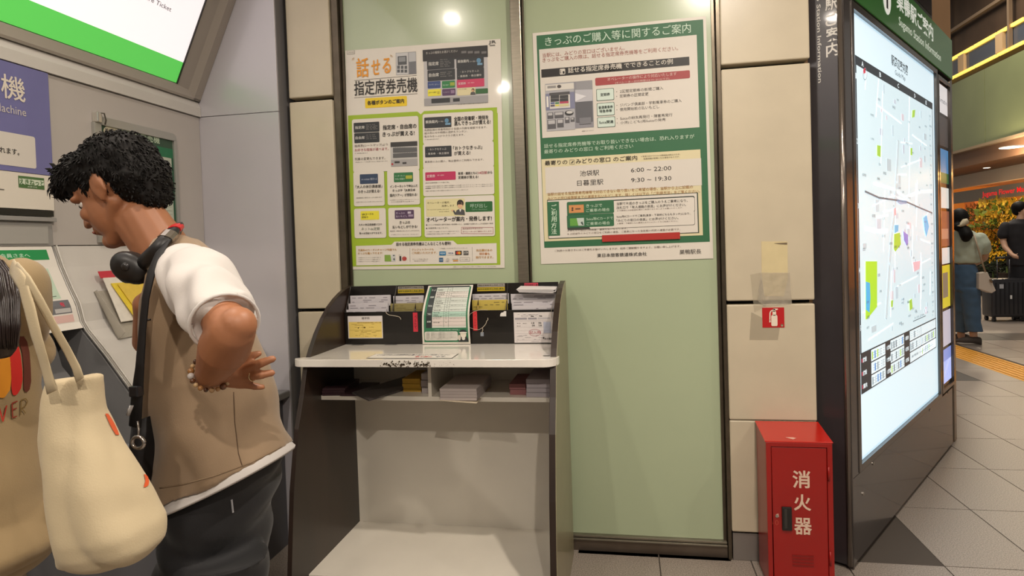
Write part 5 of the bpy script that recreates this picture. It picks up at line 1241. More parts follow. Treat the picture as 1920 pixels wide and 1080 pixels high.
s.poly([(360, 268), (428, 275), (428, 295), (385, 300), (365, 288)], '#93a8c6', 6)
s.poly([(342, 500), (382, 490), (388, 570), (350, 620), (340, 600)], '#a3c94a', 6); s.poly([(345, 440), (372, 438), (370, 480), (345, 496)], '#69b4dc', 6); s.poly([(540, 390), (562, 372), (578, 450), (560, 520), (548, 470)], '#62b8e8', 6); s.poly([(404, 480), (436, 505), (438, 560), (428, 580), (408, 540)], '#8584cf', 6)
s.poly([(150, 684), (228, 684), (228, 990), (160, 1075), (150, 1075)], '#a9d63a', 5); s.poly([(150, 820), (178, 830), (182, 930), (176, 1030), (152, 1010)], '#52aee0', 6); s.poly([(445, 950), (462, 935), (468, 1000), (448, 1018)], '#a3c94a', 6); s.poly([(320, 950), (336, 945), (332, 995), (320, 990)], '#a3c94a', 6)
s.poly([(470, 690), (520, 680), (515, 735), (478, 755)], '#e3b7c0', 5); s.poly([(340, 330), (354, 320), (356, 370), (342, 378)], '#e0a8b0', 6)
s.crop = (1500, 0, 3.6)
s.poly([(755, 745), (774, 742), (770, 790), (752, 795)], '#a3c94a', 5); s.poly([(516, 980), (542, 985), (540, 1062), (516, 1050)], '#a3c94a', 5); s.poly([(742, 1000), (754, 1000), (754, 1050), (742, 1045)], '#a3c94a', 5); s.ring(434, 500, 13, 40, 0.004, '#6f7c84', 5); s.poly([(422, 470), (434, 456), (438, 490), (424, 500)], '#c23a4a', 6)
NMS = ['小学校', '中学校', '公園', '郵便局', '病院', '交番', '神社', '図書館', '保育園', '寺', '会館', '庭園']
for _ in range(64):
    u = rm.uniform(MU0+0.02, MU1-0.10); z = rm.uniform(MZ0+0.02, MZ1-0.04); n_ = rm.choice(NMS); tx(n_, u, z, u+0.016*len(n_)+0.01, rm.uniform(0.011, 0.016), rm.choice(['#4a5358', '#5d676c', '#3f484d']), 7)
# index column
for z in [0.80+0.062*k for k in range(24)]:
    if z < 2.27:
        s.uvrect(MU1+0.012, z-0.02, MU1+0.014, z+0.04, '#8c989e', 4)
        tx(rm.choice(['区役所', '学校', '駅前', '銀行', '神社仏閣']), MU1+0.025, z, MU1+0.025+rm.uniform(0.03, 0.07), 0.014, '#4a5358', 5)
        tx(rm.choice(['A1', 'B2', 'C3', 'D4']), MU1+0.03, z-0.02, MU1+0.05, 0.010, '#6a7479', 5)
# legend block: dark band with white cards
s.uvrect(U0, 0.752, U1, 0.945, '#2b2f33', 4)
colsL = [(0.0, 0.16, 1), (0.165, 0.42, 0), (0.425, 0.51, 1), (0.515, 0.80, 0), (0.805, 0.92, 1), (0.925, 1.20, 0), (1.20, 1.60, 0)]
for r_ in range(3):
    z0 = 0.758+r_*0.062; z1 = z0+0.056
    for a_, b_, dk in colsL:
        if dk:
            tx(rm.choice(['交通', '施設', '案内']), U0+a_+0.03, z0+0.015, U0+a_+0.09, 0.024, '#e4f1f6', 6, 0.02); s.uvrect(U0+a_+0.01, z0+0.018, U0+a_+0.024, z0+0.036, '#b54a5a' if a_ == 0 else '#8f9aa0', 6)
        elif r_ == 2 and a_ > 1.1:
            s.uvrect(U0+a_, z0, U0+b_, z1, '#dcebf1', 5)
        elif r_ == 0 and a_ > 0.9 and a_ < 1.1:
            s.uvrect(U0+a_, z0, U0+1.60, z1, '#dcebf1', 5); tx('巣鴨駅 Sugamo Station', U0+a_+0.03, z0+0.02, U0+1.5, 0.016, '#4a5358', 6)
        else:
            s.uvrect(U0+a_, z0, U0+b_-0.006, z1, '#dcebf1', 5)
            u = U0+a_+0.01
            while u < U0+b_-0.045:
                if rm.random() < 0.75: s.uvrect(u, z0+0.008, u+0.018, z0+0.046, rm.choice(['#7f8c92', '#5f6b72', '#a3c94a', '#b9c5ca', '#3d78b8']), 6)
                for q_ in range(3): s.uvrect(u+0.022, z0+0.012+q_*0.013, u+0.038, z0+0.016+q_*0.013, '#8b969b', 6)
                u += 0.045
s.uvrect(1.20, 0.985, 1.52, 0.989, '#3d464b', 7); tx('0 100 200m', 1.24, 0.995, 1.48, 0.014, '#4a5358', 7)
s.flush(t)
# side screen print: advertisement tiles
s = Sheet(None, K1+kn*(-0.0118), ku, (0, 0, 1), 1, 1, kn, step=0.0006, mk=lambda c: lit(c, 0.62))
zc = lambda px_, py_: (onp(K1, kn, px_, py_)).z
for (z0, z1, col) in ((2.30, 2.49, '#e6e2e2'), (2.08, 2.28, '#4a4442'), (1.83, 2.06, '#4d86b8'), (1.66, 1.80, '#dfe4df'), (1.40, 1.64, '#8c5a48'), (1.28, 1.39, '#dfe0de'), (0.98, 1.27, '#dcc93a'), (0.72, 0.96, '#c9c3d2'), (0.47, 0.62, '#dfe2ea')):
    s.uvrect(1.965, z0*1.0, 2.295, z1, col, 1)
s.uvrect(1.965, 1.83, 2.295, 1.90, '#3f6a3c', 2); s.uvrect(2.0, 1.45, 2.26, 1.52, '#b58a74', 2); s.uvrect(2.05, 1.05, 2.22, 1.22, '#8f7f6a', 2); s.uvrect(1.965, 0.47, 2.295, 0.70, '#8d9fe6', 1)
g, fs, _ = glyphs('Information', 0.0, 1); s.put('lettering', '#55565a', [(1.98+0.30*x, 2.37+0.035*y) for x, y in g], fs, 2)
s.flush(t)
# green header lettering
s = Sheet(None, K1+kn*0.0125, ku, (0, 0, 1), 1, 1, kn, step=0.0006, mk=lambda c: lit(c, 0.5))
g, fs, _ = glyphs('巣鴨駅ご案内', 0.015, 3); s.put('lettering', '#e9eae0', [(0.86+0.88*x, 2.695+0.105*y) for x, y in g], fs, 1)
g, fs, _ = glyphs('Sugamo Station Information', 0.0, 2); s.put('lettering', '#dfe2d4', [(0.90+1.06*x, 2.600+0.062*y) for x, y in g], fs, 1)
s.put('print', '#e9eae0', [(0.67+0.075*math.cos(2*PI*k_/24), 2.70+0.085*math.sin(2*PI*k_/24)) for k_ in range(24)], [tuple(range(24))], 1)
g, fs, _ = glyphs('i', 0.03, 3); s.put('lettering', '#1d1b1a', [(0.652+0.036*x, 2.645+0.11*y) for x, y in g], fs, 2)
s.flush(t)
# front edge lettering (vertical)
s = Sheet(None, K1, kw, (0, 0, 1), 1, 1, -ku, step=0.0006)
s.O = K1 - ku*0.0008
ytop = 2.80
n_ = '巣鴨駅ご案内'
for i_, ch in enumerate(n_):
    zb_ = 2.290 + 0.067*(len(n_)-1-i_); g, fs, _ = glyphs(ch, 0.02, 3)
    s.put('lettering', '#d3cfc8', [(0.018+0.053*(1-x), zb_+0.060*y) for x, y in g], fs, 1)
g, fs, _ = glyphs('Sugamo Station Information', 0.012, 2)
s.put('lettering', '#c9c5be', [(0.090+0.022*(1-y), 2.185+0.50*(1-x)) for x, y in g], fs, 1)
s.flush(t)
# stainless post at the kiosk's far end
k = KB(); k.box(LK+0.005, -0.15, 0.0, LK+0.085, -0.005, 2.80); o = k.build('corner_post', mat('post_metal', '#857565', 0.2, metal=0.7, var=0.1, scale=9), bevel=0.006)
tag(o, 'narrow stainless corner post at the far end of the map kiosk', 'post')
# small monitor above the header
t = thing('hanging_monitor', 'small black monitor mounted above the green header', 'monitor', K1+ku*1.5+Vector((0, 0, 2.84)))
k = KB(); k.box(1.22, -0.10, 2.872, 1.90, -0.02, 3.28); k.build('case', mat('monitor_black', '#1a191b', 0.3), t, bevel=0.006)
k = KB(); k.box(1.25, -0.02, 2.90, 1.87, -0.017, 3.25); k.build('display', mat('display_dark', '#23262b', 0.12, coat=0.6), t)
k = KB(); k.box(1.50, -0.09, 2.828, 1.60, -0.05, 2.875); k.build('mount', m_joint, t)

# ------------------------------------------------------------------ beyond: wood clad column, far facade, shop
m_clad = mat('wood_cladding', '#dcae80', 0.5, var=0.10, scale=5, stretch=(1, 1, 0.1))
o = MB().box(1.2, 3.05, 0, 2.775, 3.7, 8.2).build('column', mat('column_core', '#6c5138', 0.6)); struct(o)
for k_ in range(5):
    MB().box(1.2+k_*0.315, 3.0, 0, 1.2+(k_+1)*0.315-0.006, 3.05, 8.2).build('cladding_panel', m_clad, o)
XF = 8.0
def fx(x, y): return on('x', XF, x, y)
wf = struct(MB().box(XF+0.10, 9.0, 3.44, XF+0.4, 20, 8.2).build('wall_far', mat('facade_dark', '#3d2f24', 0.5, var=0.2, scale=2)))
struct(MB().box(2.9, -7, 8.2, 16, 20, 8.3).build('ceiling', mat('high_ceiling', '#5c4634', 0.7)))
# green glass band
for y0 in (9.2, 11.1, 13.0, 14.9, 16.8):
    MB().box(XF+0.02, y0, 3.47, XF+0.06, y0+1.88, 5.12).build('glass_panel', mat('green_band_glass', '#757d58', 0.3, coat=0.4, var=0.08, scale=1.0), wf)
MB().box(XF-0.03, 9.0, 3.40, XF+0.12, 20, 3.46).build('sill_trim', mat('facade_trim', '#8d7a62', 0.4), wf)
# dark windows between two glowing strips, posts
m_glow = mat('glow', '#ffd060', 0.4, emit=1.1)
for k_ in range(9):
    y0 = 9.6+k_*0.95
    MB().box(XF-0.02, y0, 5.70, XF+0.04, y0+0.90, 5.765).build('strip_light', m_glow, wf)
    MB().box(XF-0.02, y0+0.02, 5.245, XF+0.04, y0+0.92, 5.30).build('strip_light', m_glow, wf)
for y0 in (8.6, 10.75, 12.33, 13.9, 15.5):
    MB().box(XF-0.03, y0-0.13, 5.31, XF+0.06, y0+0.13, 5.70).build('window_post', mat('post_cream', '#b59a76', 0.5), wf)
    MB().box(XF+0.03, y0+0.14, 5.31, XF+0.08, y0+1.43, 5.70).build('window_pane', mat('far_window', '#3f4550', 0.2, coat=0.5), wf)
for z in (6.36, 7.3): MB().box(XF-0.06, 9.0, z, XF+0.02, 20, z+0.07).build('rail', mat('rail_light', '#8a7763', 0.35, metal=0.4), wf)
for y0 in (11.95, 14.6): MB().box(XF-0.05, y0-0.035, 5.3, XF+0.02, y0+0.035, 8.2).build('upright', mat('rail_light', '#8a7763'), wf)
# soffit with its spots, shop header and shop interior
XS = 9.3
sf = struct(MB().box(XF+0.1, 8.0, 3.05, XF+0.14, 20, 3.40).box(XF+0.14, 8.0, 3.05, 14, 20, 3.09).build('ceiling', mat('soffit_brown', '#6f523c', 0.5)))
def lampdisc(P_, r, lab):
    t_ = thing('ceiling_light', lab, 'light', tuple(P_), 'soffit spots outside the flower shop')
    MB().prism([(P_[0]+r*math.cos(2*PI*k_/16), P_[1]+r*math.sin(2*PI*k_/16)) for k_ in range(16)], 'z', P_[2]-0.012, P_[2]-0.002).build('lens', mat('spot_glow', '#fff0d8', 0.4, emit=6), t_)
    MB().tube([(P_[0]+(r+0.01)*math.cos(2*PI*k_/16), P_[1]+(r+0.01)*math.sin(2*PI*k_/16), P_[2]-0.006) for k_ in range(17)], 0.008, 5, cap=False).build('trim_ring', m_trim, t_)
p = on('z', 3.05, 1899, 275); lampdisc(p, 0.20, 'long bright spot in the brown soffit above the shop')
p = on('z', 3.05, 1850, 314); lampdisc(p, 0.07, 'small dim spot in the brown soffit above the shop')
sh_ = XS
hd0 = on('x', XS, 1919, 317).z; hd1 = on('x', XS, 1919, 337).z
struct(MB().box(XS-0.02, 9.0, on('x', XS, 1850, 345).z-0.0, XS+0.1, 20, 3.05).build('wall_shop', mat('shop_header', '#c2b6a6', 0.45)))
zsign1, zsign0 = on('x', XS-0.3, 1860, 352).z, on('x', XS-0.3, 1860, 372).z
t = thing('shop_sign', 'grey fascia with the red lettering of a flower market above the shop opening', 'sign', (XS-0.3, 14, zsign0))
MB().box(XS-0.30, 9.0, zsign0-0.02, XS-0.22, 20, zsign1+0.02).build('fascia', mat('fascia_grey', '#8d8170', 0.4), t)
ya = on('x', XS-0.31, 1841, 366); yb = on('x', XS-0.31, 1925, 352)
yE = yb.y - (ya.y-yb.y)*0.15
g, fs, _ = glyphs('Jugama Flower Market', 0.008, 2)
s = Sheet(None, (XS-0.302, 0, 0), (0, -1, 0), (0, 0, 1), 1, 1, (-1, 0, 0), mk=lambda c: lit(c, 0.8))
hh = (zsign1-zsign0)*0.62
s.put('lettering', '#e01818', [(-ya.y+(ya.y-yE)*x, ya.z-hh/2+hh*y) for x, y in g], fs, 1); s.flush(t)
struct(MB().box(XS+0.1, 9.0, 2.93, 14, 20, 2.99).build('ceiling', mat('shop_ceiling', '#d9b184', 0.6)))
struct(MB().box(14, 9.0, 0, 14.2, 20, 3.4).build('wall_shop_back', mat('shop_wall', '#e0a050', 0.6)))
struct(MB().box(XS, 20, 0, 14.2, 20.2, 3.4).build('wall_shop_side', mat('shop_wall', '#c98d4e')))
for k_, (xx, yy) in enumerate(((10.3, 13.0), (11.6, 14.4), (10.4, 15.5), (12.4, 12.6), (11.2, 11.3), (12.6, 16.4))):
    t_ = thing('tube_light', 'long warm tube light on the flower shop ceiling', 'light', (xx, yy, 2.92), 'tube lights in the flower shop')
    MB().box(xx-0.05, yy-0.75, 2.89, xx+0.05, yy+0.75, 2.928).build('housing', m_trim, t_)
    MB().box(xx-0.13, yy-0.72, 2.86, xx+0.13, yy+0.72, 2.889).build('tube', mat('tube_glow', '#ffd080', 0.4, emit=9), t_)
o = MB().box(XS+0.9, 9.5, 0.0, XS+1.4, 19, 0.85).build('display_counter', mat('counter_wood', '#8f6a44', 0.5)); tag(o, 'long wooden display counter inside the flower shop', 'counter')
o = MB().box(10.9, on('x', 10.9, 1828, 390).y, 0, 11.0, on('x', 10.9, 1790, 390).y, on('x', 10.9, 1810, 378).z).build('shop_partition', mat('orange_wall_glow', '#e08a4a', 0.5, emit=0.15)); tag(o, 'orange wall panel at the left of the flower shop', 'panel')  # slight glow put into the panel's orange to brighten it
# flowers and plants, each pot its own thing
def plant(x, y, z, r, h, leafcol, flcol, nfl, lab, nleaf=140, pot=True, seed=1):
    rr = random.Random(seed)
    t_ = thing('potted_plant' if not nfl else 'flower_bunch', lab, 'plant' if not nfl else 'flowers', (x, y, z), 'plants at the flower shop')
    if pot:
        mb = MB(); secs = [((x, y, z), 0.5), ((x, y, z+h*0.28), 0.62), ((x, y, z+h*0.30), 0.66)]
        mb.loft([(c, (r*k_, 0, 0), (0, r*k_, 0)) for c, k_ in secs], 14); mb.build('pot', mat('pot_dark', '#3b2f27', 0.6), t_, smooth=False)
    mb = MB()
    for _ in range(nleaf):
        a = rr.uniform(0, 2*PI); e = rr.uniform(0.0, 1.0); rad = r*math.sqrt(rr.random()); zz = z+h*(0.3+0.7*e*math.sqrt(max(0, 1-(rad/r)**2*0.7)))
        c = Vector((x+rad*math.cos(a), y+rad*math.sin(a), zz)); d = Vector((math.cos(a)*rr.uniform(0.3, 1), math.sin(a)*rr.uniform(0.3, 1), rr.uniform(-0.3, 0.9))).normalized(); L = r*rr.uniform(0.14, 0.28)
        w_ = d.cross(Vector((rr.uniform(-1, 1), rr.uniform(-1, 1), rr.uniform(-1, 1)))).normalized()*L*0.22
        mb.add([c, c+d*L*0.5+w_, c+d*L, c+d*L*0.5-w_], [(0, 1, 2, 3)])
    mb.build('foliage', mat('leaf_'+leafcol[1:], leafcol, 0.5, var=0.35, scale=6), t_)
    mb = MB(); mb.tube([(x, y, z+h*0.1), (x, y, z+h*0.6)], r*0.06, 6); mb.build('stem', mat('stem_green', '#4a5a2a', 0.6), t_)
    if nfl:
        mb = MB()
        for _ in range(nfl*4):
            a = rr.uniform(0, 2*PI); rad = r*math.sqrt(rr.random())*0.95; e = rr.random()
            c = Vector((x+rad*math.cos(a), y+rad*math.sin(a), z+h*(0.42+0.60*e)))
            for k_ in range(7):
                th = 2*PI*k_/7; d = Vector((-0.45+0.5*math.cos(th)*0.3, math.cos(th), math.sin(th))).normalized(); L = r*rr.uniform(0.10, 0.19); w_ = d.cross(Vector((1, 0, 0.2))).normalized()*L*0.32
                mb.add([c, c+d*L*0.6+w_, c+d*L, c+d*L*0.6-w_], [(0, 1, 2, 3)])
            mb.ell(c, (r*0.03, r*0.04, r*0.04), 6, 4)
        mb.build('blossoms', mat('petal_'+flcol[1:], flcol, 0.5), t_)
specs = [
 (1902, 405, 0.95, 1.1, '#6d7a24', '#e3b83a', 30, 'large yellow green bouquet under the shop sign', 8.9),
 (1873, 392, 0.55, 0.8, '#7c8a2c', '#d8c23e', 20, 'tall yellow green branches behind the bouquets', 9.2),
 (1842, 402, 0.50, 0.75, '#4f6224', '#c9742e', 18, 'round bush with orange blooms at the left of the shop', 9.0),
 (1842, 430, 0.45, 0.55, '#6d7a24', '#e59a32', 30, 'orange flower bunch beside the woman\'s hair', 8.6),
 (1862, 447, 0.42, 0.5, '#51601f', '#eab22c', 30, 'golden flower bunch in the middle of the stall', 8.5),
 (1878, 418, 0.40, 0.5, '#3f5420', '#e8b53c', 24, 'yellow flower bunch left of the man\'s head', 8.5),
 (1850, 463, 0.36, 0.42, '#44551e', '#f0bd2a', 26, 'bright yellow flowers low beside the woman\'s shoulder', 8.3),
 (1868, 485, 0.34, 0.42, '#2c3a18', '#f2c22e', 22, 'small yellow flowers above the suitcase', 8.2),
 (1862, 510, 0.42, 0.5, '#20301a', '#c9c29a', 0, 'dark green leafy plant behind the white bag', 8.1),
 (1888, 500, 0.40, 0.5, '#1c2a16', '#c9c29a', 0, 'dark green plant behind the suitcase handle', 8.2),
 (1845, 490, 0.36, 0.5, '#26361c', '#c9c29a', 0, 'dark green plant beside the woman\'s elbow', 8.1),
 (1915, 440, 0.5, 0.7, '#34481e', '#d8952e', 14, 'orange speckled plant beyond the man', 9.2),
 (1885, 462, 0.4, 0.5, '#2b3a1a', '#c94a2e', 6, 'dark plant with a few red blooms', 8.7)]
for i_, (px_, py_, r_, h_, lc, fc, nf, lab, X_) in enumerate(specs):
    c = on('x', X_, px_, py_); m_ = (c-CAM).dot(FW)/FPX
    rr_ = r_*0.8; hz_ = h_*0.9
    plant(c.x, c.y, c.z-hz_*0.6, rr_, hz_, lc, fc, nf, lab, 260, pot=(c.z-hz_*0.6) < 1.0, seed=i_+3)
# tiered flower stand that carries them
t = thing('flower_stand', 'dark tiered stand carrying the buckets of flowers', 'stand', (8.6, 12.5, 0))
for k_, (xa, xb, z1) in enumerate(((8.0, 8.35, 0.42), (8.35, 8.75, 0.95), (8.75, 9.25, 1.35))):
    MB().box(xa, 10.2, 0, xb, 16.0, z1).build('tier', mat('stand_dark', '#2c2419', 0.6), t, bevel=0.01)
# ------------------------------------------------------------------ people
m_skin = mat('skin', '#a06a49', 0.5, var=0.05, scale=12, bump=0.02, bscale=250)
m_skin2 = mat('skin_far', '#c49a7e', 0.55)
m_hair = mat('black_hair', '#120f0d', 0.62, spec=0.22)
def Q(x, y, Y): return on('y', Y, x, y)
def rp(x, y, Y, px): return px2m(on('y', Y, x, y), px)
def sec(xl, yl, xr, yr, Y, depth, bx=0.0):
    """elliptical section of given half depth centred on the plane Y whose two sides touch the sight lines of the silhouette"""
    a = Q(xl, yl, Y); b = Q(xr, yr, Y)
    dl = ray(xl, yl); dr = ray(xr, yr)
    nl = Vector((-dl.y, dl.x)).normalized(); nr = Vector((dr.y, -dr.x)).normalized()   # outward normals, left and right
    def cx_from(n, ax): return (CAM.x*n.x + CAM.y*n.y - Y*n.y - math.hypot(ax*n.x, depth*n.y))/n.x
    lo, hi = 0.001, abs(b.x-a.x)
    for _ in range(40):
        m_ = (lo+hi)/2
        if cx_from(nr, m_) - cx_from(nl, m_) > 0: lo = m_
        else: hi = m_
    ax = (lo+hi)/2; cx = cx_from(nl, ax)
    return (Vector((cx, Y, (a.z+b.z)/2)), Vector((ax, 0, (b.z-a.z)/2)), Vector((bx, depth, 0)))
def nz(v, s, seed=0): return noise.noise(Vector((v.x*s+seed, v.y*s, v.z*s)))

def head_parts(c, pitch, k, yawdir, skin_mb, with_face=True):
    """adds a head to skin_mb; returns (frame, scale). yawdir: horizontal unit vector the face points to"""
    hz = Vector(yawdir).normalized(); sd_ = Vector((0, 0, 1)).cross(hz)   # side = the figure's left
    f = hz*math.cos(pitch) + Vector((0, 0, -1))*math.sin(pitch); u = hz*math.sin(pitch) + Vector((0, 0, 1))*math.cos(pitch)
    def W(a, b, cc): return Vector(c) + (f*a + sd_*b + u*cc)*k
    ax = (f, sd_, u); m = skin_mb
    def E(p, r, n=20, q=14): m.ell(W(*p), tuple(v*k for v in r), n, q, ax)
    E((-0.012, 0, 0.028), (0.096, 0.074, 0.090)); E((0.030, 0, -0.030), (0.062, 0.060, 0.088)); E((0.045, 0, 0.045), (0.045, 0.055, 0.045))
    if with_face:
        for sg in (-1, 1):
            m.cap(W(-0.02, sg*0.050, -0.045), 0.020*k, W(0.062, sg*0.016, -0.100), 0.017*k)
            E((0.068, sg*0.034, -0.022), (0.020, 0.022, 0.020))          # cheek
            E((0.078, sg*0.030, 0.026), (0.014, 0.024, 0.009))           # brow
            E((-0.020, sg*0.077, -0.005), (0.020, 0.008, 0.032)); E((-0.014, sg*0.076, -0.028), (0.009, 0.006, 0.014)); E((-0.028, sg*0.084, 0.006), (0.013, 0.005, 0.022)); E((-0.036, sg*0.082, -0.004), (0.006, 0.006, 0.026))
        m.cap(W(0.088, 0, 0.022), 0.008*k, W(0.110, 0, -0.020), 0.0115*k); E((0.112, 0, -0.024), (0.012, 0.011, 0.009)); E((0.100, 0.011, -0.026), (0.010, 0.008, 0.007)); E((0.100, -0.011, -0.026), (0.010, 0.008, 0.007))
        E((0.090, 0, -0.050), (0.012, 0.024, 0.006)); E((0.088, 0, -0.061), (0.012, 0.021, 0.007)); E((0.076, 0, -0.093), (0.022, 0.026, 0.020)); E((0.080, 0, -0.040), (0.018, 0.026, 0.02))
    return W, ax
def hair_strands(bvh_pts, n, L, r, W, ax, rr, down=0.25, parent=None):
    pass

# ---------------- man leaning towards the ticket machine
YM = -1.68
t = thing('person', 'man in a beige vest over a white t-shirt, black trousers, leaning toward the machine', 'person', (-1.05, YM, 0))
man = t
body = MB()
kH = 0.98
hc = Q(219, 360, -1.70)
W, ax = head_parts(hc, math.radians(31), kH, (-1, 0.0, 0), body)
# neck into the shoulders
nk0 = Q(268, 410, -1.70); nk1 = Q(318, 490, -1.69)
body.cap(nk0, 0.054, nk1, 0.066)
body.cap(Q(245, 400, -1.70), 0.050, Q(285, 450, -1.70), 0.054)
# trunk under the clothes
body.chain([(Q(330, 520, -1.68), 0.06), (Q(360, 620, -1.68), 0.075), (Q(385, 760, -1.68), 0.075), (Q(412, 890, -1.68), 0.07)])
body.cap(Q(345, 510, -1.76), 0.048, Q(335, 510, -1.60), 0.048)
# left arm, elbow raised behind
SHp, EL, WR = Q(362, 516, -1.83), Q(436, 622, -2.02), Q(393, 706, -1.905)
body.cap(SHp, 0.042, EL, 0.039, 18)
body.ell(Q(446, 609, -2.025), (0.033, 0.033, 0.033)); 
fo = EL.lerp(WR, 0.30)
body.cap(EL, 0.040, fo, 0.047, 18); body.cap(fo, 0.047, WR, 0.028, 18)
# hand spread on the hip: palm, four fingers pointing back, thumb tucked forward
PM = Q(428, 706, -1.885)
palm = MB()
kn_ = [Q(452, 678, -1.890), Q(459, 691, -1.896), Q(460, 706, -1.896), Q(455, 720, -1.890)]
for p_ in kn_: body.cap(WR.lerp(p_, 0.12), 0.018, p_, 0.0105)
body.cap(Q(412, 703, -1.90), 0.024, Q(448, 701, -1.89), 0.021)
tipsF = [(Q(468, 669, -1.888), Q(485, 663, -1.880)), (Q(482, 683, -1.900), Q(511, 673, -1.890)), (Q(484, 704, -1.900), Q(510, 699, -1.888)), (Q(474, 724, -1.890), Q(493, 726, -1.878))]
for i_, (a_, (b_, c_)) in enumerate(zip(kn_, tipsF)):
    r_ = (0.0092, 0.0095, 0.0092, 0.0080)[i_]
    body.chain([(a_, r_+0.001), (b_, r_), (b_.lerp(c_, 0.55)+Vector((0, -0.001, 0)), r_-0.0006), (c_, r_-0.0018)], 12)
body.chain([(Q(405, 690, -1.90), 0.015), (Q(418, 672, -1.875), 0.012), (Q(432, 662, -1.855), 0.0095)], 12)   # thumb, along the body
# right arm folded forward on the far side
body.chain([(Q(335, 500, -1.50), 0.05), (Q(318, 610, -1.42), 0.041), (Q(275, 640, -1.50), 0.036), (Q(272, 590, -1.56), 0.028), (Q(272, 570, -1.58), 0.03)])
for i_ in range(4): body.chain([(Q(272, 572, -1.59+i_*0.018), 0.010), (Q(266, 556, -1.60+i_*0.018), 0.009), (Q(274, 548, -1.60+i_*0.018), 0.008)], 10)
# legs under the trousers and feet
body.chain([(Q(405, 930, -1.70), 0.05), (Q(418, 1060, -1.74), 0.05), (Vector((-1.00, -1.77, 0.55)), 0.07), (Vector((-1.00, -1.76, 0.10)), 0.045), (Vector((-1.10, -1.76, 0.055)), 0.04)])
body.chain([(Q(400, 930, -1.66), 0.05), (Q(385, 1060, -1.62), 0.05), (Vector((-1.11, -1.56, 0.55)), 0.07), (Vector((-1.10, -1.55, 0.10)), 0.045), (Vector((-1.20, -1.55, 0.055)), 0.04)])
bo = body.build('body', m_skin, t, remesh=0.0040, smit=4)
# eyes, brows, lips
for sg in (-1, 1):
    MB().ell(W(0.073, sg*0.030, 0.008), (0.0095*kH, 0.0100*kH, 0.0085*kH), 14, 10, ax).build('eye', mat('eye_white', '#d8d2cc', 0.2, coat=0.6), t, smooth=True)
    MB().ell(W(0.0795, sg*0.032, 0.007), (0.0045*kH, 0.0065*kH, 0.0058*kH), 12, 8, ax).build('iris', mat('iris_brown', '#1c120c', 0.15, coat=0.8), t, smooth=True)
    MB().tube([W(0.090, sg*0.014, 0.030), W(0.092, sg*0.030, 0.036), W(0.078, sg*0.050, 0.031)], [0.003, 0.0042, 0.002], 8, flat=(0.6, ax[2])).build('eyebrow', m_hair, t, smooth=True)
MB().ell(W(0.098, 0, -0.0555), (0.006*kH, 0.021*kH, 0.006*kH), 14, 8, ax).build('lips', mat('lips', '#9a5a4c', 0.4), t, smooth=True)
# hair: a cropped mass with loose locks
hm = MB()
def HE(p, r): hm.ell(W(*p), tuple(v*kH for v in r), 22, 16, ax)
HE((-0.030, 0, 0.046), (0.104, 0.086, 0.084)); HE((0.030, 0, 0.090), (0.085, 0.074, 0.036)); HE((-0.075, 0, 0.000), (0.060, 0.076, 0.085)); HE((-0.078, 0, -0.045), (0.038, 0.058, 0.052)); HE((0.095, 0.0, 0.078), (0.034, 0.060, 0.026))
HE((0.01, 0, 0.066), (0.090, 0.083, 0.052))
ho = hm.build('hair', m_hair, t, remesh=0.006, smit=2, fold=lambda v: 0.006*nz(v, 38, 3)+0.004*nz(v, 80, 9))
hb = BVHTree.FromObject(bpy.data.objects[ho.name], bpy.context.evaluated_depsgraph_get()) if False else None
rr = random.Random(5)
lk = MB(); me = ho.data; org = Vector(t['org'])
cands = [(v.co+org, v.normal.copy()) for v in me.vertices]
fdir, sdir, udir = ax
for _ in range(2600):
    p_, nn = rr.choice(cands)
    loc = (p_-hc)/kH; a_ = loc.dot(fdir); cc = loc.dot(udir)
    if a_ > 0.03 and cc < 0.055: continue
    back = a_ < -0.02
    d = (fdir*(0.9 if not back else 0.1) + udir*(0.0 if cc > 0.09 else -1.0) + Vector((rr.gauss(0, .22), rr.gauss(0, .22), rr.gauss(0, .22)))); d = d - nn*(d.dot(nn)) ; d = (d.normalized() + nn*rr.uniform(0.08, 0.30)).normalized()
    L = rr.uniform(0.010, 0.020)*(1.35 if (a_ > 0.05) else 1.0)
    if cc < -0.02: L *= 0.45
    lk.tube([p_-nn*0.002, p_+d*L*0.5+nn*0.003, p_+d*L], [0.0022, 0.0016, 0.0003], 4, cap=False)
for (x, y, x2, y2) in ((104, 325, 84, 316), (108, 318, 92, 306), (112, 312, 96, 326), (100, 330, 98, 348), (104, 322, 88, 322)):
    a_ = Q(x, y, -1.72); b_ = Q(x2, y2, -1.73); lk.tube([a_, a_.lerp(b_, 0.6)+Vector((0, 0, 0.003)), b_], [0.006, 0.004, 0.0005], 6)
lk.build('hair_locks', m_hair, t)
# vest
m_vest = mat('vest_beige', '#8d765c', 0.85, bump=0.10, bscale=500, var=0.06, scale=6, sheen=0.2)
v = MB()
v.loft([sec(288, 462, 350, 433, YM, 0.055), sec(274, 484, 383, 449, YM, 0.115), sec(265, 515, 418, 482, YM, 0.145), sec(262, 560, 447, 528, YM, 0.155), sec(259, 610, 466, 580, YM, 0.158), sec(258, 660, 482, 636, YM, 0.155), sec(257, 715, 500, 690, YM, 0.152), sec(262, 770, 516, 742, YM, 0.155), sec(272, 830, 531, 792, YM, 0.16), sec(286, 905, 546, 838, YM, 0.168), sec(288, 927, 549, 846, YM, 0.17)], 40, e=0.92)
v.chain([(Q(318, 470, -1.70), 0.045), (Q(338, 478, -1.76), 0.046), (Q(360, 500, -1.80), 0.046)])
v.chain([(Q(352, 482, -1.72), 0.05), (Q(395, 520, -1.80), 0.05)])
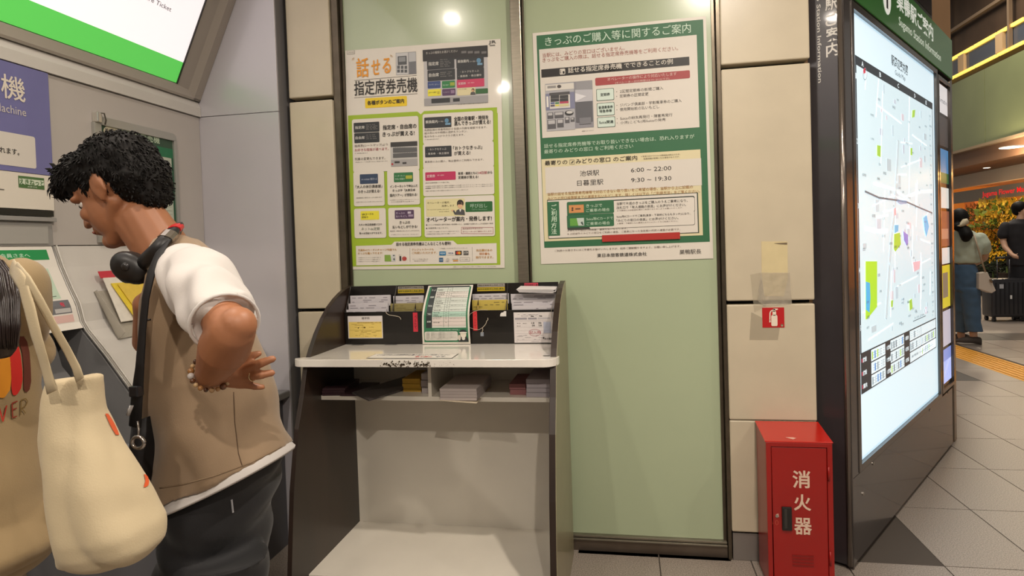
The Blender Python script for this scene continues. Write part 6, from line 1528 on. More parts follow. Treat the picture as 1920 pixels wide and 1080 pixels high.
def vfold(c):
    f = 0.010*nz(c, 7, 1) + 0.004*math.sin(c.x*60 - c.z*30 + 5*nz(c, 3, 4))*max(0, min(1, (1.25-c.z)*6))
    f += 0.005*math.sin(c.z*26 + c.x*34 + 3*nz(c, 4, 2))*max(0, min(1, (1.30-c.z)*5))
    d = (c-Q(400, 735, -1.86)).length
    f -= 0.012*math.exp(-(d/0.07)**2)
    return f
vo = v.build('vest', m_vest, t, remesh=0.007, smit=4, fold=vfold)
# collar and arm hole bindings, lying on the cloth
def bvh_of(o_):
    og = Vector(o_['org']); return BVHTree.FromPolygons([v_.co+og for v_ in o_.data.vertices], [tuple(p_.vertices) for p_ in o_.data.polygons])
def cling(bv_, pts, off=0.001, n=6):
    out = []
    for (xa, ya), (xb, yb) in zip(pts, pts[1:]):
        for k_ in range(n):
            h_ = bv_.ray_cast(CAM, ray(xa+(xb-xa)*k_/n, ya+(yb-ya)*k_/n).normalized(), 6)
            if h_[0] is not None: out.append(h_[0]+h_[1]*off)
    return out
bvv = bvh_of(vo)
m_bind = mat('vest_binding', '#7d6850', 0.85)
def ringpts(pts): return [Q(*p) for p in pts]
MB().tube(cling(bvv, [(300, 512), (302, 490), (312, 474), (330, 464), (352, 461), (376, 467), (398, 482), (420, 508), (438, 538)]), 0.0055, 8).build('arm_binding', m_bind, t, smooth=True)
MB().tube(cling(bvv, [(304, 500), (305, 530), (312, 565), (328, 595), (352, 622)]), 0.0045, 8).build('arm_binding', m_bind, t, smooth=True)
MB().tube(cling(bvv, [(290, 482), (300, 462), (315, 448), (332, 440), (345, 437)], 0.002), 0.0070, 8).build('neck_binding', m_bind, t, smooth=True)
MB().tube(cling(bvv, [(300, 915), (345, 908), (400, 893), (470, 868), (538, 832)], 0.0004), 0.0014, 6).build('hem_seam', m_bind, t, smooth=True)
MB().tube(cling(bvv, [(438, 735), (440, 790), (447, 850), (456, 880)], 0.0002), 0.0012, 6).build('side_seam', mat('seam_dark', '#5c4836', 0.9), t, smooth=True)
cp = cling(bvv, [(272, 600), (282, 599), (283, 599)], 0.001)
if len(cp) > 2: MB().tube(cp, 0.002, 4).build('chest_print', mat('print_dark', '#3a322c', 0.7), t)
# white t-shirt: sleeve and the hem under the vest
m_tee = mat('white_cotton', '#c8c2bd', 0.8, bump=0.05, bscale=400, sheen=0.2)
sl_ = MB()
AX0, AX1 = Q(356, 503, -1.82), Q(421, 603, -1.985)
d_ = (AX1-AX0).normalized(); sx = d_.cross(Vector((0, 1, 0))).normalized(); sy = d_.cross(sx).normalized()
R_ = lambda k_, r_, ry: (AX0.lerp(AX1, k_), sx*r_, sy*ry)
sl_.loft([R_(-0.14, 0.030, 0.040), R_(-0.05, 0.048, 0.058), R_(0.10, 0.058, 0.070), R_(0.35, 0.062, 0.072), R_(0.6, 0.061, 0.068), R_(0.85, 0.058, 0.063), R_(1.0, 0.057, 0.061)], 28, e=0.95)
def tfold(c):
    q = (c-AX0).dot(d_); r = (c-AX0).dot(sx)
    return 0.006*math.sin(q*48 + r*80 + 5*nz(c, 6, 5)) + 0.012*nz(c, 13, 8)
slo = sl_.build('tshirt_sleeve', m_tee, t, remesh=0.005, smit=3, fold=tfold)
cuff = MB(); e1 = AX1 + d_*0.004
cuff.tube([e1 + sx*(0.057*math.cos(2*PI*k_/28)) + sy*(0.061*math.sin(2*PI*k_/28)) for k_ in range(29)], 0.0035, 6, cap=False); cuff.build('sleeve_hem', m_tee, t, smooth=True)
h = MB()
h.loft([sec(305, 900, 530, 830, YM, 0.135), sec(290, 938, 552, 853, YM, 0.172), sec(292, 942, 551, 858, YM, 0.170), sec(300, 925, 540, 845, YM, 0.155)], 48, cap=False, e=0.92); h.build('tshirt_hem', m_tee, t, smooth=True)
MB().ell(Q(484, 662, -1.60), (0.020, 0.05, 0.042)).build('tshirt_bulge', m_tee, t, smooth=True) if False else None
# trousers
m_trs = mat('black_trousers', '#0e0d10', 0.75, bump=0.06, bscale=300, sheen=0.1)
tr = MB()
tr.loft([sec(300, 900, 535, 830, YM, 0.145), sec(298, 940, 531, 885, YM, 0.150), sec(296, 985, 516, 945, YM, 0.150), sec(285, 1040, 508, 1010, YM, 0.150), sec(270, 1080, 508, 1070, YM, 0.150)], 36)
K_ = lambda x, y, z, r, rz=None: (Vector((x, y, z)), Vector((r, 0, 0)), Vector((0, r*0.95, 0)))
n1 = Q(418, 1040, -1.76); n2 = Q(375, 1040, -1.60)
tr.loft([(n1, (0.105, 0, 0), (0, 0.09, 0)), K_(-0.985, -1.77, 0.60, 0.115), K_(-1.00, -1.77, 0.35, 0.105), K_(-1.01, -1.77, 0.14, 0.10), K_(-1.01, -1.77, 0.055, 0.098)], 30)
tr.loft([(n2, (0.105, 0, 0), (0, 0.09, 0)), K_(-1.11, -1.56, 0.60, 0.112), K_(-1.11, -1.55, 0.35, 0.10), K_(-1.11, -1.55, 0.14, 0.095), K_(-1.11, -1.55, 0.055, 0.093)], 30)
tro = tr.build('trousers', m_trs, t, remesh=0.009, smit=3, fold=lambda c: 0.006*math.sin(c.z*40+c.x*25+4*nz(c, 5, 4))+0.004*nz(c, 14, 2))
MB().tube(cling(bvh_of(tro), [(434, 937), (437, 965)], 0.001), 0.0022, 6).build('trouser_tag', mat('tag_grey', '#a9a9ae', 0.6), t)
m_shoe = mat('black_shoe', '#1b1a1a', 0.5)
for yy, x0 in ((-1.77, -1.02), (-1.55, -1.12)):
    so = MB().loft([((x0+0.075, yy, 0.045), (0, 0.030, 0), (0, 0, 0.040)), ((x0+0.03, yy, 0.055), (0, 0.043, 0), (0, 0, 0.052)), ((x0-0.06, yy, 0.052), (0, 0.047, 0), (0, 0, 0.048)), ((x0-0.14, yy, 0.040), (0, 0.052, 0), (0, 0, 0.036)), ((x0-0.20, yy, 0.034), (0, 0.045, 0), (0, 0, 0.028)), ((x0-0.225, yy, 0.030), (0, 0.02, 0), (0, 0, 0.014))], 20, e=0.8).build('shoe', m_shoe, t, smooth=True)
    MB().prism([(x0+0.09, yy-0.035), (x0+0.09, yy+0.035), (x0-0.14, yy+0.055), (x0-0.22, yy+0.035), (x0-0.235, yy), (x0-0.22, yy-0.035), (x0-0.14, yy-0.055)], 'z', 0.0, 0.022).build('sole', mat('sole', '#2a2928', 0.7), so, bevel=0.003)
# bracelet and ring
bc = WR.lerp(EL, 0.10); bd = (EL-WR).normalized(); b1 = bd.cross(Vector((0, 0, 1))).normalized(); b2 = bd.cross(b1).normalized()
cols = ['#a87e52', '#5f3a22', '#b8996f', '#94683c', '#4a2a18', '#ad8a60']
NB = 22
for k_ in range(NB):
    a_ = 2*PI*k_/NB; r_ = 0.0066 if k_ % 7 == 0 else 0.0052 if k_ % 2 else 0.0046
    col = cols[k_ % 6] if k_ % 11 else '#bdb6b2'
    MB().ell(bc + b1*(0.037*math.cos(a_)) + b2*(0.037*math.sin(a_)) + bd*(-0.004*math.cos(a_)), (r_, r_, r_), 10, 8).build('bracelet_bead', mat('bead_'+col[1:], col, 0.25, coat=0.4), t, smooth=True)
a_, b_ = kn_[2], tipsF[2][0]; q_ = a_.lerp(b_, 0.55); dd = (b_-a_).normalized(); r1 = dd.cross(Vector((0, 1, 0))).normalized(); r2 = dd.cross(r1)
MB().tube([q_ + r1*(0.0100*math.cos(2*PI*k_/18)) + r2*(0.0100*math.sin(2*PI*k_/18)) for k_ in range(19)], 0.0012, 6, cap=False).build('ring', mat('gold', '#e0c79a', 0.2, metal=1.0), t, smooth=True)

# headphones round his neck
m_hp = mat('headphone_black', '#1c1a1a', 0.4)
t = thing('headphones', 'black over-ear headphones with red and silver accents resting round the man\'s neck', 'headphones', tuple(Q(300, 460, -1.78)))
near = [Q(336, 430, -1.66), Q(333, 425, -1.74), Q(322, 435, -1.795), Q(308, 450, -1.825), Q(292, 468, -1.835), Q(275, 486, -1.83), Q(262, 500, -1.82)]
MB().tube(near, [0.014, 0.015, 0.015, 0.014, 0.014, 0.016, 0.014], 10, flat=(0.55, Vector((0.4, -1, 0.2)))).build('headband', m_hp, t, smooth=True)
far = [Q(336, 430, -1.66), Q(330, 430, -1.58), Q(316, 445, -1.54), Q(290, 470, -1.53), Q(268, 492, -1.54)]
MB().tube(far, 0.014, 10, flat=(0.55, Vector((0.3, 1, 0.2)))).build('headband', m_hp, t, smooth=True)
def band(a, b, m, nm, r=0.0165):
    a_, b_ = near_pt(a), near_pt(b); MB().tube([a_, b_], r, 10, flat=(0.6, Vector((0.4, -1, 0.2)))).build(nm, m, t)
def near_pt(s):
    i_ = int(s); return near[i_].lerp(near[min(i_+1, len(near)-1)], s-i_)
band(1.15, 1.75, mat('accent_red', '#b5141a', 0.35), 'red_accent'); band(2.15, 2.9, mat('accent_silver', '#b9b2a8', 0.18, metal=0.9), 'silver_accent')
for (x, y, Y, sg, lb) in ((248, 502, -1.81, -1, 'ear_cup'), (245, 505, -1.55, 1, 'ear_cup')):
    c = Q(x, y, Y); axd = Vector((0.10, -1*(-sg), 0.15)).normalized() if False else Vector((0.25, sg, 0.1)).normalized()
    e1 = axd.cross(Vector((0.55, 0, 0.8))).normalized(); e2 = axd.cross(e1)
    secs = [(c-axd*0.030, 0.55), (c-axd*0.022, 0.92), (c-axd*0.004, 1.0), (c+axd*0.006, 0.86), (c+axd*0.016, 0.96), (c+axd*0.026, 0.80), (c+axd*0.030, 0.4)]
    MB().loft([(p_, e1*0.044*k_, e2*0.034*k_) for p_, k_ in secs], 24).build(lb, m_hp, t, smooth=True)
    MB().ell(c+axd*0.030, (0.010, 0.006, 0.010)).build('cup_badge', mat('badge', '#3a3838', 0.25, metal=0.5), t, smooth=True)

# shoulder strap and dark bag in front of him
m_strap = mat('strap_black', '#131113', 0.6, bump=0.05, bscale=600)
t = thing('shoulder_bag', 'black shoulder bag with a wide strap and a metal charm, hanging at the man\'s front', 'bag', tuple(Q(262, 840, -1.86)))
sp = [(338, 436, -1.70), (322, 444, -1.80), (300, 472, -1.862), (284, 510, -1.885), (273, 560, -1.893), (267, 620, -1.893), (262, 690, -1.893), (257, 740, -1.89), (253, 800, -1.885)]
MB().tube([Q(*p) for p in sp], [0.010, 0.011, 0.010, 0.009, 0.0085, 0.0085, 0.010, 0.013, 0.014], 8, flat=(0.28, Vector((0.1, -1, 0)))).build('strap', m_strap, t, smooth=True)
MB().box(Q(250, 722, -1.89).x, -1.905, Q(250, 742, -1.89).z, Q(267, 722, -1.89).x, -1.885, Q(250, 722, -1.89).z).build('strap_buckle', mat('buckle', '#232226', 0.3), t, bevel=0.003)
MB().loft([sec(246, 785, 270, 780, -1.83, 0.05), sec(240, 830, 276, 830, -1.83, 0.06), sec(238, 900, 285, 900, -1.83, 0.06), sec(240, 960, 290, 960, -1.83, 0.055), sec(246, 985, 285, 985, -1.83, 0.04)], 20, e=0.7).build('pouch', m_strap, t, smooth=True, bevel=0)
ct = Q(259, 830, -1.92)
MB().tube([ct + Vector((0.014*math.cos(2*PI*k_/16), 0, 0.012*math.sin(2*PI*k_/16))) for k_ in range(17)], 0.004, 6, cap=False).build('metal_charm', mat('charm', '#b5aea8', 0.25, metal=0.9), t, smooth=True)
MB().tube([Q(258, 790, -1.91), Q(260, 805, -1.915), Q(259, 820, -1.92)], 0.0022, 6).build('charm_chain', mat('charm', '#b5aea8'), t, smooth=True)
MB().tube([Q(242, 768, -1.905), Q(247, 760, -1.908), Q(240, 778, -1.908)], 0.004, 6).build('white_clip', mat('clip_white', '#c9c6c4', 0.3), t, smooth=True)

# ---------------- woman at the left edge, seen from behind
YW = -2.14
t = thing('person', 'woman with long dark hair in a loose khaki printed t-shirt, carrying the tote bag', 'person', (-1.30, YW, 0))
woman = t
body = MB()
hcw = Q(-150, 375, -2.14); Ww, axw = head_parts(hcw, math.radians(12), 1.02, (-0.85, 0.5, 0), body)
body.cap(Q(-130, 430, -2.14), 0.05, Q(-90, 500, -2.14), 0.06)
body.chain([(Q(-150, 560, YW), 0.07), (Q(-150, 700, YW), 0.08), (Q(-150, 900, YW), 0.09)])
body.chain([(Q(25, 560, -2.12), 0.036), (Q(45, 640, -2.06), 0.028), (Q(-10, 680, -1.92), 0.026), (Q(-45, 680, -1.82), 0.022)])
palmw = Q(-50, 680, -1.80); body.ell(palmw, (0.035, 0.02, 0.04))
for i_ in range(4): body.chain([(palmw+Vector((-0.02, 0.0, -0.02+i_*0.016)), 0.009), (palmw+Vector((-0.055, 0.008, -0.02+i_*0.018)), 0.008), (palmw+Vector((-0.085, 0.012, -0.022+i_*0.018)), 0.006)], 10)
body.chain([(palmw+Vector((0.0, 0.0, 0.02)), 0.010), (palmw+Vector((-0.03, -0.01, 0.055)), 0.008)], 10)
body.chain([(Q(-330, 560, -2.12), 0.045), (Q(-380, 680, -2.05), 0.036), (Q(-350, 760, -1.95), 0.028)])
for x, y in ((-1.22, -2.20), (-1.34, -2.08)): body.chain([(Vector((x, y, 0.86)), 0.09), (Vector((x, y, 0.50)), 0.065), (Vector((x+0.01, y, 0.09)), 0.042), (Vector((x-0.11, y+0.02, 0.045)), 0.032)])
body.build('body', m_skin, t, remesh=0.0065, smit=3)
hm = MB()
for p_, r_ in (((-0.02, 0, 0.045), (0.112, 0.092, 0.10)), ((-0.06, 0, -0.02), (0.08, 0.09, 0.10))): hm.ell(Ww(*p_), r_, 20, 14, axw)
hm.loft([sec(-220, 420, -70, 430, -2.20, 0.075), sec(-170, 470, -10, 478, -2.225, 0.06), sec(-140, 515, 22, 515, -2.235, 0.055), sec(-120, 560, 36, 560, -2.25, 0.05), sec(-100, 610, 42, 615, -2.255, 0.042), sec(-60, 650, 36, 652, -2.255, 0.032), sec(-20, 672, 22, 675, -2.255, 0.015)], 24)
hw = hm.build('hair', mat('dark_brown_hair', '#211512', 0.38, bump=0.15, bscale=90, stretch=(1, 1, 0.08)), t, remesh=0.007, smit=3, fold=lambda v: 0.002*nz(v, 30, 1))
bvw = bvh_of(hw); st = MB(); rs_ = random.Random(3)
for _ in range(150):
    xa = rs_.uniform(-110, 26); e_ = rs_.uniform(0.75, 1.0)
    pts_ = [(xa*0.85-30, 470), (xa, 515), (xa*0.95+8, 560), (xa*0.8+12, 610), (xa*0.55+12, 610+60*e_)]
    c_ = cling(bvw, pts_, rs_.uniform(0.000, 0.004), 4)
    if len(c_) > 5 and all((a-b).length < 0.06 for a, b in zip(c_, c_[1:])):
        n_ = len(c_); st.tube(c_, [0.0022*(1-0.75*(i_/(n_-1))**2) for i_ in range(n_)], 5)
st.build('hair_strands', mat('dark_brown_hair', '#211512'), t, smooth=True)
m_kh = mat('khaki_cotton', '#957f5b', 0.85, bump=0.08, bscale=420, var=0.05, scale=5, sheen=0.15)
sh = MB()
sh.loft([sec(-230, 462, 8, 486, YW, 0.06), sec(-330, 500, 45, 512, YW, 0.095), sec(-370, 560, 60, 565, YW, 0.11), sec(-370, 640, 66, 650, YW, 0.115), sec(-370, 730, 72, 740, YW, 0.125), sec(-380, 830, 84, 840, YW, 0.135), sec(-390, 930, 99, 940, YW, 0.145), sec(-400, 1035, 119, 1032, YW, 0.15), sec(-400, 1080, 98, 1068, YW, 0.15), sec(-390, 1110, 60, 1100, YW, 0.145)], 40, e=0.9)
a0 = Q(28, 540, -2.15); a1 = Q(60, 660, -2.08)
sh.chain([(a0, 0.045), (a0.lerp(a1, 0.5), 0.040), (a1, 0.032)])
a0 = Q(-330, 545, -2.12); a1 = Q(-390, 660, -2.06); sh.chain([(a0, 0.06), (a1, 0.058)])
shirt = sh.build('tshirt', m_kh, t, remesh=0.007, smit=4, fold=lambda c: 0.012*(abs(math.sin(c.z*11+c.x*24+4*nz(c, 3, 2)))-0.5)+0.007*nz(c, 9, 6))
sk = MB(); sk.loft([(Vector((-1.28, YW, 0.98)), (0.17, 0, 0), (0, 0.14, 0)), (Vector((-1.28, YW, 0.75)), (0.20, 0, 0), (0, 0.18, 0)), (Vector((-1.28, YW, 0.40)), (0.22, 0, 0), (0, 0.20, 0)), (Vector((-1.28, YW, 0.22)), (0.23, 0, 0), (0, 0.21, 0))], 30)
sk.build('skirt', mat('skirt_beige', '#9a8c78', 0.8), t, remesh=0.01, smit=2, fold=lambda c: 0.008*math.sin(math.atan2(c.y-YW, c.x+1.28)*14))
# print on the back of the shirt, lying on the cloth
dg = bpy.context.evaluated_depsgraph_get(); dg.update()
sv = [v_.co + Vector(shirt['org']) for v_ in shirt.data.vertices]; bv = BVHTree.FromPolygons(sv, [tuple(p_.vertices) for p_ in shirt.data.polygons])
def cloth(x, y, off=0.0015):
    d = ray(x, y).normalized(); hit = bv.ray_cast(CAM, d, 5)
    return hit[0] + hit[1]*off if hit[0] is not None else None
def ribbon(rows, col, nm):
    """rows: (xl, xr, y) cut across a painted stroke"""
    mb = MB(); N = 5; R2 = []
    for a_, b_ in zip(rows, rows[1:]):
        for k_ in range(4): R2.append(tuple(a_[i_]+(b_[i_]-a_[i_])*k_/4 for i_ in range(3)))
    R2.append(rows[-1]); grid = [[cloth(xl+(xr-xl)*j/N, y) for j in range(N+1)] for xl, xr, y in R2]
    for g0, g1 in zip(grid, grid[1:]):
        for j in range(N):
            q = [g0[j], g0[j+1], g1[j+1], g1[j]]
            if all(c is not None for c in q): mb.add(q, [(0, 1, 2, 3)], raw=True)
    mb.build(nm, mat('textile_'+col[1:], col, 0.85), t, smooth=True)
ribbon([(-60, 16, 636), (-60, 19, 670), (-50, 20, 710), (-40, 18, 730), (-10, 10, 742), (2, 6, 746)], '#d98c1e', 'shirt_print')
ribbon([(22, 34, 650), (17, 37, 665), (19, 40, 690), (20, 41, 710), (20, 38, 728), (22, 32, 738), (24, 28, 741)], '#c4231a', 'shirt_print')
ribbon([(34, 44, 630), (34, 50, 640), (40, 54, 660), (43, 56, 690), (43, 57, 715), (43, 54, 730), (46, 50, 735)], '#5f2a1a', 'shirt_print')
ribbon([(-40, 3, 610), (-40, 5, 625), (-38, 4, 640)], '#b5246a', 'shirt_print')
def tstroke(pts, w, col):
    for (xa, ya), (xb, yb) in zip(pts, pts[1:]):
        L = math.hypot(xb-xa, yb-ya); nx, ny = -(yb-ya)/L*w/2, (xb-xa)/L*w/2; mb = MB()
        q = [cloth(xa+nx, ya+ny, 0.002), cloth(xb+nx, yb+ny, 0.002), cloth(xb-nx, yb-ny, 0.002), cloth(xa-nx, ya-ny, 0.002)]
        if all(c is not None for c in q): mb.add(q, [(0, 1, 2, 3)], raw=True); mb.build('shirt_lettering', mat('textile_'+col[1:], col, 0.85), t)
tstroke([(-3, 762), (4, 790), (11, 760)], 2.6, '#b03020')
tstroke([(31, 752), (21, 756), (22, 783)], 2.4, '#8a2c1c'); tstroke([(22, 768), (30, 765)], 2.2, '#8a2c1c'); tstroke([(22, 783), (30, 780)], 2.2, '#8a2c1c')
tstroke([(37, 778), (38, 750), (46, 747), (50, 753), (46, 761), (39, 765), (46, 775)], 1.8, '#7a6030')
# tote bag on her shoulder
m_can = mat('cream_canvas', '#c0af8e', 0.85, bump=0.10, bscale=380, var=0.04, scale=6, sheen=0.1)
t = thing('tote_bag', 'cream canvas tote bag with long straps hanging from the woman\'s shoulder', 'bag', tuple(Q(190, 1050, -2.20)))
YT = -2.20
tb = MB()
tb.loft([sec(86, 712, 192, 699, YT, 0.018), sec(80, 740, 193, 730, YT, 0.026), sec(77, 775, 197, 770, YT, 0.034), sec(76, 815, 218, 815, YT, 0.044), sec(82, 860, 243, 862, YT, 0.052), sec(90, 905, 266, 908, YT, 0.060), sec(98, 950, 284, 952, YT, 0.064), sec(104, 990, 301, 990, YT, 0.064), sec(108, 1025, 297, 1022, YT, 0.056), sec(112, 1048, 275, 1045, YT, 0.042), sec(125, 1060, 245, 1060, YT, 0.02)], 40, e=0.75)
def bfold(c):
    px_ = (c-Q(150, 700, YT)); s_ = c.x*55 + c.z*14
    return 0.006*(abs(math.sin(s_*0.8 + 2.2*nz(c, 5, 3)))-0.5)*min(1, max(0.3, (1.36-c.z)*4)) + 0.005*nz(c, 8, 7) + 0.002*nz(c, 24, 2)
tb.build('bag_body', m_can, t, remesh=0.006, smit=2, fold=bfold)
def strap(pts, nm, w=0.0115):
    MB().tube([Q(*p) for p in pts], w, 10, flat=(0.16, Vector((-0.25, -1, 0.1)))).build(nm, m_can, t, smooth=True)
strap([(30, 502, -2.235), (52, 528, -2.262), (75, 566, -2.262), (100, 612, -2.252), (125, 655, -2.242), (143, 690, -2.232), (150, 712, -2.235)], 'strap', 0.010)
strap([(22, 500, -2.225), (42, 530, -2.258), (56, 580, -2.268), (68, 630, -2.266), (80, 670, -2.258), (92, 712, -2.246), (98, 735, -2.248)], 'strap', 0.013)
tb2 = MB()
for (x, y) in ((205, 800), (272, 900)): pass
bt_ = [o_ for o_ in bpy.data.objects if o_.parent == t and o_.name.startswith('bag_body')][0]
sv = [v_.co + Vector(bt_['org']) for v_ in bt_.data.vertices]; bv = BVHTree.FromPolygons(sv, [tuple(p_.vertices) for p_ in bt_.data.polygons])
ribbon([(196, 201, 776), (200, 208, 786), (205, 214, 797), (211, 219, 808), (216, 222, 816)], '#c9562c', 'bag_print')
ribbon([(268, 271, 890), (270, 276, 895), (271, 278, 903), (269, 277, 910), (268, 272, 914)], '#cf5424', 'bag_print')

# ---------------- woman walking past in the distance
t = thing('person', 'woman with white hair tie, mint top and blue jeans walking beyond the kiosk', 'person', (4.42, 6.3, 0))
YB = 6.3
def V3(x, y, dy=0.0): return Q(x, y, YB+dy)
body = MB()
hcb = V3(1799, 412); head_parts(hcb, 0.1, 1.08, (-0.4, 0.9, 0), body, True)
body.cap(V3(1799, 425), 0.055, V3(1806, 440), 0.06); body.chain([(V3(1810, 450), 0.10), (V3(1812, 480), 0.10), (V3(1812, 515), 0.10)])
body.chain([(V3(1838, 448, -0.03), 0.05), (V3(1849, 472, -0.03), 0.042), (V3(1846, 485, 0.1), 0.036), (V3(1832, 494, 0.16), 0.026), (V3(1826, 497, 0.2), 0.022)])
for i_ in range(4): body.chain([(V3(1826, 496+i_*0.6, 0.2), 0.011), (V3(1820, 496+i_, 0.24), 0.009)], 8)
body.chain([(V3(1818, 520, -0.02), 0.07), (V3(1822, 590, -0.06), 0.045), (V3(1826, 636, -0.05), 0.045)]); body.chain([(V3(1808, 530, 0.05), 0.07), (V3(1802, 590, 0.12), 0.045), (V3(1802, 632, 0.15), 0.045)])
body.build('body', m_skin2, t, remesh=0.012, smit=2)
hm = MB(); hm.ell(hcb+Vector((0, 0, 0.03)), (0.105, 0.12, 0.125)); hm.ell(V3(1796, 425, -0.08), (0.06, 0.05, 0.06)); hm.chain([(V3(1808, 432, -0.12), 0.07), (V3(1812, 440, -0.15), 0.075), (V3(1811, 446, -0.15), 0.055)])
hm.build('hair', m_hair, t, remesh=0.012, smit=2)
MB().loft([(V3(1797, 422, -0.12), (0.02, 0, 0.01), (0, 0.02, 0)), (V3(1803, 418, -0.15), (0.02, 0, 0.05), (0, 0.035, 0)), (V3(1810, 417, -0.15), (0.02, 0, 0.05), (0, 0.035, 0)), (V3(1815, 418, -0.13), (0.01, 0, 0.02), (0, 0.02, 0))], 14).build('hair_tie', mat('hair_tie', '#cfc2a4', 0.7), t, smooth=True)
top = MB(); top.loft([sec(1790, 432, 1822, 432, YB, 0.09), sec(1788, 446, 1842, 444, YB, 0.14), sec(1788, 465, 1845, 462, YB, 0.16), sec(1789, 482, 1840, 482, YB, 0.16), sec(1789, 494, 1838, 492, YB, 0.15)], 24, e=0.9)
top.chain([(V3(1838, 446, -0.03), 0.075), (V3(1843, 458, -0.04), 0.09), (V3(1845, 466, -0.03), 0.08)])
top.build('knit_top', mat('mint_knit', '#b9c2ae', 0.85, bump=0.2, bscale=120), t, remesh=0.013, smit=3, fold=lambda c: 0.008*nz(c, 14, 1))
j = MB(); j.loft([sec(1790, 496, 1829, 495, YB, 0.14), sec(1788, 510, 1835, 508, YB, 0.16), sec(1789, 528, 1836, 526, YB, 0.165), sec(1790, 545, 1834, 545, YB, 0.15)], 24)
j.loft([(V3(1818, 540, -0.05), (0.115, 0, 0), (0, 0.13, 0)), (V3(1822, 575, -0.06), (0.10, 0, 0), (0, 0.10, 0)), (V3(1824, 605, -0.06), (0.09, 0, 0), (0, 0.105, 0)), (V3(1827, 621, -0.06), (0.095, 0, 0), (0, 0.11, 0))], 24)
j.loft([(V3(1802, 540, 0.06), (0.09, 0, 0), (0, 0.12, 0)), (V3(1802, 575, 0.1), (0.08, 0, 0), (0, 0.10, 0)), (V3(1802, 605, 0.14), (0.08, 0, 0), (0, 0.10, 0)), (V3(1802, 622, 0.16), (0.08, 0, 0), (0, 0.10, 0))], 24)
j.build('jeans', mat('blue_denim', '#46627e', 0.8, var=0.12, scale=7), t, remesh=0.012, smit=3, fold=lambda c: 0.006*nz(c, 13, 1))
for (x, y, dy, z) in ((1822, 650, -0.06, 0), (1800, 640, 0.18, 0)):
    c = V3(x, y, dy); c.z = 0.0
    so = MB().loft([(c+Vector((0.09, -0.02, 0.05)), (0, 0.045, 0), (0, 0, 0.05)), (c+Vector((0.02, 0, 0.06)), (0, 0.055, 0), (0, 0, 0.055)), (c+Vector((-0.09, 0.04, 0.045)), (0, 0.06, 0), (0, 0, 0.04)), (c+Vector((-0.16, 0.07, 0.035)), (0, 0.03, 0), (0, 0, 0.02))], 14, e=0.8).build('sneaker', mat('sneaker_brown', '#4a423c', 0.7), t, smooth=True)
    MB().box(c.x-0.16, c.y-0.04, 0.0, c.x+0.11, c.y+0.09, 0.025).build('sole', mat('sole_pale', '#a39a8e', 0.7), so, bevel=0.01)
t = thing('handbag', 'white shoulder handbag with a thin pale strap on the walking woman\'s arm', 'bag', tuple(V3(1850, 540, -0.2)))
mb = MB(); q = [(1836, 512), (1852, 510), (1868, 545), (1860, 550), (1836, 542)]
P3 = [V3(x, y, -0.22) for x, y in q]
mb.add([p_ for p_ in P3]+[p_+Vector((0, 0.13, 0)) for p_ in P3], [(0, 1, 2, 3, 4), (9, 8, 7, 6, 5)]+[(i_, (i_+1) % 5, 5+(i_+1) % 5, 5+i_) for i_ in range(5)], raw=True); mb.build('bag_body', mat('white_leather', '#d6cabb', 0.4), t, bevel=0.008)
MB().tube([V3(1826, 440, -0.17), V3(1834, 466, -0.22), V3(1842, 494, -0.23), V3(1849, 513, -0.2)], 0.012, 6).build('bag_strap', mat('strap_pale', '#a8957c', 0.5), t, smooth=True)
MB().tube([V3(1856, 524, -0.235), V3(1860, 530, -0.235)], 0.010, 6).build('clasp', mat('clasp', '#8a7c6a', 0.3, metal=0.8), t)

# ---------------- man with the suitcase
YS = 8.9
t = thing('person', 'man in black t-shirt and trousers holding a suitcase before the flower shop', 'person', (6.45, YS, 0))
def V4(x, y, dy=0.0): return Q(x, y, YS+dy)
body = MB(); hcm = V4(1917, 394); head_parts(hcm, -0.05, 1.12, (0.55, -0.8, 0), body)
body.cap(V4(1915, 405), 0.06, V4(1913, 414), 0.065); body.chain([(V4(1912, 430), 0.15), (V4(1914, 470), 0.15), (V4(1916, 500), 0.15)])
body.chain([(V4(1884, 425), 0.06), (V4(1881, 452), 0.046), (V4(1885, 464, -0.1), 0.042), (V4(1898, 478, -0.25), 0.032), (V4(1903, 481, -0.28), 0.034)])
for i_ in range(4): body.chain([(V4(1903, 479+i_*1.3, -0.30), 0.014), (V4(1908, 480+i_*1.2, -0.33), 0.012), (V4(1909, 482+i_*1.0, -0.29), 0.011)], 8)
body.chain([(V4(1903, 478, -0.26), 0.013), (V4(1908, 476, -0.27), 0.011)], 8)
body.chain([(V4(1945, 425), 0.06), (V4(1950, 455), 0.046), (V4(1948, 490), 0.034)])
body.chain([(V4(1908, 505), 0.10), (Vector((6.42, YS, 0.45)), 0.07), (Vector((6.42, YS, 0.09)), 0.05)]); body.chain([(V4(1926, 505), 0.10), (Vector((6.66, YS, 0.45)), 0.07), (Vector((6.68, YS, 0.09)), 0.05)])
body.build('body', m_skin2, t, remesh=0.013, smit=2)
hm = MB(); hm.ell(hcm+Vector((-0.03, 0.03, 0.055)), (0.115, 0.12, 0.10)); hm.ell(hcm+Vector((-0.06, 0.03, 0.0)), (0.075, 0.08, 0.09)); hm.build('hair', m_hair, t, remesh=0.014, smit=2)
ts = MB(); ts.loft([sec(1900, 411, 1928, 411, YS, 0.10), sec(1884, 420, 1945, 420, YS, 0.15), sec(1884, 440, 1946, 440, YS, 0.17), sec(1888, 470, 1944, 470, YS, 0.17), sec(1888, 498, 1944, 498, YS, 0.17)], 24, e=0.9); ts.chain([(V4(1885, 424), 0.08), (V4(1881, 440), 0.085)]); ts.chain([(V4(1945, 424), 0.08), (V4(1949, 440), 0.085)])
m_blkt = mat('black_tshirt', '#1d1b1f', 0.8)
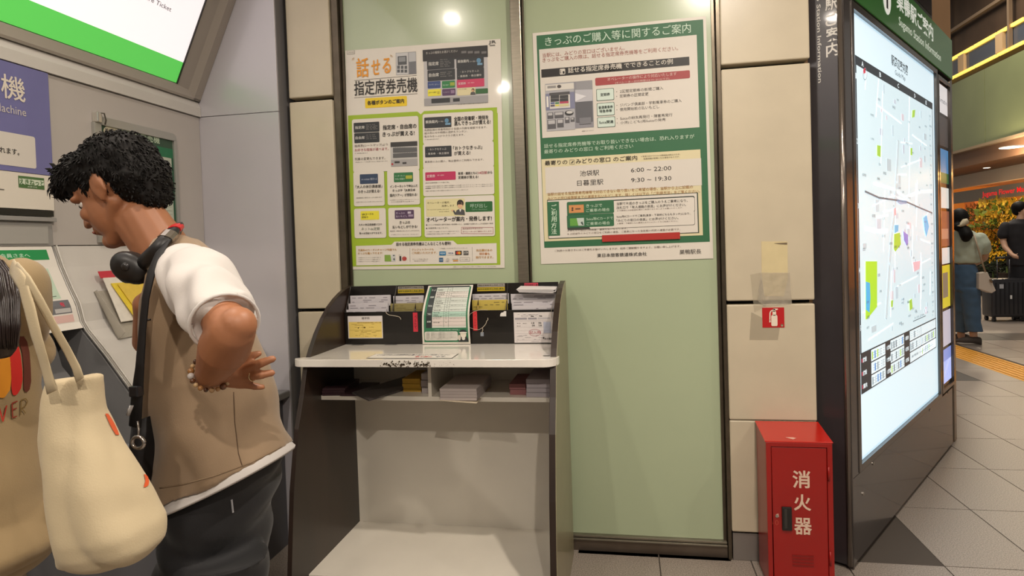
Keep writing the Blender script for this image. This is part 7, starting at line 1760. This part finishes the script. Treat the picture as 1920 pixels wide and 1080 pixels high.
ts.build('tshirt', m_blkt, t, remesh=0.015, smit=2, fold=lambda c: 0.008*nz(c, 9, 1))
tr = MB(); tr.loft([sec(1889, 490, 1943, 490, YS, 0.16), sec(1890, 520, 1942, 520, YS, 0.16), sec(1890, 535, 1942, 535, YS, 0.14)], 20)
for x in (6.42, 6.67): tr.loft([(Vector((x, YS, 0.66)), (0.12, 0, 0), (0, 0.12, 0)), (Vector((x, YS, 0.35)), (0.10, 0, 0), (0, 0.10, 0)), (Vector((x, YS, 0.06)), (0.09, 0, 0), (0, 0.09, 0))], 18)
tr.build('trousers', mat('black_trousers_far', '#18171b', 0.8), t, remesh=0.016, smit=2)
for x in (6.42, 6.67): MB().loft([((x, YS+0.06, 0.05), (0.045, 0, 0), (0, 0, 0.045)), ((x, YS-0.05, 0.05), (0.055, 0, 0), (0, 0, 0.045)), ((x, YS-0.18, 0.035), (0.045, 0, 0), (0, 0, 0.03))], 14, e=0.8).build('shoe', m_shoe, t, smooth=True)
# suitcase
sx0 = Q(1860, 560, 8.5); sx1 = Q(1926, 560, 8.5); zt = Q(1880, 523, 8.5).z
t = thing('suitcase', 'large black hard-shell suitcase on wheels with two stickers, standing before the flower shop', 'suitcase', ((sx0.x+sx1.x)/2, 8.6, 0))
MB().box(sx0.x, 8.5, 0.075, sx1.x-0.0, 8.82, zt).build('shell', mat('suitcase_black', '#26262a', 0.35, coat=0.3), t, bevel=0.035, segs=4, smooth=True)
gr = MB()
for k_ in range(7):
    xx = sx0.x+0.06+k_*(sx1.x-sx0.x-0.12)/6; gr.box(xx-0.008, 8.493, 0.13, xx+0.008, 8.50, zt-0.06)
gr.build('ridges', mat('ridge_black', '#1d1d20', 0.35), t)
for x in (sx0.x+0.05, sx1.x-0.05):
    for yy in (8.55, 8.77):
        MB().tube([(x-0.018, yy, 0.035), (x+0.018, yy, 0.035)], 0.035, 14).build('wheel', mat('wheel', '#151515', 0.5), t, smooth='auto')
        MB().box(x-0.022, yy-0.02, 0.045, x+0.022, yy+0.02, 0.085).build('wheel_fork', mat('fork', '#2c2c2e', 0.4), t)
xm = (sx0.x+sx1.x)/2
for dx in (-0.09, 0.09): MB().tube([(xm+dx, 8.66, zt-0.02), (xm+dx, 8.66, 1.03)], 0.009, 8).build('handle_tube', mat('tube_grey', '#6c6c70', 0.25, metal=0.8), t, smooth=True)
MB().tube([(xm-0.11, 8.66, 1.04), (xm+0.11, 8.66, 1.04)], 0.018, 8).build('grip', mat('grip', '#1a1a1c', 0.5), t, smooth=True)
p_ = Q(1878, 537, 8.49); MB().box(p_.x-0.03, 8.490, p_.z-0.035, p_.x+0.03, 8.4925, p_.z+0.035).build('sticker', mat('sticker_grey', '#b5b8bd', 0.4), t)
p_ = Q(1896, 557, 8.49); MB().box(p_.x-0.015, 8.490, p_.z-0.03, p_.x+0.015, 8.4925, p_.z+0.03).build('sticker', mat('sticker_white', '#dcdcda', 0.4), t)

for o_ in bpy.data.objects:
    if 'org' in o_.keys(): del o_['org']
